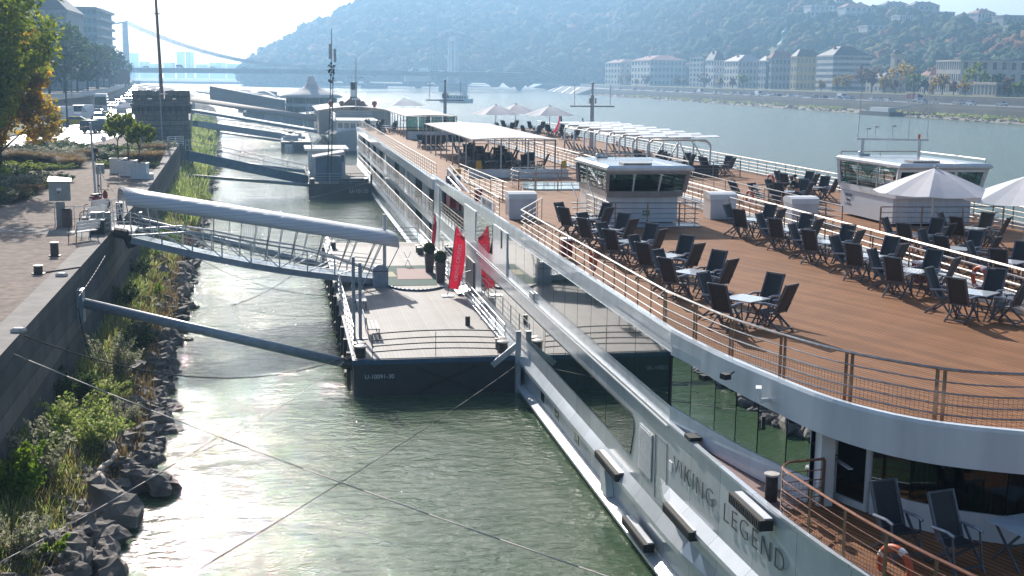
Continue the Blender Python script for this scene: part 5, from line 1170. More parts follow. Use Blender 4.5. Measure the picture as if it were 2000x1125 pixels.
# curved floor: girder with slight hump
def gpt(u, s_, z): p = GA.lerp(GB, u); return Vector((p.x, p.y, p.z+z-.3*math.sin(math.pi*min(1, max(0, u)))))+sd_*s_
for s_ in (-1, 1):
    m = MB()
    for i in range(9): m.beam(gpt(i/9, s_*wd, -.12), gpt((i+1)/9, s_*wd, -.12), .1, .32)
    m.build('girder', 'galv_paint', g0)
MB().loft([[gpt(i/10, -wd, .04), gpt(i/10, wd, .04)] for i in range(11)]).build('walkway', 'table_top', g0)
NP = 9
for s_ in (-1, 1):
    t_ = MB(); 
    hz = lambda u: .35+.75*math.sin(math.pi*min(1, max(0, u))**.9)*1.0 if False else (.1+1.0*min(1, u/.25) if u < .25 else (1.1 if u < .72 else 1.1-(u-.72)/.28*.9))
    for i in range(NP): t_.beam(gpt(i/NP, s_*wd, hz(i/NP)), gpt((i+1)/NP, s_*wd, hz((i+1)/NP)), .09, .09)
    t_.build('top_chord', 'galv', g0)
    for i in range(1, NP): MB().beam(gpt(i/NP, s_*wd, -.1), gpt(i/NP, s_*wd, hz(i/NP)), .07, .07).build('truss_post', 'galv', g0)
    for i in range(1, NP-1):
        a, c = ((i, i+1) if i >= 5 else (i+1, i)); MB().beam(gpt(a/NP, s_*wd, 0), gpt(c/NP, s_*wd, hz(c/NP)), .04, .05).build('brace', 'galv', g0)
    r_ = MB()
    for z in (.25, .45, .65, .85, 1.05): r_.path([gpt(.02+.96*i/8, s_*(wd-.12), z) for i in range(9)], .014, 5)
    r_.build('handrail', 'galv', g0)
# canopy: curved sheet, carried on hoops
CA = PY(237, 366, 61.2); CB = PY(762, 451, 64.6)   # near top edge line
TA, TB = CA.copy(), CB.copy()
rows = []
N = 10
def can(u, k):   # k 0..1 from near lower lip over the crown to the far lip
    p = TA.lerp(TB, u); w2 = 1.35; a = math.pi*(.01+.98*k); cs = math.cos(a); return Vector((p.x, p.y, p.z-.82))+sd_*(w2*math.copysign(abs(cs)**.55, cs))+Vector((0, 0, .80*math.sin(a)**.62))
cp = MB(); cp.loft([[can(i/N, k/12) for k in range(13)] for i in range(N+1)])
co = cp.build('canopy', 'corrugated', g0, smooth=True); sol = co.modifiers.new('solid', 'SOLIDIFY'); sol.thickness = .04
for i in range(N+1):
    u = i/N; MB().path([can(u, k/8)+Vector((0, 0, -.03)) for k in range(9)], .022, 5).build('hoop', 'galv', g0)
    for k, s_ in ((0, 1), (1, -1)):
        for dd in ((0, .35) if 4 < i < 10 else (0,)):
            q = min(1, max(0, u*.985+.005)); b_ = gpt(q, s_*wd, .3); tp = can(u, k)+Vector((dd*.25, 0, .05)); MB().tube(b_, tp, .026, 5).build('canopy_post', 'galv', g0)
MB().tube((5.15, 64.2, zt), (5.15, 64.2, 5.3), .09, 10).build('end_post', 'galv', g0)
MB().tube((3.9, 63.6, zt), (5.1, 64.2, 3.9), .03, 6).build('stay', 'galv', g0)
gt_ = MB()
for k in range(11): a = 4.05+k*.12; gt_.tube(gpt(.46+.008*k, -wd+.02, .2), gpt(.46+.008*k, -wd+.02, 2.3), .012, 4)
gt_.build('gate', 'galv', g0)
# landing rails at the quay end
simple_rail(g0, [(-9.4, 60.2, ZQ), (-8.3, 62.0, ZQ)], h=1.0, mt_='paint_white', step=.5); simple_rail(g0, [(-9.3, 63.6, ZQ), (-8.2, 66.2, ZQ+.25)], h=1.05, mt_='paint_white', step=.6)
simple_rail(g0, [(-9.0, 62.4, ZQ), (-7.4, 62.2, ZQ)], h=.9, rails=(1, .5), mt_='paint_white', step=.8)
MB().slab([(-8.5, 62.0, ZQ+.03), (-7.2, 61.6, ZQ-.02), (-7.2, 64.0, ZQ-.02), (-8.5, 64.2, ZQ+.03)], (0, 0, .06)).build('landing_plate', 'canvas_white', g0)
MB().path([(-8.1, 61.6, ZQ), (-7.5, 61.5, ZQ-.1), (-7.3, 61.6, ZQ-.7)], .25, 8).build('edge_cover', 'black_rubber', g0)
# ================================================================ second pontoon, other gangways and moored boats
p2 = thing('mooring_pontoon', 'second dark pontoon with two cabins and a tall antenna mast', 'pontoon', (5.7, 127, 0))
x0, x1, y0, y1, zt = 2.5, 8.9, 126.9, 153, 1.55
MB().bb((x0, y0, -.6), (x1, y1, zt-.04)).build('hull', 'dark_hull', p2)
MB().bb((x0+.04, y0+.04, zt-.04), (x1-.04, y1-.04, zt)).build('deck', 'concrete', p2)
tx = text_mesh(None, 'U-10135', .55, 'white_print', p2, frame_mw((7.6, y0-.012, .75), (1, 0, 0), (0, 0, 1)), 'lettering', .004); tx.location = -p2.location
c_ = MB().bb((3.3, 129.3, zt), (6.0, 132.5, zt+2.5)).build('front_shed', 'blue_girder', p2)
MB().slab([(3.0, 129.0, zt+2.45), (6.25, 129.0, zt+3.0), (6.25, 132.8, zt+3.0), (3.0, 132.8, zt+2.45)], (0, 0, .12)).build('shed_roof', 'canvas_white', c_)
c_ = MB().bb((2.7, 134.5, zt), (6.6, 141, zt+2.9)).build('cabin', 'board_white', p2); MB().bb((2.3, 134.1, zt+2.9), (7.0, 141.4, zt+3.12)).build('cabin_roof', 'canvas_white', c_)
MB().bb((6.0, 134.4, zt+1.7), (6.45, 134.5, zt+2.4)).build('window', 'window_far', c_)
simple_rail(p2, [(x0+.1, y0+.15, zt), (x1-.1, y0+.15, zt), (x1-.1, 150, zt)], step=2.2, r=.03); simple_rail(p2, [(x0+.1, y0+.15, zt), (x0+.1, 131, zt)], step=1.5, r=.03)
MB().bb((5.6, y0+.4, zt), (8.2, y0+1.2, zt+.5)).build('deck_box', 'shade_grey', p2)
bitts(p2, 2.9, 127.2, zt); bitts(p2, 8.4, 127.2, zt)
MB().beam((8.85, 126.75, -.2), (8.85, 126.75, 2.5), .2, .16).build('corner_post', 'dark_hull', p2)
am = thing('antenna_mast', 'tall dark lattice mast with two panel antennas rising from the second pontoon', 'mast', (4.55, 129, zt))
m = MB()
for dx_ in (0, .42): m.tube((dx_*1.0-.1, 0, 0), (.55+dx_*.5-.1, 0, 11.6), .06, 6, .045)
for i in range(14): z = .6+.8*i; m.tube((z*.047-.1, 0, z), (.34+z*.03, 0, z+.4), .025, 4)
part(m, 'lattice', 'lamp_iron', am)
part(MB().box((.4, 0, 13.3), (.34, .2, 1.5)).box((.85, 0, 12.9), (.26, .2, 1.35)), 'antenna_panel', 'galv', am)
r_ = random.Random(3); m = MB()
for i in range(16): z = 9.6+2.6*r_.random(); m.box((.45+r_.uniform(-.25, .3), 0, z), (.2, .14, .22)); m.tube((.45, 0, z), (.45+r_.uniform(-.6, .6), 0, z+r_.uniform(-.2, .3)), .02, 4)
m.tube((.45, 0, 11), (.55, 0, 15.6), .035, 5); part(m, 'aerials', 'lamp_iron', am)
lp = thing('deck_lamp', 'white lamp arm beside the cabin of the second pontoon', 'lamp', (3.0, 133.9, zt)); part(MB().tube((0, 0, 0), (0, 0, 3.9), .06, 8).tube((0, 0, 3.2), (1.7, 0, 4.9), .03, 6).box((1.8, 0, 4.95), (.6, .2, .12), ry=-.5), 'pole', 'galv', lp); part(MB().box((0, -.08, 2.4), (.35, .06, .4)), 'sign_plate', 'white_print', lp)
def girder_gangway(a, c, label, mt_, h, canopy=None, tunnel=None, w_=1.0, rail=True):
    a, c = Vector(a), Vector(c); g_ = thing('gangway', label, 'gangway', a); d = (c-a).normalized(); s_ = Vector((d.y, -d.x, 0)).normalized()
    for q in (-1, 1): MB().beam(a+s_*w_*q-Vector((0, 0, h/2)), c+s_*w_*q-Vector((0, 0, h/2)), .12, h).build('girder', mt_, g_)
    MB().slab([a-s_*w_, c-s_*w_, c+s_*w_, a+s_*w_], (0, 0, .05)).build('walkway', 'table_top', g_)
    if rail:
        for q in (-1, 1): simple_rail(g_, [a+s_*w_*q, c+s_*w_*q], h=1.05, rails=(1, .55), mt_='galv', step=2.6, r=.03)
    if canopy:
        z0, z1, mt2 = canopy; m = MB(); m.loft([[p+s_*w_*1.25*math.cos(math.pi*k/6)+Vector((0, 0, z0+(z1-z0)*math.sin(math.pi*k/6))) for k in range(7)] for p in (a, a.lerp(c, .5), c)]); o = m.build('canopy', mt2, g_, smooth=True)
        o.modifiers.new('s', 'SOLIDIFY').thickness = .06
        for i in range(9): p = a.lerp(c, i/8); MB().tube(p+s_*w_, p+s_*w_*1.2+Vector((0, 0, z0)), .03, 5).build('canopy_post', 'galv', g_)
    return g_
girder_gangway(P(366, 294, 4.85), (2.6, 131.5, 1.95), 'open gangway with a deep blue steel girder down to the second pontoon', 'blue_girder', .95, w_=.75)
girder_gangway(P(381, 236, 4.9), (1.2, 222, 2.0), 'light blue gangway with thin railings in front of the brown canopy', 'galv_paint', .9, w_=.7)
girder_gangway(P(380, 214, 4.9), (8.5, 236, 2.0), 'gangway roofed by a long brown canopy', 'galv_paint', .5, canopy=(1.7, 2.6, 'cloth_tan'), w_=1.0)
g_ = girder_gangway(P(402, 196, 4.9), (0, 330, 2.4), 'wide gangway closed in by dark panelled walls', 'trim_grey', .6, rail=False, w_=1.6)
a, c = P(402, 196, 5.0), Vector((0, 330, 2.5)); 
MB().slab([a+Vector((1.2, -1.2, 0)), c+Vector((.8, -1.7, 0)), c+Vector((.8, -1.7, 3.3)), a+Vector((1.2, -1.2, 4.0))], (0, .1, 0)).build('side_panel', 'tiles_wall', g_); MB().slab([a+Vector((1.2, -1.3, 4.0)), c+Vector((.8, -1.8, 3.3)), c+Vector((.8, 1.2, 3.4)), a+Vector((1.2, 1.2, 4.1))], (0, 0, .15)).build('roof', 'canvas_white', g_)
girder_gangway(P(388, 178, 4.9), (6, 420, 2.4), 'farthest gangway with a pale roof edge', 'galv_paint', .6, canopy=(2, 2.5, 'canvas_white'), w_=1.4)
# moored boats downstream
def hull_loft(L_, W_, z, bow=.25, n=12, flare=.12):
    """local: bow towards -Y, length along Y"""
    secs = []
    for i in range(n+1):
        u = i/n; w_ = W_/2*min(1, (u/bow)**.6 if u < bow else 1)*(1 if u < .9 else 1-(u-.9)*1.2); w_ = max(w_, .04)
        secs.append([(-w_, u*L_, z+(.35*(1-u/bow)**2*z if u < bow else 0)), (-w_*(1-flare), u*L_+.0, -.4), (w_*(1-flare), u*L_, -.4), (w_, u*L_, z+(.35*(1-u/bow)**2*z if u < bow else 0))])
    m = MB(); m.loft(secs); m.add([secs[-1][0], secs[-1][1], secs[-1][2], secs[-1][3]], [(0, 1, 2, 3)]); 
    m.loft([[s[0], s[3]] for s in secs]); return m
def windows_row(par, xa, xb, y, z0, z1, n, mt_='window_far', axis='x', frame=.02, name='window'):
    w_ = (xb-xa)/n
    for i in range(n):
        a = xa+w_*i+w_*.12; c = xa+w_*(i+1)-w_*.12
        if axis == 'x': MB().bb((a, y-frame, z0), (c, y+.05, z1)).build(name, mt_, par)
        else: MB().bb((y-frame, a, z0), (y+.05, c, z1)).build(name, mt_, par)
B1 = thing('moored_steamer', 'old steamer with grey tented saloon, black funnel and red ventilators', 'boat', (12.0, 200, 0))
part(hull_loft(70, 8.5, 3.0, .12), 'hull', 'car_silver', B1)
part(MB().bb((-4.3, 0.2, .0), (4.3, 69, .5)), 'boot_stripe', 'shade_grey', B1)
part(MB().bb((-3.2, 7, 3.0), (3.4, 20, 5.0)), 'fore_cabin', 'ship_white', B1)
for i in range(6): part(MB().bb((-3.0+1.05*i, 6.95, 3.9), (-2.2+1.05*i, 7, 4.7)), 'window', 'window_far', B1)
part(MB().bb((-3.6, 6.2, 5.0), (3.8, 21, 5.18)), 'awning', 'canvas_white', B1)
part(MB().bb((-5.6, 24, 2.0), (7.2, 58, 6.3)), 'tented_saloon', 'cloth_tan', B1)
part(MB().loft([[(x, 23.6, 6.3+.7*(1-((x-.8)/6.8)**2)) for x in np.linspace(-6, 7.6, 9)], [(x, 58, 6.3+.7*(1-((x-.8)/6.8)**2)) for x in np.linspace(-6, 7.6, 9)]]), 'saloon_roof', 'canvas_white', B1)
part(MB().tube((1.2, 34, 6.4), (1.2, 34, 8.6), .75, 14), 'funnel_base', 'shade_grey', B1); part(MB().tube((1.2, 34, 8.6), (1.2, 34, 9.9), .62, 14), 'funnel_band', 'paint_white', B1); part(MB().tube((1.2, 34, 9.9), (1.2, 34, 11.3), .6, 14), 'funnel_top', 'black_gap', B1)
for i, x in enumerate((-3.2, -1.2, 2.6, 4.8)): part(MB().tube((x, 31, 6.5), (x, 31, 7.2), .25, 8).ball((x, 30.9, 7.45), .5, 10, 6), 'ventilator', 'fire_red' if i in (0, 3) else 'wood_brown', B1)
part(MB().loft([[(-1.8, 33, 6.6), (.4, 33, 8.3), (.4, 36, 8.3), (-1.8, 36, 6.6)], [(4.2, 33, 6.6), (2, 33, 8.3), (2, 36, 8.3), (4.2, 36, 6.6)]], closed=True), 'paddle_box', 'wood_brown', B1)
part(MB().tube((1.0, 26, 3), (1.2, 26, 15.8), .11, 8, .07).beam((-.4, 26, 12.2), (2.6, 26, 12.2), .08, .08).box((1.1, 25.7, 8.3), (1.4, .5, .3)), 'mast', 'galv', B1)
part(MB().path([(2.6, -.1, 2.6), (2.4, -.3, 1.2), (1.8, -.35, .9)], .09, 6).path([(2.4, -.3, 1.2), (3.1, -.35, 1.1)], .09, 6), 'anchor', 'black_gap', B1)
simple_rail(B1, [(8.6, 207, 5.2), (8.6, 221, 5.2), (15.5, 221, 5.2)], step=3, r=.05)
P3 = thing('mooring_pontoon', 'third low pontoon with cluttered deck below the brown canopy', 'pontoon', (2.2, 205, 0))
MB().bb((-.3, 205, -.5), (4.6, 238, 1.7)).build('hull', 'dark_hull', P3); simple_rail(P3, [(-.2, 205.1, 1.7), (4.5, 205.1, 1.7)], step=1.6, r=.05)
r_ = random.Random(5)
for i in range(9): x, y, s_ = r_.uniform(.3, 4), r_.uniform(206, 230), r_.uniform(.5, 1.2); MB().box((x, y, 1.7+s_*.4), (s_, s_*1.3, s_*.8)).build('deck_gear', r_.choice(['galv', 'ship_white', 'dark_hull']), P3)
tb = thing('tender_boat', 'small white motor boat tied to the third pontoon', 'boat', (.9, 203.0, 0)); part(hull_loft(4.6, 1.8, .8, .5), 'hull', 'ship_white', tb); part(MB().bb((-.6, 1.6, .8), (.6, 3.2, 1.3)), 'cabin', 'galv', tb)
B2 = thing('restaurant_boat', 'round two storey restaurant boat under a pointed white tent roof', 'boat', (5, 320, 0))
part(MB().lathe((5, 14, 0), [(13, -.4), (13, 2.2)], 28), 'hull', 'galv_paint', B2); part(MB().lathe((5, 14, 0), [(11.5, 2.2), (11.5, 8.6)], 28), 'dining_hall', 'window_far', B2)
for z in (2.2, 5.4): part(MB().lathe((5, 14, z), [(12.3, 0), (12.3, .9)], 28), 'balcony_band', 'galv', B2)
part(MB().lathe((5, 14, 8.2), [(14.6, 0), (12, 1.0), (8, 1.9), (4, 3.0), (2.2, 4.4), (1.5, 6.2), (1.3, 6.6), (.3, 6.8)], 16), 'tent_roof', 'canvas_white', B2, True)
for i in range(14): a = i*2*math.pi/14; part(MB().tube((5+12.6*math.cos(a), 14+12.6*math.sin(a), 3), (5+13.6*math.cos(a), 14+13.6*math.sin(a), 8.2), .12, 6), 'tent_pole', 'galv', B2)
tx = text_mesh(None, 'RESTAURANT', 1.8, 'plate_white', B2, frame_mw((7.5, 1.5, 5.0), (1, 0, 0), (0, 0, 1)), 'lettering', .02)
part(MB().loft([[(6.5+5*u, 2.0-1.5*math.sin(u*3), 2.2+3.2*u+.9), (6.5+5*u, 2.0-1.5*math.sin(u*3), 2.2+3.2*u)] for u in np.linspace(-1.2, .4, 9)]), 'curved_stair', 'galv', B2)
B2.scale = (.58, .58, .83); B2.location = (4.7, 322, 0)
for i, (xx, yy, w_, L_, h_, lb) in enumerate([(-5, 345, 12, 30, 5.5, 'low restaurant boat with a domed pale tent left of the round one'), (-9, 430, 13, 34, 6.5, 'boat with an arched membrane roof further downstream'), (-6, 520, 10, 40, 7, 'blue grey ship moored far downstream'), (-22, 640, 14, 50, 6, 'distant moored ship in the haze near the bridge'), (9, 300, 9, 40, 4.6, 'teal boat moored beyond the round restaurant boat')]):
    o = thing('moored_boat', lb, 'boat', (xx, yy, 0)); part(hull_loft(L_, w_, 2.0, .2), 'hull', ['galv_paint', 'galv_paint', 'blue_girder', 'galv', 'car_teal'][i], o); part(MB().bb((-w_*.4, 5, 2), (w_*.4, L_-3, h_-1.5)), 'cabin', ['window_far', 'window_far', 'galv_paint', 'galv', 'galv'][i], o)
    n = 10; z0 = h_-1.5; pk = 2.6 if i < 2 else .4
    part(MB().loft([[(-w_*.55+w_*1.1*k/n, yy_, z0+pk*math.sin(math.pi*k/n)) for k in range(n+1)] for yy_ in (2, L_*.5, L_)]), 'roof', 'canvas_white', o, True)
    for k in range(6): part(MB().bb((-w_*.4+w_*.8*k/6+.2, 4.9, 2.5), (-w_*.4+w_*.8*(k+1)/6-.2, 5, 3.6)), 'window', 'window_far', o)
def tour_boat(px, py, W_, yaw, lb, s_=1, mt_='ship_white'):
    p = P(px, py, 0); o = thing('tour_boat', lb, 'boat', p, yaw); L_ = W_
    part(hull_loft(L_, L_*.24, 1.6*s_, .3), 'hull', mt_, o); part(MB().bb((-L_*.1, L_*.18, 1.6*s_), (L_*.1, L_*.9, 3.5*s_)), 'saloon', 'paint_white', o); part(MB().bb((-L_*.115, L_*.14, 3.5*s_), (L_*.115, L_*.94, 3.7*s_)), 'upper_deck', 'paint_white', o)
    part(MB().bb((-L_*.06, L_*.2, 3.7*s_), (L_*.06, L_*.34, 5.2*s_)), 'wheelhouse', 'paint_white', o); part(MB().bb((-L_*.1, L_*.45, 5.4*s_), (L_*.1, L_*.9, 5.5*s_)), 'awning', 'canvas_white', o)
    for sx in (-1, 1):
        for k in range(8): y = L_*(.21+.085*k); part(MB().box((sx*(L_*.1+.03), y, 2.6*s_), (.06, L_*.055, 1.0*s_)), 'window', 'window_far', o)
        for k in range(5): part(MB().tube((sx*L_*.1, L_*(.46+.1*k), 3.7*s_), (sx*L_*.1, L_*(.46+.1*k), 5.4*s_), .08, 5), 'awning_post', 'galv', o)
    return o
tour_boat(924, 201, 17, math.radians(62), 'white sightseeing boat heading right in the middle of the river')
tour_boat(705, 172, 30, math.radians(-68), 'bluish excursion boat near the far bank in front of the bridge', 1.4, 'galv_paint')
o = thing('work_barge', 'low grey landing barge with a stair at the far quay wall', 'boat', (226, 440, 0)); part(MB().bb((-3, -10, -.3), (2.5, 14, 1.5)), 'hull', 'dark_hull', o); part(MB().bb((-1.5, -6, 1.5), (1.5, 9, 3)), 'cabin', 'galv', o); part(MB().beam((1.5, 4, 1.8), (4.8, -22, 5.0), 1.6, .3), 'stair', 'galv', o)
# ================================================================ quay furniture
def bollard(x, y, h, label, s_=1):
    o = thing('quay_bollard', label, 'bollard', (x, y, ZQ)); part(MB().lathe((0, 0, 0), [(.26*s_, 0), (.26*s_, .04), (.17*s_, .06), (.165*s_, h)], 14), 'post', 'bollard', o); part(MB().lathe((0, 0, h), [(.19*s_, 0), (.19*s_, .04), (.02, .07)], 14), 'cap', 'bollard_top', o); return o
q = P(107, 500, ZQ); bollard(q.x, q.y, .55, 'taller dark bollard on the gravel before the gangway'); q = P(75, 535, ZQ); bollard(q.x, q.y, .3, 'short dark bollard nearer to the quay edge')
q = P(214, 448, ZQ); bollard(q.x, q.y+4, .9, 'rust brown bollard behind the red scooter')
q = P(120, 441, ZQ); k = thing('utility_cabinet', 'grey utility cabinet raised on a post with a slanted lid', 'cabinet', q, .12)
part(MB().box((0, 0, .6), (.42, .3, 1.2)), 'post', 'utility_grey', k); b_ = part(MB().box((0, 0, 1.75), (1.0, .55, .95)), 'box', 'utility_grey', k); part(MB().slab([(-.55, -.36, 2.24), (.58, -.36, 2.22), (.58, .36, 2.3), (-.5, .36, 2.42)], (0, 0, .05)), 'lid', 'galv', k); part(MB().box((-.02, -.285, 1.86), (.22, .01, .14)), 'notice_plate', 'white_print', b_); part(MB().box((-.05, -.285, 1.72), (.08, .01, .07)), 'lock', 'black_gap', b_)
q = P(132, 443, ZQ); o = thing('litter_bin', 'dark round litter bin beside the cabinet post', 'bin', q); part(MB().lathe((0, 0, 0), [(.24, 0), (.26, .85)], 14), 'body', 'planter_brown', o); part(MB().lathe((0, 0, .85), [(.28, 0), (.2, .06)], 14), 'lid', 'black_gap', o)
o = thing('guard_rail', 'low white guard rail between the litter bin and the benches', 'railing', P(150, 440, ZQ)); simple_rail(o, [P(108, 441, ZQ), P(184, 440, ZQ)], h=.95, rails=(1, .35), mt_='paint_white', step=1.1)
q = P(187, 385, ZQ); o = thing('power_pole', 'slim grey pole with a meter box on its twin posts', 'pole', q)
part(MB().tube((0, 0, 0), (-.12, 0, 4.6), .07, 8), 'pole', 'galv', o); part(MB().tube((.18, 0, 0), (.18, 0, 1.6), .06, 8).tube((.34, 0, 0), (.34, 0, 1.6), .04, 8), 'box_post', 'galv', o); b_ = part(MB().box((.33, -.02, 1.75), (.5, .3, .6)), 'meter_box', 'utility_grey', o); part(MB().box((.36, -.18, 1.82), (.13, .01, .22)), 'notice_plate', 'galv', b_)
part(MB().box((.12, 0, 2.9), (.25, .1, .3)).tube((.1, 0, 2.6), (.3, 0, 2.2), .03, 5), 'cable_fitting', 'black_gap', o)
# scooter
q = P(196, 408, ZQ); o = thing('motor_scooter', 'red motor scooter parked beside the gangway landing', 'scooter', q, math.radians(-28))
part(MB().ball((0, -.35, .62), .28, 10, 6, (.6, 1.5, .55)).ball((0, .5, .75), .2, 8, 6, (.9, .5, 1.3)), 'bodywork', 'moped_red', o, True); part(MB().box((0, -.3, .84), (.28, .7, .1)), 'seat', 'black_gap', o)
for y in (-.55, .68): w_ = part(MB().torus((0, y, .25), .2, .06, (1, 0, 0), 16, 6), 'wheel', 'tyre', o, True); part(MB().lathe((0, y, .25), [(.1, -.03), (.1, .03)], 8), 'hub', 'galv', w_)
part(MB().tube((0, .68, .25), (0, .48, 1.05), .03, 6).tube((-.32, .45, 1.05), (.32, .45, 1.05), .02, 6), 'handlebar', 'black_gap', o); part(MB().box((0, -.86, .6), (.2, .02, .16)), 'plate', 'plate_white', o); part(MB().box((0, -.78, .72), (.25, .06, .1)), 'tail_light', 'tail_lamp', o)
for s_ in (-1, 1): part(MB().tube((s_*.2, .45, 1.05), (s_*.3, .4, 1.25), .01, 4).ball((s_*.31, .4, 1.28), .06, 8, 5), 'mirror', 'black_gap', o)
bench(P(163, 470, ZQ), math.radians(55), 'white slatted bench with round iron armrests on the quay edge, nearest of three', scroll=True, L_=1.5)
bench(P(180, 440, ZQ), math.radians(60), 'white iron armed bench in the middle of the three beside the gangway rail', scroll=True, L_=1.5)
bench(P(186, 424, ZQ), math.radians(60), 'white iron armed bench farthest along beside the red scooter', scroll=True, L_=1.4)
tag(MB().box(tuple(P(197, 432, ZQ+.5)), (.9, .5, .9)).build('counter_box', 'utility_grey'), 'grey box counter at the gangway entrance', 'box')
tag(MB().box(tuple(P(190, 443, ZQ+.35)), (.7, .5, .7)).build('bin_box', 'black_gap'), 'black box bin beside the gangway entrance', 'bin')
for px, py, lb in ((120, 537, 'small pale stone with ropes on the quay edge'), (36, 645, 'flat pale stone on the quay edge at the cable')): tag(MB().ball(tuple(P(px, py, ZQ+.06)), .16, 7, 5, (1.6, .8, .6)).build('stone', 'bollard_top'), lb, 'stone')
wire('tangle of old ropes on the quay beside the short bollard', P(82, 533, ZQ+.03), P(155, 522, ZQ+.03), 0, .03, 'rope_dark', name='rope')
# white planters with young trees
def leafy_tree(name, label, loc, h, R_, n, leaf, mt_, seed, trunk=.12, group=None, base=.35, lobes=9, cat='tree', ell=(1, 1, 1)):
    t_ = thing(name, label, cat, loc, group=group); r = random.Random(seed); m = MB()
    m.tube((0, 0, 0), (0, 0, h*base), trunk, 8, trunk*.75); nr = np.random.default_rng(seed); C_ = []
    for i in range(lobes):
        a = i*2.4+r.random(); u = r.random(); q = R_*(.25+.6*r.random()); z = h*(base+(1-base)*(.2+.65*u)); c = Vector((q*math.cos(a)*ell[0], q*math.sin(a)*ell[1], z)); C_.append(c)
        m.tube((0, 0, h*base*.92), c*.5+Vector((0, 0, h*base*.5)), trunk*.45, 6, trunk*.3); m.tube(c*.5+Vector((0, 0, h*base*.5)), c, trunk*.3, 5, trunk*.1)
    part(m, 'trunk', 'bark', t_); P_ = []
    for c in C_+[Vector((0, 0, h*.9))]:
        k = n//(lobes+1); d = nr.normal(size=(k, 3)); d /= np.linalg.norm(d, axis=1)[:, None]; rr = R_*(.38+.16*nr.random()); sub = nr.normal(size=(k//25+1, 3)); sub /= np.linalg.norm(sub, axis=1)[:, None]
        cc = sub[nr.integers(0, len(sub), k)]*rr*(.55+.45*nr.random((k, 1))); P_.append(np.array(c)+cc*np.array(ell)+d*rr*.30*nr.random((k, 1))**.5)
    V, Fc = leafcards(np.concatenate(P_), leaf, .25, 1.5, seed); mobj('crown', npmesh('crown', V, Fc, mt_), t_); return t_
for i, (px, py, lb) in enumerate(((232, 338, 'left white slatted planter box'), (252, 343, 'middle white slatted planter box'), (274, 349, 'right white slatted planter box nearest the quay edge'))):
    q = P(px, py, ZQ); o = thing('planter_box', lb, 'planter', q, -.1, 'white planter boxes'); part(MB().box((0, 0, .58), (1.1, 1.1, 1.1)), 'box', 'board_white', o)
    for z in (.06, 1.12): part(MB().box((0, 0, z), (1.18, 1.18, .09)), 'rim', 'planter_white', o)
    part(MB().box((0, 0, 1.17), (.95, .95, .04)), 'soil', 'soil', o)
    leafy_tree('young_tree', ['young round headed tree growing in the left planter box', 'young tree growing in the middle planter box', 'young tree growing in the right planter box'][i], (q.x, q.y, ZQ+1.18), [3.2, 3.3, 2.9][i], [1.15, 1.2, 1.0][i], 2600, .13, 'leaf_green', 70+i, .05, 'young trees in planter boxes', .42)
tag(MB().box(tuple(P(291, 344, ZQ+.2)), (.5, .9, .4), rz=.3).build('folded_frame', 'planter_white'), 'small folded white frame leaning by the right planter box', 'frame')
# ornamental beds
beds = MB()
for poly in ([(-60, 330), (0, 296), (95, 278), (150, 292), (178, 318), (150, 330), (70, 333), (0, 345), (-60, 360)], [(-80, 350), (60, 340), (125, 352), (120, 362), (40, 395), (-10, 410), (-80, 420)], [(205, 322), (225, 300), (300, 288), (325, 296), (302, 332), (296, 336), (215, 330)]):
    beds.quad(*[P(x, y, ZQ+.006) for x, y in poly])
struct(beds.build('flower_bed', 'soil'))
BED = [(15, 312, 'rust', 1.5, .9), (45, 316, 'rust', 1.5, .9), (75, 318, 'rust', 1.4, .9), (103, 320, 'rust', 1.3, .85), (128, 322, 'dry', 1.3, .9), (142, 327, 'dry', 1.1, .8), (30, 330, 'green', 1.2, .6), (60, 331, 'green', 1.2, .6), (88, 332, 'green', 1.0, .5), (115, 331, 'green', .9, .5), (0, 338, 'dark', 1.4, .8), (30, 345, 'dark', 1.3, .7),
 (60, 300, 'dark', 1.5, .9), (90, 300, 'dark', 1.6, .9), (115, 303, 'silver', 1.6, .9), (140, 304, 'silver', 1.4, .9), (160, 308, 'silver', 1.4, .9), (172, 312, 'rust', 1.2, .9), (40, 298, 'silver', 1.5, .9), (75, 290, 'rust', 1.6, .8), (98, 290, 'dark', 1.5, 1.1), (120, 292, 'silver', 1.4, 1.1), (148, 296, 'dark', 1.4, .9), (10, 300, 'dark', 1.5, .7),
 (8, 372, 'silver', 1.2, .9), (28, 370, 'silver', 1.2, 1.0), (50, 366, 'silver', 1.0, .8), (70, 360, 'silver', .9, .9), (88, 357, 'dark', 1.0, .7), (105, 358, 'bright', .8, .4), (120, 356, 'dark', .9, .6), (60, 378, 'dry', .7, .55), (42, 388, 'dark', .8, .5), (22, 392, 'rust', .9, .7), (0, 395, 'silver', 1.0, .8), (95, 366, 'green', .7, .35), (5, 350, 'bright', .5, 1.0), (3, 392, 'bright', .35, .9),
 (218, 316, 'dark', 1.2, .9), (235, 312, 'silver', 1.3, .8), (262, 316, 'rust', 1.3, .8), (282, 312, 'silver', 1.4, 1.0), (300, 302, 'rust', 1.4, 1.0), (297, 328, 'dark', .7, .5), (300, 318, 'dry', 1.0, 1.0), (250, 300, 'green', 1.5, .8), (275, 296, 'silver', 1.6, 1.0), (210, 302, 'dark', 1.3, .9), (192, 300, 'dark', 1.5, .9), (310, 292, 'silver', 1.4, .9), (232, 300, 'dark', 1.5, .9), (216, 328, 'green', .8, .6)]
PROT = {}
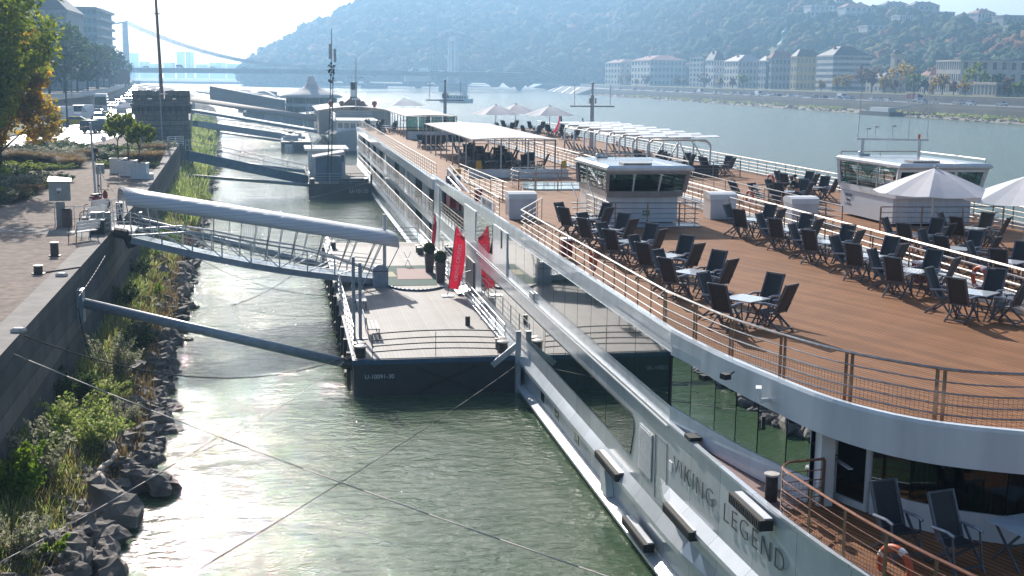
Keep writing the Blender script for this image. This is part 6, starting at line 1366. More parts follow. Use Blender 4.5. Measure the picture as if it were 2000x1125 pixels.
def bedmesh(kind):
    if kind not in PROT:
        if kind in ('rust', 'dry'): PROT[kind] = [('grass_blades', tuft_mesh(900, 1.25, 1.0, 'grass_rust' if kind == 'rust' else 'grass_dry', 5, .014))]
        else: PROT[kind] = [('foliage', shrub_mesh(2200, 1.0, 1.0, .075, dict(green='leaf_green', dark='leaf_dark', silver='leaf_silver', bright='leaf_bright')[kind], 6)), ('stem', stems_mesh(5, 1, 1, 3))]
    return PROT[kind]
WD = dict(rust='rust coloured grass tuft', dry='straw coloured grass tuft', green='low green perennial', dark='dark green bushy perennial', silver='silvery grey bush', bright='bright green leafy plant')
cntk = {}
for i, (px, py, kd, R_, h_) in enumerate(BED):
    q = P(px, py, ZQ); bed = 'rear left bed' if py < 335 and px < 185 else ('front left bed' if px < 185 else 'bed behind the planter boxes'); key = (kd, bed); cntk[key] = cntk.get(key, 0)+1
    o = thing('bed_plant', f'{WD[kd]}, {ORD[cntk[key]-1]} in the {bed}', 'plant', q, i*1.7, 'plants in the ornamental beds'); o.scale = (R_*1.25, R_*1.25, h_*1.1)
    for nm, me in bedmesh(kd): mobj(nm, me, o)
o = thing('info_board', 'small white board standing in the flower bed', 'sign', P(203, 288, ZQ)); part(MB().box((0, 0, .9), (.5, .05, .5), ry=.4).tube((0, 0, 0), (0, 0, .8), .03, 6), 'board', 'paint_white', o)
# ================================================================ stone turret with flag mast
T = P(318, 274, ZQ); T.z = 0; tur = thing('stone_turret', 'round battlemented stone turret standing on the quay edge', 'turret', T)
tk = T.y/2400; TR_ = 50*tk; ZT = PD(318, 178, T.y).z; ZC = PD(318, 203, T.y).z
part(MB().lathe((0, 0, 0), [(TR_*1.15, -.5), (TR_*1.08, 3), (TR_, 5.0), (TR_*.97, ZC-1.2), (TR_*.97, ZT-.75)], 28), 'wall', 'ashlar', tur)
for k in range(3): z = 5.1+.75*k; part(MB().lathe((0, 0, z), [(TR_*.98, 0), (TR_*1.03, .06), (TR_*1.03, .5), (TR_*.98, .56)], 28), 'rusticated_course', 'ashlar', tur)
part(MB().lathe((0, 0, ZC-.25), [(TR_*.98, 0), (TR_*1.12, .15), (TR_*1.14, .4), (TR_*1.04, .55), (TR_*1.04, ZT-.85-ZC+.25), (TR_*.98, ZT-.8-ZC+.25)], 28), 'cornice', 'ashlar', tur)
for i in range(28): a = 2*math.pi*i/28; part(MB().box((TR_*1.02*math.cos(a), TR_*1.02*math.sin(a), ZC-.55), (.34, .3, .7), rz=a), 'corbel', 'ashlar', tur)
for i in range(13): a = 2*math.pi*(i+.5)/13; part(MB().box((TR_*.97*math.cos(a), TR_*.97*math.sin(a), ZT-.35), (.42, TR_*.24, 1.0), rz=a), 'merlon', 'ashlar', tur)
fm = thing('flag_mast', 'tall bare mast rising from the stone turret', 'mast', (T.x, T.y, ZT-1)); part(MB().tube((.1, 0, 0), (-.35, 0, 16), .2, 10, .13), 'pole', 'wood_brown', fm); part(MB().tube((-.5, 0, 9.8), (.2, 0, 9.8), .08, 6), 'crosstree', 'galv', fm); part(MB().tube((-.2, 0, 9.8), (-2.2, 1, 1), .012, 4).tube((-.1, 0, 9.8), (2.3, 1, 1), .012, 4), 'stay', 'galv', fm)
o = thing('street_lamp', 'thin lamp pole with a bright head in front of the stone turret', 'lamp', P(318, 292, ZQ)); part(MB().tube((0, 0, 0), (-.1, 0, 7.5), .06, 8), 'pole', 'galv_paint', o); part(MB().box((.25, 0, 5.6), (.7, .3, .12)), 'lamp_head', 'lamp_glass', o)
o = thing('gate_steps', 'white metal gate and steps beside the turret foot', 'gate', P(345, 285, ZQ)); simple_rail(o, [P(328, 286, ZQ), P(358, 284, ZQ)], h=1.0, rails=(1, .8, .6, .4, .2), mt_='paint_white', step=1.2, r=.035)
# ================================================================ embankment street
rd = MB()
def zl(pts, dz): return [P(x, y, ZQ+dz) for x, y in pts]
rd.quad(*zl([(-90, 312), (-90, 279), (0, 273), (80, 255), (150, 243), (182, 236), (205, 228), (262, 226), (266, 256), (210, 272), (100, 297), (0, 300)], .004))
struct(rd.build('road', 'asphalt'))
r2 = MB(); r2.quad(*zl([(-90, 242), (100, 236), (205, 228.5), (262, 226.5), (262, 200), (266, 185), (268, 172), (267, 163), (262, 163), (255, 174), (240, 188), (215, 203), (160, 215), (100, 225), (-90, 232)], .004))
struct(r2.build('road', 'asphalt'))
lw = MB(); lw.quad(*zl([(-90, 276), (0, 268), (80, 250.5), (140, 241), (170, 236), (160, 234), (60, 239), (-90, 243)], .10)); struct(lw.build('lawn', 'lawn'))
kb = MB(); kp = zl([(-90, 277.5), (0, 270), (80, 252), (150, 240.5), (180, 235.5)], .06)
for a, c in zip(kp[:-1], kp[1:]): kb.beam(a, c, .22, .13)
struct(kb.build('kerb', 'concrete'))
pm = MB(); a, c = P(20, 292, ZQ+.009), P(255, 232, ZQ+.009)
for i in range(9): p, q = a.lerp(c, i/9), a.lerp(c, (i+.5)/9); d = (q-p).normalized(); s_ = Vector((d.y, -d.x, 0))*.07; pm.quad(p-s_, q-s_, q+s_, p+s_)
struct(pm.build('lane_marking', 'lane_paint'))
# retaining wall with the upper street
wl = [P(x, y, ZQ) for x, y in ((-200, 246), (0, 242), (100, 233), (160, 223), (217, 205), (243, 189), (256, 175), (262, 164.5))]
m = MB()
for a, c in zip(wl[:-1], wl[1:]): m.slab([a, c, c+Vector((0, 0, 3.1)), a+Vector((0, 0, 3.1))], (-.5, .3, 0))
tag(m.build('retaining_wall', 'ashlar'), 'long stone retaining wall between the lower road and the tree lined street', 'wall')
m = MB(); m.loft([[p+Vector((0, 0, 3.08)) for p in wl], [p+Vector((-400, 60, 3.08)) for p in wl]]); struct(m.build('upper_street', 'street_grey'))
bal = thing('balustrade', 'iron balustrade on top of the retaining wall', 'railing', wl[0]); 
for zz in (3.25, 4.1): MB().path([p+Vector((-.25, .1, zz)) for p in wl], .05, 5).build('rail', 'lamp_iron', bal)
m = MB()
for a, c in zip(wl[1:6], wl[2:7]):
    n = int((c-a).length/.8)
    for i in range(n): p = a.lerp(c, i/n)+Vector((-.25, .1, 3.1)); m.tube(p, p+Vector((0, 0, 1.0)), .05, 4)
m.build('balusters', 'paint_white', bal)
# barrier of thin posts at the road edge
for i, px in enumerate((106, 116, 126, 137, 146, 156, 165)): o = thing('barrier_post', f'rusty barrier hoop post at the road edge, {ORD[i]} from the left', 'post', P(px, 272-i*1.1, ZQ), group='barrier posts at the road edge'); part(MB().tube((0, 0, 0), (0, 0, 1.1), .035, 6).beam((0, 0, 1.1), (.68, .35, 1.14), .04, .04), 'hoop', 'steel_brown', o)
# ---- street lamps
def lamp(p, h, label, arms=True, zb=0):
    o = thing('street_lamp', label, 'street lamp', p, group='iron street lamps along the embankment')
    part(MB().tube((0, 0, 0), (0, 0, h), .14, 8, .08).lathe((0, 0, 0), [(.24, 0), (.2, .9), (.13, 1.0)], 10).lathe((0, 0, h*.93), [(.12, 0), (.2, .1), (.06, .5), (.02, .9)], 8), 'pole', 'lamp_iron', o)
    if arms:
        part(MB().tube((-1.7, 0, h*.84), (1.7, 0, h*.84), .04, 6).path([(-1.7, 0, h*.84), (-1.1, 0, h*.8), (-.1, 0, h*.7)], .03, 5), 'arm', 'lamp_iron', o)
        for s_ in (-1.7, 1.7): L_ = part(MB().tube((s_, 0, h*.84), (s_, 0, h*.75), .04, 6).lathe((s_, 0, h*.70), [(.42, 0), (.2, .25), (.08, .4)], 10), 'lantern', 'lamp_iron', o); part(MB().ball((s_, 0, h*.69), .25, 8, 5), 'lamp_glass', 'lamp_glass', L_)
    return o
LP = [(132, 248, 83, 0), (141, 205, 97, 2.9), (173, 186, 108, 2.9), (193, 176, 111, 2.9), (214, 176, 112, 2.9), (228, 172, 116, 2.9), (237, 165, 117, 2.9), (248, 163, 119, 2.9), (253, 161, 120, 2.9), (258, 160, 121, 2.9), (261, 159, 122, 2.9), (264, 158, 122, 2.9)]
for i, (px, py, top, zb) in enumerate(LP):
    q = P(px, py, ZQ+zb) if zb == 0 else P(px, 220 if i == 1 else py+6, ZQ+zb)
    if i > 4: q = PD(px, py, [0, 0, 0, 0, 0, 420, 480, 560, 640, 740, 860, 980][i]); q.z = ZQ+zb
    if i in (2, 3, 4): q = PD(px, 190, [0, 0, 270, 320, 370][i]); q.z = ZQ+zb
    if i == 1: q = PD(px, 200, 230); q.z = ZQ+zb
    dep = Q(*q)[2]; tz = PD(px, top, dep).z; lamp(q, tz-q.z, ['tall twin armed iron street lamp on the lawn, nearest to the camera', 'second iron street lamp on the retaining wall'][i] if i < 2 else f'iron street lamp, {ORD[i]} from the camera in the receding row', arms=i < 8)
# ---- vehicles
def make_car(label, color='car_white', kind='car'):
    L_, W_, H_ = dict(car=(4.4, 1.8, 1.48), van=(5.6, 2.05, 2.5), bus=(12, 2.5, 3.6), suv=(4.5, 1.85, 1.68), truck=(8, 2.4, 3.1))[kind]
    c = thing(dict(car='parked_car', van='delivery_van', bus='coach', suv='car', truck='truck')[kind], label, {'car': 'car', 'suv': 'car', 'van': 'van', 'bus': 'bus', 'truck': 'truck'}[kind])
    prof = {'car': [(-2.2, .3), (-2.2, .85), (-2.05, .97), (-1.35, 1.0), (-.75, 1.43), (.7, 1.46), (1.35, 1.02), (2.1, .8), (2.2, .6), (2.2, .3)], 'suv': [(-2.25, .32), (-2.25, 1.0), (-2.05, 1.6), (-.6, 1.68), (.6, 1.62), (1.25, 1.1), (2.1, .95), (2.25, .7), (2.25, .32)],
            'van': [(-2.8, .35), (-2.8, 2.4), (-2.7, 2.5), (1.0, 2.5), (1.35, 2.4), (2.05, 1.45), (2.7, 1.15), (2.8, .9), (2.8, .35)], 'bus': [(-6, .35), (-6, 3.5), (-5.8, 3.6), (5.6, 3.6), (5.9, 3.3), (6, 1.4), (6, .35)], 'truck': [(-4, .8), (-4, 2.9), (1.7, 2.9), (1.8, 1.1), (2.0, 1.1), (2.0, 3.0), (3.5, 3.0), (4, 1.8), (4, .5), (-4, .5)]}[kind]
    cab = {'car': 1.0, 'suv': 1.05, 'van': 1.4, 'bus': 1.4, 'truck': 1.6}[kind]
    m = MB(); secs = []
    for x, q in ((-W_/2, 0), (-W_/2+.03, 1), (W_/2-.03, 1), (W_/2, 0)):
        secs.append([(x if z < cab else x*(1-.13*(z-cab)/(max(.3, H_-cab))), y*(1 if q else .985), z if q or z > .4 else z+.02) for y, z in prof])
    m.loft(secs, closed=True); part(m, 'body', color, c)
    r_ = dict(car=.31, suv=.34, van=.35, bus=.5, truck=.5)[kind]
    for sx in (-1, 1):
        for y in (-L_*.31, L_*.31): w_ = part(MB().tube((sx*(W_/2-.2), y, r_), (sx*(W_/2+.015), y, r_), r_, 16), 'wheel', 'tyre', c); part(MB().tube((sx*(W_/2+.016), y, r_), (sx*(W_/2+.03), y, r_), r_*.6, 12), 'rim', 'galv', w_)
    def sidewin(y0, y1, z0, z1, k0=0, k1=0):
        for sx in (-1, 1):
            def X(z): return sx*((W_/2+.012) if z < cab else (W_/2*(1-.13*(z-cab)/max(.3, H_-cab))+.012))
            part(MB().slab([(X(z0), y0, z0), (X(z0), y1, z0), (X(z1), y1+k1, z1), (X(z1), y0+k0, z1)], (-sx*.02, 0, 0)), 'window', 'car_glass', c)
    if kind == 'car': sidewin(-1.2, -.05, 1.02, 1.38, .4, 0); sidewin(.0, 1.2, 1.02, 1.38, 0, -.55)
    if kind == 'suv': sidewin(-1.9, -.7, 1.1, 1.52); sidewin(-.65, .1, 1.1, 1.54); sidewin(.15, 1.1, 1.1, 1.54, 0, -.5)
    if kind == 'van': sidewin(.9, 1.95, 1.5, 2.1, 0, -.5)
    if kind == 'bus': [sidewin(-5.7+1.9*i, -3.95+1.9*i, 1.7, 2.9) for i in range(6)]
    if kind == 'truck': sidewin(2.3, 3.4, 1.8, 2.6)
    fy0, fz0, fy1, fz1 = dict(car=(1.33, 1.05, .73, 1.43), suv=(1.24, 1.13, .64, 1.58), van=(2.03, 1.5, 1.4, 2.34), bus=(6.0, 1.5, 5.93, 3.1), truck=(3.9, 1.9, 3.6, 2.8))[kind]; w_ = W_/2*.86
    part(MB().slab([(-w_, fy0+.03, fz0), (w_, fy0+.03, fz0), (w_*.93, fy1+.03, fz1), (-w_*.93, fy1+.03, fz1)], (0, .015, .01)), 'windscreen', 'car_glass', c)
    ry0 = dict(car=(-1.4, 1.05, -.82, 1.4), suv=(-2.24, 1.1, -2.09, 1.52), van=(-2.8, 1.5, -2.8, 2.2), bus=(-6, 1.8, -6, 3), truck=(-4, 1, -4, 1.1))[kind]
    part(MB().slab([(-w_*.9, ry0[0]-.02, ry0[1]), (w_*.9, ry0[0]-.02, ry0[1]), (w_*.85, ry0[2]-.02, ry0[3]), (-w_*.85, ry0[2]-.02, ry0[3])], (0, -.012, .01)), 'rear_window', 'car_glass', c)
    for sx in (-1, 1): part(MB().box((sx*(W_/2-.25), L_/2+.0, .66 if kind != 'bus' else .8), (.36, .06, .14)), 'headlight', 'head_lamp', c); part(MB().box((sx*(W_/2-.16), -L_/2, .82 if kind != 'van' else 1.1), (.22, .06, .18)), 'tail_light', 'tail_lamp', c); part(MB().box((sx*(W_/2+.1), L_*.16, cab+.08), (.16, .1, .12)), 'mirror', 'black_gap', c)
    part(MB().box((0, L_/2+.01, .48), (.5, .02, .11)), 'number_plate', 'white_print', c)
    if kind == 'truck': part(MB().bb((-1.2, -3.95, 1.2), (1.2, 1.6, 3.3)), 'cargo_box', 'car_red', c)
    return c
PR = {}
def car(px, py, kind, color, yaw, label, z=ZQ, grp='vehicles on the embankment road', pos=None):
    key = (kind, color); q = pos if pos is not None else P(px, py, z+.01)
    if key not in PR: o = make_car(label, 'car_'+color, kind); PR[key] = o; o.location = q; o.rotation_euler = (0, 0, yaw); o['group'] = grp; return o
    return clone(PR[key], q, yaw, label, group=grp)
R = math.radians
car(84, 266, 'car', 'dark', R(138), 'dark car with a sun flash on its bonnet driving left on the near road')
car(190, 259, 'suv', 'dark', R(-32), 'dark hatchback seen from behind beside the walking people')
car(148, 247, 'car', 'yellow', R(-85), 'yellow taxi turning beside the lawn')
car(116, 240, 'van', 'white', R(160), 'white panel van left of the yellow taxi')
car(160, 235, 'van', 'white', R(165), 'large white delivery van with a dark windscreen behind the taxi')
car(55, 236, 'van', 'teal', R(95), 'grey van in the shade beneath the gold leaved tree')
car(199, 219, 'bus', 'white', R(186), 'white coach coming towards the camera')
RC = [(196, 240, 'silver', 'silver glaring car directly behind the dark hatchback'), (188, 229, 'white', 'bright white car beside the large van'), (192, 222, 'silver', 'silver car in front of the coach'), (222, 212, 'silver', 'silver car right of the coach'), (238, 224, 'silver', 'silver car behind the blue market canopy'), (240, 212, 'white', 'white car in the right lane left of the turret'), (252, 204, 'silver', 'grey car further up the right lane'), (219, 206, 'white', 'white car half hidden by the coach')]
for px, py, cl, lb in RC: car(px, py, 'car', cl, R(186) if px < 230 else R(6), lb)
car(268, 222, 'van', 'dark', R(6), 'dark van passing behind the turret')
far = [(230, 200), (245, 197), (256, 197), (248, 191), (238, 194), (258, 190), (252, 186), (262, 185), (256, 181), (264, 179), (260, 176), (266, 174), (263, 171), (268, 169), (300, 182), (330, 185), (290, 178), (345, 180), (285, 173), (310, 175), (276, 168)]
for i, (px, py) in enumerate(far): car(px, py, 'car', ['silver', 'white', 'dark', 'white'][i % 4], R(186), f'small {["silver", "white", "dark", "white"][i%4]} car in the far traffic queue, {ORD[i]} counted from the coach')
# people and market canopy
cn = thing('market_canopy', 'small blue and white pop up canopy beside the turret', 'canopy', P(247, 236, ZQ))
m = MB(); cs = [(-2.0, -1.6), (2.0, -1.6), (2.0, 1.6), (-2.0, 1.6)]
for i in range(4): a, c = cs[i], cs[(i+1) % 4]; part(MB().add([(a[0], a[1], 2.2), (c[0], c[1], 2.2), (0, 0, 3.0)], [(0, 1, 2)]).add([(a[0], a[1], 1.95), (c[0], c[1], 1.95), (c[0], c[1], 2.2), (a[0], a[1], 2.2)], [(0, 1, 2, 3)]), 'canopy_panel', 'canvas_white' if i % 2 == 0 else 'blue_cloth', cn); part(MB().tube((a[0], a[1], 0), (a[0], a[1], 2.2), .04, 6), 'leg', 'galv', cn)
for i, (px, py, tp, ps, lb) in enumerate([(215, 258, 'blue_cloth', 'walk', 'person in a light blue shirt walking behind the dark hatchback'), (219, 255, 'dark_cloth', 'walk', 'person in dark clothes right behind the one in light blue'), (228, 256, 'wood_brown', 'stand', 'person with long dark hair and brown coat'), (240, 251, 'dark_cloth', 'stand', 'person in dark clothes under the left side of the canopy'), (249, 251, 'navy_cloth', 'stand', 'person in navy under the middle of the canopy'), (259, 253, 'dark_cloth', 'walk', 'person in black walking away next to the turret')]):
    person(P(px, py, ZQ), i*1.3, lb, tp, 'dark_cloth', ps)
# ---- street trees
leafy_tree('autumn_tree', 'large green and yellow tree filling the top left corner', Vector((-22.3, 88, ZQ)), 15.8, 6.6, 60000, .24, 'leaf_green', 11, .35, base=.14, lobes=26)
leafy_tree('autumn_tree', 'smaller golden tree in front of the vans at the left', Vector((-20.7, 97, ZQ)), 11.4, 3.8, 26000, .22, 'leaf_gold', 12, .2, base=.16, lobes=16)
TR = [(60, 260, 62, 8), (95, 250, 45, 9), (125, 270, 55, 8), (150, 300, 75, 7), (170, 330, 88, 7), (188, 370, 92, 7), (203, 410, 94, 7), (216, 460, 98, 7), (226, 520, 104, 7), (40, 230, 70, 8), (78, 300, 60, 8), (140, 420, 90, 8), (110, 340, 60, 8)]
for i, (px, dep, top, R_) in enumerate(TR):
    q = PD(px, 150, dep); tz = PD(px, top, dep).z; leafy_tree('street_tree', f'dark green street tree behind the balustrade, {ORD[i]} planted', Vector((q.x, q.y, 7.6)), tz-7.6, R_*.75, 3600, .55, 'leaf_dark', 20+i, .3, 'street trees along the upper street', .25, 12)
# ---- left bank buildings
def facade_block(name, label, x0, x1, y0, y1, z0, z1, mt_, floors, cols_, side=None, roof='roof_dark', win='window_far', rz=0, cat='building', wh=.5, ww=.5, sidecols=0, group=None, roofh=0, front='-y', par_h=0, dorm=0):
    b_ = thing(name, label, cat, ((x0+x1)/2, (y0+y1)/2, z0), group=group); cx, cy = (x0+x1)/2, (y0+y1)/2
    hx, hy, h = (x1-x0)/2, (y1-y0)/2, z1-z0
    part(MB().bb((-hx, -hy, 0), (hx, hy, h)), 'wall', mt_, b_)
    part(MB().bb((-hx-.35, -hy-.35, h-.7), (hx+.35, hy+.35, h-.25)), 'cornice', mt_, b_)
    if roofh:
        i_ = min(hx, hy)*.75; part(MB().loft([[(-hx-.3, -hy-.3, h), (hx+.3, -hy-.3, h), (hx+.3, hy+.3, h), (-hx-.3, hy+.3, h)], [(-hx+i_, -hy+i_, h+roofh), (hx-i_, -hy+i_, h+roofh), (hx-i_, hy-i_, h+roofh), (-hx+i_, hy-i_, h+roofh)]], closed=True), 'roof', roof, b_)
        for k in range(3): part(MB().box((-hx*.5+hx*.5*k, 0, h+roofh*.9), (1.2, 1.0, 2.0)), 'chimney', 'wbrown', b_)
    else: part(MB().bb((-hx+.2, -hy+.2, h), (hx-.2, hy-.2, h+.25)), 'roof', roof, b_)
    fh = h/floors; n = 0
    for f_ in range(floors):
        for k in range(cols_):
            if n >= 96: break
            w_ = 2*hx/cols_; x = -hx+w_*(k+.5); z = fh*(f_+.5); n += 1
            part(MB().bb((x-w_*ww/2, -hy-.06, z-fh*wh/2), (x+w_*ww/2, -hy+.05, z+fh*wh/2)), 'window', win, b_)
        for k in range(sidecols):
            if n >= 99: break
            w_ = 2*hy/sidecols; y = -hy+w_*(k+.5); z = fh*(f_+.5); n += 1
            part(MB().bb((-hx-.06, y-w_*ww/2, z-fh*wh/2), (-hx+.05, y+w_*ww/2, z+fh*wh/2)), 'window', win, b_)
    return b_
q0, q1 = PD(112, 60, 430), PD(188, 60, 430); tz = PD(150, 14, 430).z
hb = facade_block('hotel_building', 'modern blue grey hotel block with stacked balconies behind the trees', q0.x, q1.x, q0.y, q0.y+40, 7.6, tz, 'whotel', 9, 8, win='teal_panel', wh=.55, ww=.85)
hx = (q1.x-q0.x)/2
for f_ in range(9): z = (tz-7.6)/9*(f_+.95); part(MB().bb((hx, -20, z-.9), (hx+1.4, 18, z)), 'balcony', 'wwhite', hb); part(MB().bb((-hx, -20.5, z-.3), (hx, -20, z+.2)), 'floor_band', 'wgrey', hb)
q0, q1 = PD(30, 60, 330), PD(128, 60, 330); tz = PD(100, 18, 330).z; facade_block('apartment_building', 'old grey stone building with a dark mansard beside the hotel', q0.x, q1.x, q0.y, q0.y+30, 7.6, tz, 'wgrey', 6, 9, roofh=5, wh=.5, ww=.4)
o = thing('tram_shelter', 'brown billboard on the upper street among the lamps', 'billboard', PD(233, 150, 430)); o.location.z = 8; part(MB().box((0, 0, 3), (7, .4, 5)), 'panel', 'wood_brown', o); part(MB().tube((-2, 0, -.3), (-2, 0, 1), .2, 6).tube((2, 0, -.3), (2, 0, 1), .2, 6), 'post', 'lamp_iron', o)
# distant skyline downstream
SK = [(262, 105, 14), (282, 122, 18), (300, 126, 16), (330, 124, 20), (353, 102, 14), (371, 103, 14), (395, 127, 24), (425, 124, 30), (458, 126, 30), (482, 122, 20), (225, 125, 20), (185, 122, 30), (160, 124, 30)]
for i, (px, top, w_) in enumerate(SK):
    dep = 2900+30*i; q = PD(px, 140, dep); tz = PD(px, top, dep).z; ww = w_*dep/2400
    b_ = thing('tower_block', f'pale block on the hazy skyline below the bridge cable, {ORD[i]} listed from the left', 'building', (q.x, q.y, 2), group='hazy skyline blocks'); part(MB().bb((-ww/2, 0, 0), (ww/2, 30, tz-2)), 'wall', 'wgrey', b_); part(MB().bb((-ww/2-1, -1, tz-2), (ww/2+1, 31, tz-.5)), 'roof', 'roof_dark', b_)
m = MB(); m.loft([[(x, 1650+.0*x, 3.0) for x in (-1700, -700, -200, 150, 300)], [(x, 3450, 3.0) for x in (-1700, -700, -200, 150, 300)]]); 
struct(m.build('far_land', 'lawn'))
# ================================================================ suspension bridge
A0, B0 = Vector((-115.3, 982.2, 0)), Vector((149, 1092.8, 0)); ax = (B0-A0).normalized(); pr_ = Vector((-.165, .986, 0))
bd = thing('suspension_bridge', 'white suspension bridge crossing the river in the haze', 'bridge', A0)
def bz(s): return 15.2+2.1*(1-((s-.5)/.95)**2)
secs = []
for i in range(25):
    s = -.75+2.0*i/24; p = A0+(B0-A0)*s; z = bz(s); secs.append([p-pr_*13.5+Vector((0, 0, z)), p+pr_*13.5+Vector((0, 0, z)), p+pr_*11+Vector((0, 0, z-3.8)), p-pr_*11+Vector((0, 0, z-3.8))])
MB().loft(secs, closed=True).build('deck', 'bridge_deck', bd)
MB().path([A0+(B0-A0)*(-.75+2.0*i/24)-pr_*13.3+Vector((0, 0, bz(-.75+2.0*i/24)+1.1)) for i in range(25)], .12, 4).build('parapet', 'bridge_white', bd)
for nm, B_ in (('left', A0), ('right', B0)):
    for s_ in (-1, 1):
        p = B_+pr_*s_*10; top = 50.5; MB().loft([[p-ax*2.4-pr_*1.4+Vector((0, 0, 2)), p+ax*2.4-pr_*1.4+Vector((0, 0, 2)), p+ax*2.4+pr_*1.4+Vector((0, 0, 2)), p-ax*2.4+pr_*1.4+Vector((0, 0, 2))], [p-ax*1.5-pr_*1.2+Vector((0, 0, top)), p+ax*1.5-pr_*1.2+Vector((0, 0, top)), p+ax*1.5+pr_*1.2+Vector((0, 0, top)), p-ax*1.5+pr_*1.2+Vector((0, 0, top))]], closed=True).build('tower_leg', 'bridge_white', bd)
    MB().beam(B_-pr_*10+Vector((0, 0, 46)), B_+pr_*10+Vector((0, 0, 46)), 3.2, 4).build('tower_beam', 'bridge_white', bd)
    MB().slab([B_-ax*9-pr_*17+Vector((0, 0, -1)), B_+ax*9-pr_*17+Vector((0, 0, -1)), B_+ax*9+pr_*17+Vector((0, 0, -1)), B_-ax*9+pr_*17+Vector((0, 0, -1))], (0, 0, 8)).build('pier', 'embank', bd)
for s_ in (-1, 1):
    o_ = pr_*s_*10; pts = [A0+(B0-A0)*(i/24)+o_+Vector((0, 0, 50-(4*31.0)*(i/24)*(1-i/24))) for i in range(25)]
    for dz in ((0, 1.3)): MB().path([p+Vector((0, 0, dz)) for p in pts], .35, 5).build('main_cable', 'cable', bd)
    for s0, s1, z1 in ((0, -.62, 17), (1, 1.38, 15)): MB().tube(A0+(B0-A0)*s0+o_+Vector((0, 0, 50.5)), A0+(B0-A0)*s1+o_+Vector((0, 0, z1)), .4, 5).build('backstay', 'cable', bd)
    for i in range(1, 24): p = pts[i]; MB().tube(p, Vector((p.x, p.y, bz(i/24))), .13, 4).build('hanger', 'cable', bd)
for i in range(11):
    s = .05+.09*i; p = A0+(B0-A0)*s-pr_*9; q = Vector((p.x, p.y, bz(s)+.05)); car(0, 0, 'car' if i % 4 != 1 else 'van', ['dark', 'silver', 'white', 'dark'][i % 4] if i % 4 != 1 else 'dark', math.atan2(ax.y, ax.x)-math.pi/2, f'vehicle silhouetted on the suspension bridge, {ORD[i]} from the left tower', pos=q, grp='traffic on the suspension bridge')
# ================================================================ far bank
def xw(y): return float(np.interp(y, [350, 950, 1150, 1500, 2400], [231, 240, 262, 330, 420]))
m = MB(); yy = list(range(250, 960, 20))
m.loft([[(xw(y)-5.5, y, -.4) for y in yy], [(xw(y)-.2, y, 1.5) for y in yy]]); struct(m.build('far_shore', 'rock_pale'))
tag(MB().loft([[(xw(y), y, .5), (xw(y)+.3, y, 5.0), (xw(y)+.9, y, 5.0)] for y in yy]).build('far_quay_wall', 'embank'), 'straight quay wall of the far bank below the parked traffic', 'wall')
m = MB(); m.loft([[(xw(y)+.9, y, 5.0), (xw(y)+19, y, 5.0)] for y in list(range(250, 1700, 30))]); struct(m.build('far_road', 'asphalt'))
tag(MB().loft([[(xw(y)+19, y, 5.0), (xw(y)+19, y, 7.6), (xw(y)+19.8, y, 7.6)] for y in range(250, 1700, 30)]).build('upper_embankment_wall', 'embank'), 'grey upper embankment wall behind the far road', 'wall')
m = MB(); m.loft([[(xw(y)+19.8, y, 7.58), (1450, y, 7.58)] for y in list(range(250, 1700, 30))]); struct(m.build('far_ground', 'lawn'))
# paved slope towards the bridge
ys_ = list(range(960, 1660, 20)); ms_ = MB(); ms_.loft([[(xw(y)-14, y, -.4), (xw(y)+.9, y, 5.0)] for y in ys_]); struct(ms_.build('paved_slope', 'embank'))
rr = MB()
for y in (980, 1040, 1110, 1180): rr.slab([(xw(y)-13.5, y, .3), (xw(y)-13.5, y+6, .3), (xw(y+50)+.5, y+56, 5.15), (xw(y+50)+.5, y+50, 5.15)], (0, 0, .15))
struct(rr.build('slope_ramp', 'paint_white'))
mr = MB()
r_ = random.Random(9)
for i in range(900):
    y = 350+600*r_.random(); u = r_.random(); x = xw(y)-5+4.8*u; s_ = r_.uniform(.5, 1.3); mr.add([(x+v[0]*s_, y+v[1]*s_, -.3+1.9*u+v[2]*s_) for v in bv], bf)
o = mr.build('far_riprap', 'rock_pale'); o['kind'] = 'stuff'; o['label'] = 'stone apron along the foot of the far quay wall'
nr = np.random.default_rng(4); pts = []
for i in range(130):
    y = 350+500*nr.random()**1.5; x = xw(y)-1.8*nr.random(); k = 60; pts.append(np.array([x, y, 1.0])+nr.normal(size=(k, 3))*np.array([.8, 1.6, .55]))
pts = np.concatenate(pts); pts[:, 2] = np.abs(pts[:, 2]-.3)+.3; V, Fc = leafcards(pts, .42, .2, 1.4, 5); o = mobj('far_weeds', npmesh('far_weeds', V, Fc, 'leaf_weed')); o['kind'] = 'stuff'; o['label'] = 'green weeds at the foot of the far quay wall'
# cars of the far bank
r_ = random.Random(21)
ypos = [385, 396, 405, 412, 422, 430, 446, 458, 466, 482, 492, 505, 512, 520, 530, 541, 549, 560, 566, 574, 585, 592, 600, 611, 620, 628, 640, 651, 660, 668, 680, 695, 705, 715, 730, 742, 757, 770, 785, 800, 820, 840, 860, 880, 905]
for i, y in enumerate(ypos):
    kd = 'truck' if i in (6,) else ('van' if i in (12, 22, 31) else 'car'); cl = r_.choice(['white', 'silver', 'silver', 'white', 'dark', 'cream']) if kd == 'car' else ('white' if kd == 'van' else 'silver')
    car(0, 0, kd, cl, R(3 if i % 2 else 183), f'{cl if kd != "truck" else "red"} {dict(car="car", van="van", truck="tipper truck")[kd]} on the far bank road, {ORD[i]} from the right edge', pos=Vector((xw(y)+(4 if i % 3 else 9), y, 5.01)), grp='traffic on the far bank road')
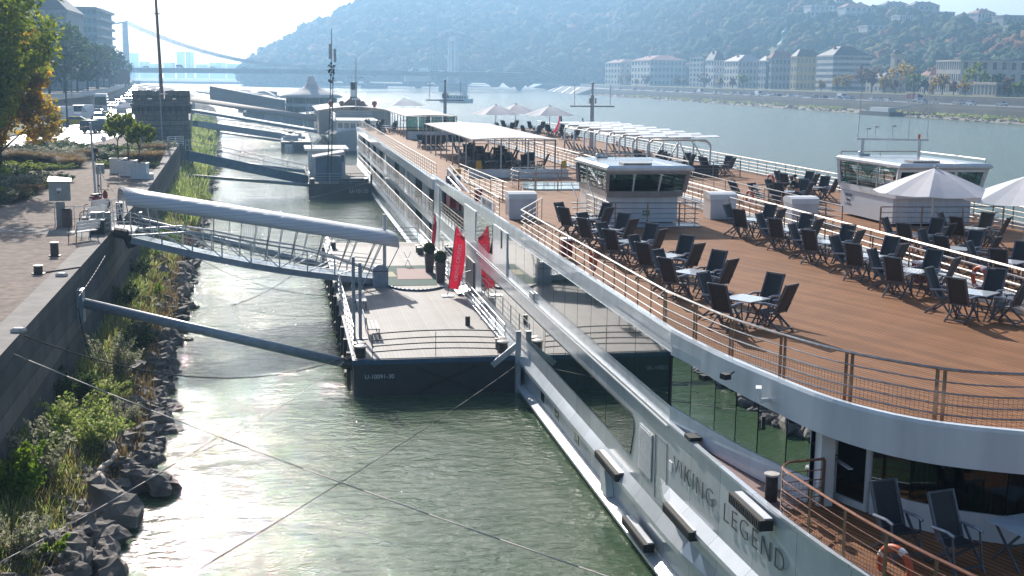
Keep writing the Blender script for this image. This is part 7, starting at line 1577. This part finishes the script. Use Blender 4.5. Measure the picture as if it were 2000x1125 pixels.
# ---- far bank buildings
def rb(px0, pxc, px1, top, mt_, floors, c1, c2, label, roofh=0, roof='roof_dark', xo=290, name='apartment_building', dep=None, wh=.55, ww=.45, cat='building', base=7.6):
    """river front on the plane x=xo from pxc (near) to px0 (far), side front from pxc to px1"""
    n_ = PX(pxc, 180, xo); f_ = PX(px0, 180, xo); tz = PX(pxc, top, xo).z; e_ = PY(px1, 180, n_.y)
    return facade_block(name, label, xo, max(e_.x, xo+8), n_.y, max(f_.y, n_.y+8), base, tz, mt_, floors, c2, sidecols=c1, roofh=roofh, roof=roof, wh=wh, ww=ww, cat=cat)
rb(1181, 1210, 1250, 122, 'wcream', 4, 5, 4, 'cream corner house with a stepped gable at the left end of the far bank row', 3, 'roof_red')
rb(1232, 1268, 1338, 117, 'wlight', 4, 6, 9, 'long pale apartment house with a brown roof, second in the far bank row', 4, 'roof_red')
rb(1345, 1372, 1380, 112, 'wgrey', 6, 4, 2, 'modern terraced block with balconies between the two palaces', 0, 'roof_dark')
rb(1376, 1392, 1414, 117, 'wwhite', 4, 3, 4, 'white gabled palace with steep dark spires', 6, 'roof_dark')
rb(1412, 1440, 1490, 119, 'wlight', 4, 5, 7, 'large pale palace with a dormered mansard roof', 4, 'roof_pale')
rb(1480, 1500, 1506, 118, 'wgrey', 4, 4, 2, 'narrow grey house with a dark mansard', 3, 'roof_dark')
rb(1500, 1504, 1549, 113, 'wgrey', 4, 2, 6, 'grey blue house with a salmon coloured roof', 3.5, 'roof_red')
rb(1546, 1553, 1598, 110, 'wyellow', 4, 2, 6, 'yellow apartment house with arched windows', 4, 'roof_dark')
wb = rb(1592, 1624, 1697, 108, 'wwhite', 6, 9, 7, 'white modern office block with dark ribbon windows', 5, 'roof_dark', wh=.45, ww=.95)
ch = rb(1690, 1722, 1768, 152, 'wpink', 2, 4, 4, 'low church with arched doors below the bell tower', 2.5, 'roof_dark', name='church_building')
rb(1795, 1813, 1828, 147, 'wlight', 3, 4, 3, 'small cream house with a reddish tiled roof left of the big palace', 3, 'roof_red')
rb(1826, 1873, 2060, 117, 'wlight', 3, 11, 10, 'large neo renaissance palace with a bright river front', 0, 'roof_dark', wh=.6, ww=.4)
rb(1900, 1945, 2050, 162, 'wpink', 1, 6, 9, 'low arcaded terrace building in front of the palace', 0, 'roof_pale', xo=268, wh=.7, ww=.5)
# towers
def spire(px, base_py, top_py, dep, label, prof, mt1, mt2, split):
    q = PD(px, base_py, dep); q.z = 7.6; H_ = PD(px, top_py, dep).z-7.6; o = thing('bell_tower', label, 'tower', q); r0 = prof[0][0]
    part(MB().box((0, 0, H_*split/2), (r0*2, r0*2, H_*split)), 'shaft', mt1, o)
    part(MB().lathe((0, 0, 0), [(r, H_*u) for r, u in prof], 12), 'spire', mt2, o)
    for z in (.35, .7): part(MB().bb((-r0*.4, -r0-.1, H_*split*z), (r0*.4, -r0+.05, H_*split*(z+.16))), 'belfry_opening', 'window_far', o)
    part(MB().box((0, 0, H_*split), (r0*2.3, r0*2.3, .8)), 'cornice', mt1, o); return o
spire(1529, 180, 42, 1010, 'baroque green copper spire rising behind the houses', [(4.2, .48), (6, .58), (7, .64), (3.9, .70), (3.1, .74), (3.4, .80), (3.6, .83), (1.3, .87), (.45, .93), (.1, 1.0)], 'wlight', 'bronze_green', .5)
spire(1747, 180, 96, 640, 'stone bell tower with a round dark cap on the church', [(2.2, .86), (2.3, .88), (2.1, .93), (1.4, .98), (.2, 1.0)], 'wpink', 'roof_dark', .87)
spire(1524, 45, 4, 1180, 'red brick tower with gabled top on the wooded hill', [(3.4, .93), (1.5, .98), (.1, 1.0)], 'wbrown', 'roof_red', .93)
# embankment trees
TB = [(1212, 'leaf_gold'), (1228, 'leaf_rust'), (1243, 'leaf_gold'), (1262, 'leaf_rust'), (1322, 'leaf_rust'), (1335, 'leaf_green'), (1376, 'leaf_rust'), (1405, 'leaf_gold'), (1430, 'leaf_rust'), (1450, 'leaf_green'), (1603, 'leaf_gold'), (1635, 'leaf_gold'), (1652, 'leaf_gold'), (1683, 'leaf_rust'), (1702, 'leaf_rust'), (1727, 'leaf_gold'), (1748, 'leaf_rust'), (1785, 'leaf_green'), (1805, 'leaf_dark'), (1822, 'leaf_gold'), (1840, 'leaf_gold'), (1862, 'leaf_rust'), (1885, 'leaf_gold'), (1905, 'leaf_green'), (1925, 'leaf_gold'), (1945, 'leaf_dark'), (1970, 'leaf_rust'), (1990, 'leaf_green'), (1758, 'leaf_gold'), (1150, 'leaf_green'), (1120, 'leaf_green'), (1040, 'leaf_gold'), (1060, 'leaf_green')]
for i, (px, mt_) in enumerate(TB):
    xo = 272 if px > 1180 else 290; q = PX(px, 182, xo); h_ = {1683: 12, 1702: 10, 1905: 12, 1945: 9, 1758: 13}.get(px, 7+2*math.sin(i*2.3)); 
    leafy_tree('embankment_tree', f'{dict(leaf_gold="yellow", leaf_rust="reddish brown", leaf_green="green", leaf_dark="dark green")[mt_]} tree on the far embankment, {ORD[i]} in order of planting', Vector((q.x, q.y, 7.6)), h_, h_*.40, 1100, .6, mt_, 200+i, .25, 'trees on the far embankment', .25, 8)
# ---- wooded hills
SIL = [(480, 150), (500, 124), (520, 112), (560, 88), (610, 60), (660, 35), (700, 18), (740, -18), (800, -26), (900, -30), (1000, -32), (1200, -32), (1400, -28), (1500, -22), (1600, 6), (1660, 26), (1780, 37), (1850, 52), (2000, 56), (2300, 60)]
BD_ = [(480, 1330), (700, 1270), (980, 1250), (1100, 1250), (1200, 1240), (1300, 1085), (1400, 965), (1500, 868), (1600, 790), (1700, 728), (1800, 674), (1900, 628), (2000, 590), (2300, 498)]
RD_ = [(480, 1500), (700, 1620), (1000, 1800), (1200, 1750), (1500, 1330), (1650, 1190), (1800, 1080), (2000, 980), (2300, 880)]
def ip(T_, x): return float(np.interp(x, [a for a, _ in T_], [c for _, c in T_]))
def hillz(px, u):
    """height at column px and slope position u (0 foot, 1 ridge)"""
    rdp = ip(RD_, px); top = PD(px, ip(SIL, px), rdp).z-5; top = max(top, 8)
    prof = u**.85 if px < 1450 else (.25*u+.75*(u*u*(3-2*u)))
    z = 7.0+(top-7.0)*prof
    return z+(mn.noise(Vector((px*.012, u*3.0, 0)))*8*math.sin(math.pi*min(1, u)) if u < 1 else 0)
def hillp(px, u):
    dep = ip(BD_, px)*(1-u)+ip(RD_, px)*u; d = ray(px, 160); d = d/ F*dep; return Vector((d[0], d[1], hillz(px, u)))
secs = []
for px in np.arange(480, 2300, 20): secs.append([hillp(px, u/14) for u in range(15)]+[hillp(px, 1)+Vector((0, 160, -60))])
struct(MB().loft(secs).build('hill', 'lawn', smooth=True))
import bmesh
def ico(sub):
    b_ = bmesh.new(); bmesh.ops.create_icosphere(b_, subdivisions=sub, radius=1); v = np.array([x.co[:] for x in b_.verts]); f = np.array([[x.index for x in q.verts] for q in b_.faces]); b_.free(); return v, f
iv, if_ = ico(3)
variants = []
for k in range(8):
    out = []
    for v in iv:
        p = Vector(v); n = mn.noise(p*1.6+Vector((k*7, 0, 0)))*.55+mn.noise(p*3.7+Vector((0, k*5, 0)))*.38+mn.noise(p*8+Vector((0, 0, k)))*.2; out.append(p*(1+n*.75))
    variants.append(np.array(out)*np.array([1, 1, .9]))
def forest(name, n, pxr, ur, rad, mtl, label, seed, keep=None):
    r = np.random.default_rng(seed); VV, FF = [], []; o = 0
    for i in range(n):
        px = pxr[0]+(pxr[1]-pxr[0])*r.random(); u = ur[0]+(ur[1]-ur[0])*r.random()
        if keep and not keep(px, u): continue
        p = hillp(px, u); s_ = rad*(.6+.7*r.random()); a = r.random()*6.28; v = variants[r.integers(8)]; ca, sa = math.cos(a), math.sin(a)
        q = np.stack([v[:, 0]*ca-v[:, 1]*sa, v[:, 0]*sa+v[:, 1]*ca, v[:, 2]], 1)*np.array([s_, s_, s_*(.85+.4*r.random())])+np.array([p.x, p.y, p.z+s_*.55]); VV.append(q); FF.append(if_+o); o += len(v)
    ob = mobj(name, npmesh(name, np.concatenate(VV), np.concatenate(FF), mtl, 3)); ob['kind'] = 'stuff'; ob['label'] = label; return ob
fm_ = bpy.data.materials.new('forest_leaf'); fm_.use_nodes = True; t = fm_.node_tree; b = t.nodes['Principled BSDF']; b.inputs['Roughness'].default_value = .9; b.inputs['Specular IOR Level'].default_value = .1
g = t.nodes.new('ShaderNodeNewGeometry'); r = t.nodes.new('ShaderNodeValToRGB'); t.links.new(g.outputs['Random Per Island'], r.inputs[0])
cols = [(0, (.035, .06, .025)), (.35, (.055, .085, .03)), (.6, (.045, .08, .035)), (.76, (.09, .11, .035)), (.86, (.16, .13, .04)), (.93, (.22, .11, .045)), (1, (.2, .08, .04))]
while len(r.color_ramp.elements) < len(cols): r.color_ramp.elements.new(.5)
for e, (ps, c) in zip(r.color_ramp.elements, cols): e.position = ps; e.color = (*c, 1)
n = t.nodes.new('ShaderNodeTexNoise'); n.inputs['Scale'].default_value = .8; n.inputs['Detail'].default_value = 6; t.links.new(g.outputs['Position'], n.inputs[0])
mx = t.nodes.new('ShaderNodeMix'); mx.data_type = 'RGBA'; mx.blend_type = 'MULTIPLY'; mx.inputs[0].default_value = .75; t.links.new(r.outputs[0], mx.inputs[6]); cr2 = t.nodes.new('ShaderNodeValToRGB'); cr2.color_ramp.elements[0].position = .35; cr2.color_ramp.elements[1].position = .62; cr2.color_ramp.elements[0].color = (.35, .35, .35, 1); cr2.color_ramp.elements[1].color = (1.25, 1.25, 1.25, 1)
t.links.new(n.outputs[0], cr2.inputs[0]); t.links.new(cr2.outputs[0], mx.inputs[7]); t.links.new(mx.outputs[2], b.inputs['Base Color'])
bp = t.nodes.new('ShaderNodeBump'); bp.inputs['Strength'].default_value = 1; bp.inputs['Distance'].default_value = 1.2; t.links.new(n.outputs[0], bp.inputs['Height']); t.links.new(bp.outputs[0], b.inputs['Normal']); M['forest_leaf'] = fm_
forest('hill_forest', 1500, (480, 1250), (0, 1.0), 9.5, 'forest_leaf', 'dense hazy forest covering the high left hill', 1)
forest('hill_forest', 2300, (1150, 2280), (0, .98), 6.8, 'forest_leaf', 'autumn coloured woods on the right hillside', 2, keep=lambda px, u: True)
# ---- hillside houses
HH = [(1590, .62, 26, 12, 'wwhite'), (1660, .70, 30, 13, 'wwhite'), (1705, .60, 30, 10, 'wlight'), (1632, .85, 20, 11, 'wlight'), (1752, .72, 14, 7, 'wwhite'), (1790, .95, 30, 13, 'wcream'), (1830, .97, 18, 10, 'wcream'), (1905, .8, 18, 12, 'wwhite'), (1960, .78, 24, 13, 'wcream'), (1500, .75, 22, 14, 'wbrown'), (1530, .8, 28, 14, 'wgrey'), (1735, .97, 30, 10, 'wgrey'), (1975, .62, 14, 8, 'wlight'), (1545, .95, 18, 9, 'wwhite')]
for i, (px, u, w_, h_, mt_) in enumerate(HH):
    w_ *= .8; h_ *= .75
    p = hillp(px, u); h2 = h_+7; facade_block('hillside_house', f'pale hillside villa among the trees, {ORD[i]} of the scattered houses', p.x-w_/2, p.x+w_/2, p.y-9, p.y+6, p.z-3, p.z+h2, mt_, 4, 5, roofh=3 if i % 2 else 0, roof=['roof_pale', 'roof_red', 'roof_dark'][i % 3], group='villas on the wooded hillside')
p = hillp(1200, .22); o = thing('hill_monument', 'pale columned monument on the wooded hillside', 'monument', (p.x, p.y, p.z+8)); 
for k in range(5): part(MB().tube((-8+4*k, 0, 0), (-8+4*k, 0, 14), .9, 8), 'column', 'wlight', o)
part(MB().bb((-10, -2, 14), (10, 2, 17)), 'entablature', 'wlight', o); part(MB().bb((-11, -3, -8), (11, 3, 0)), 'base', 'wlight', o)
q = PD(508, 112, 1480); o = thing('hill_monument', 'small domed lookout on the left shoulder of the hill', 'monument', (q.x, q.y, q.z-14)); part(MB().lathe((0, 0, 0), [(14, -12), (8, 4), (4, 10), (3.5, 18), (3.2, 20), (1.5, 23), (.2, 24)], 10), 'dome', 'wgrey', o)
q = P(815, 150, 9); o = thing('riverside_pavilion', 'white tented pavilion at the foot of the hill by the bridge', 'pavilion', PD(815, 134, 1180)); o.location.z = 8; part(MB().loft([[(-14, -6, 6), (14, -6, 6), (14, 6, 6), (-14, 6, 6)], [(-4, 0, 13), (10, 0, 13), (10, 1, 13), (-4, 1, 13)]], closed=True), 'roof', 'canvas_white', o); part(MB().bb((-12, -5, 0), (12, 5, 6)), 'hall', 'wlight', o)
# ================================================================ haze
hz_ = MB().bb((-1900, -120, -3), (1700, 3500, 172)); ho = hz_.build('haze'); ho['kind'] = 'stuff'
hm = bpy.data.materials.new('haze'); hm.use_nodes = True; t = hm.node_tree; t.nodes.remove(t.nodes['Principled BSDF']); pv = t.nodes.new('ShaderNodeVolumePrincipled')
pv.inputs['Color'].default_value = (.38, .66, 1, 1); pv.inputs['Density'].default_value = .0004; pv.inputs['Anisotropy'].default_value = .5
t.links.new(pv.outputs[0], t.nodes['Material Output'].inputs['Volume']); ho.data.materials.append(hm)
ho.display_type = 'WIRE'
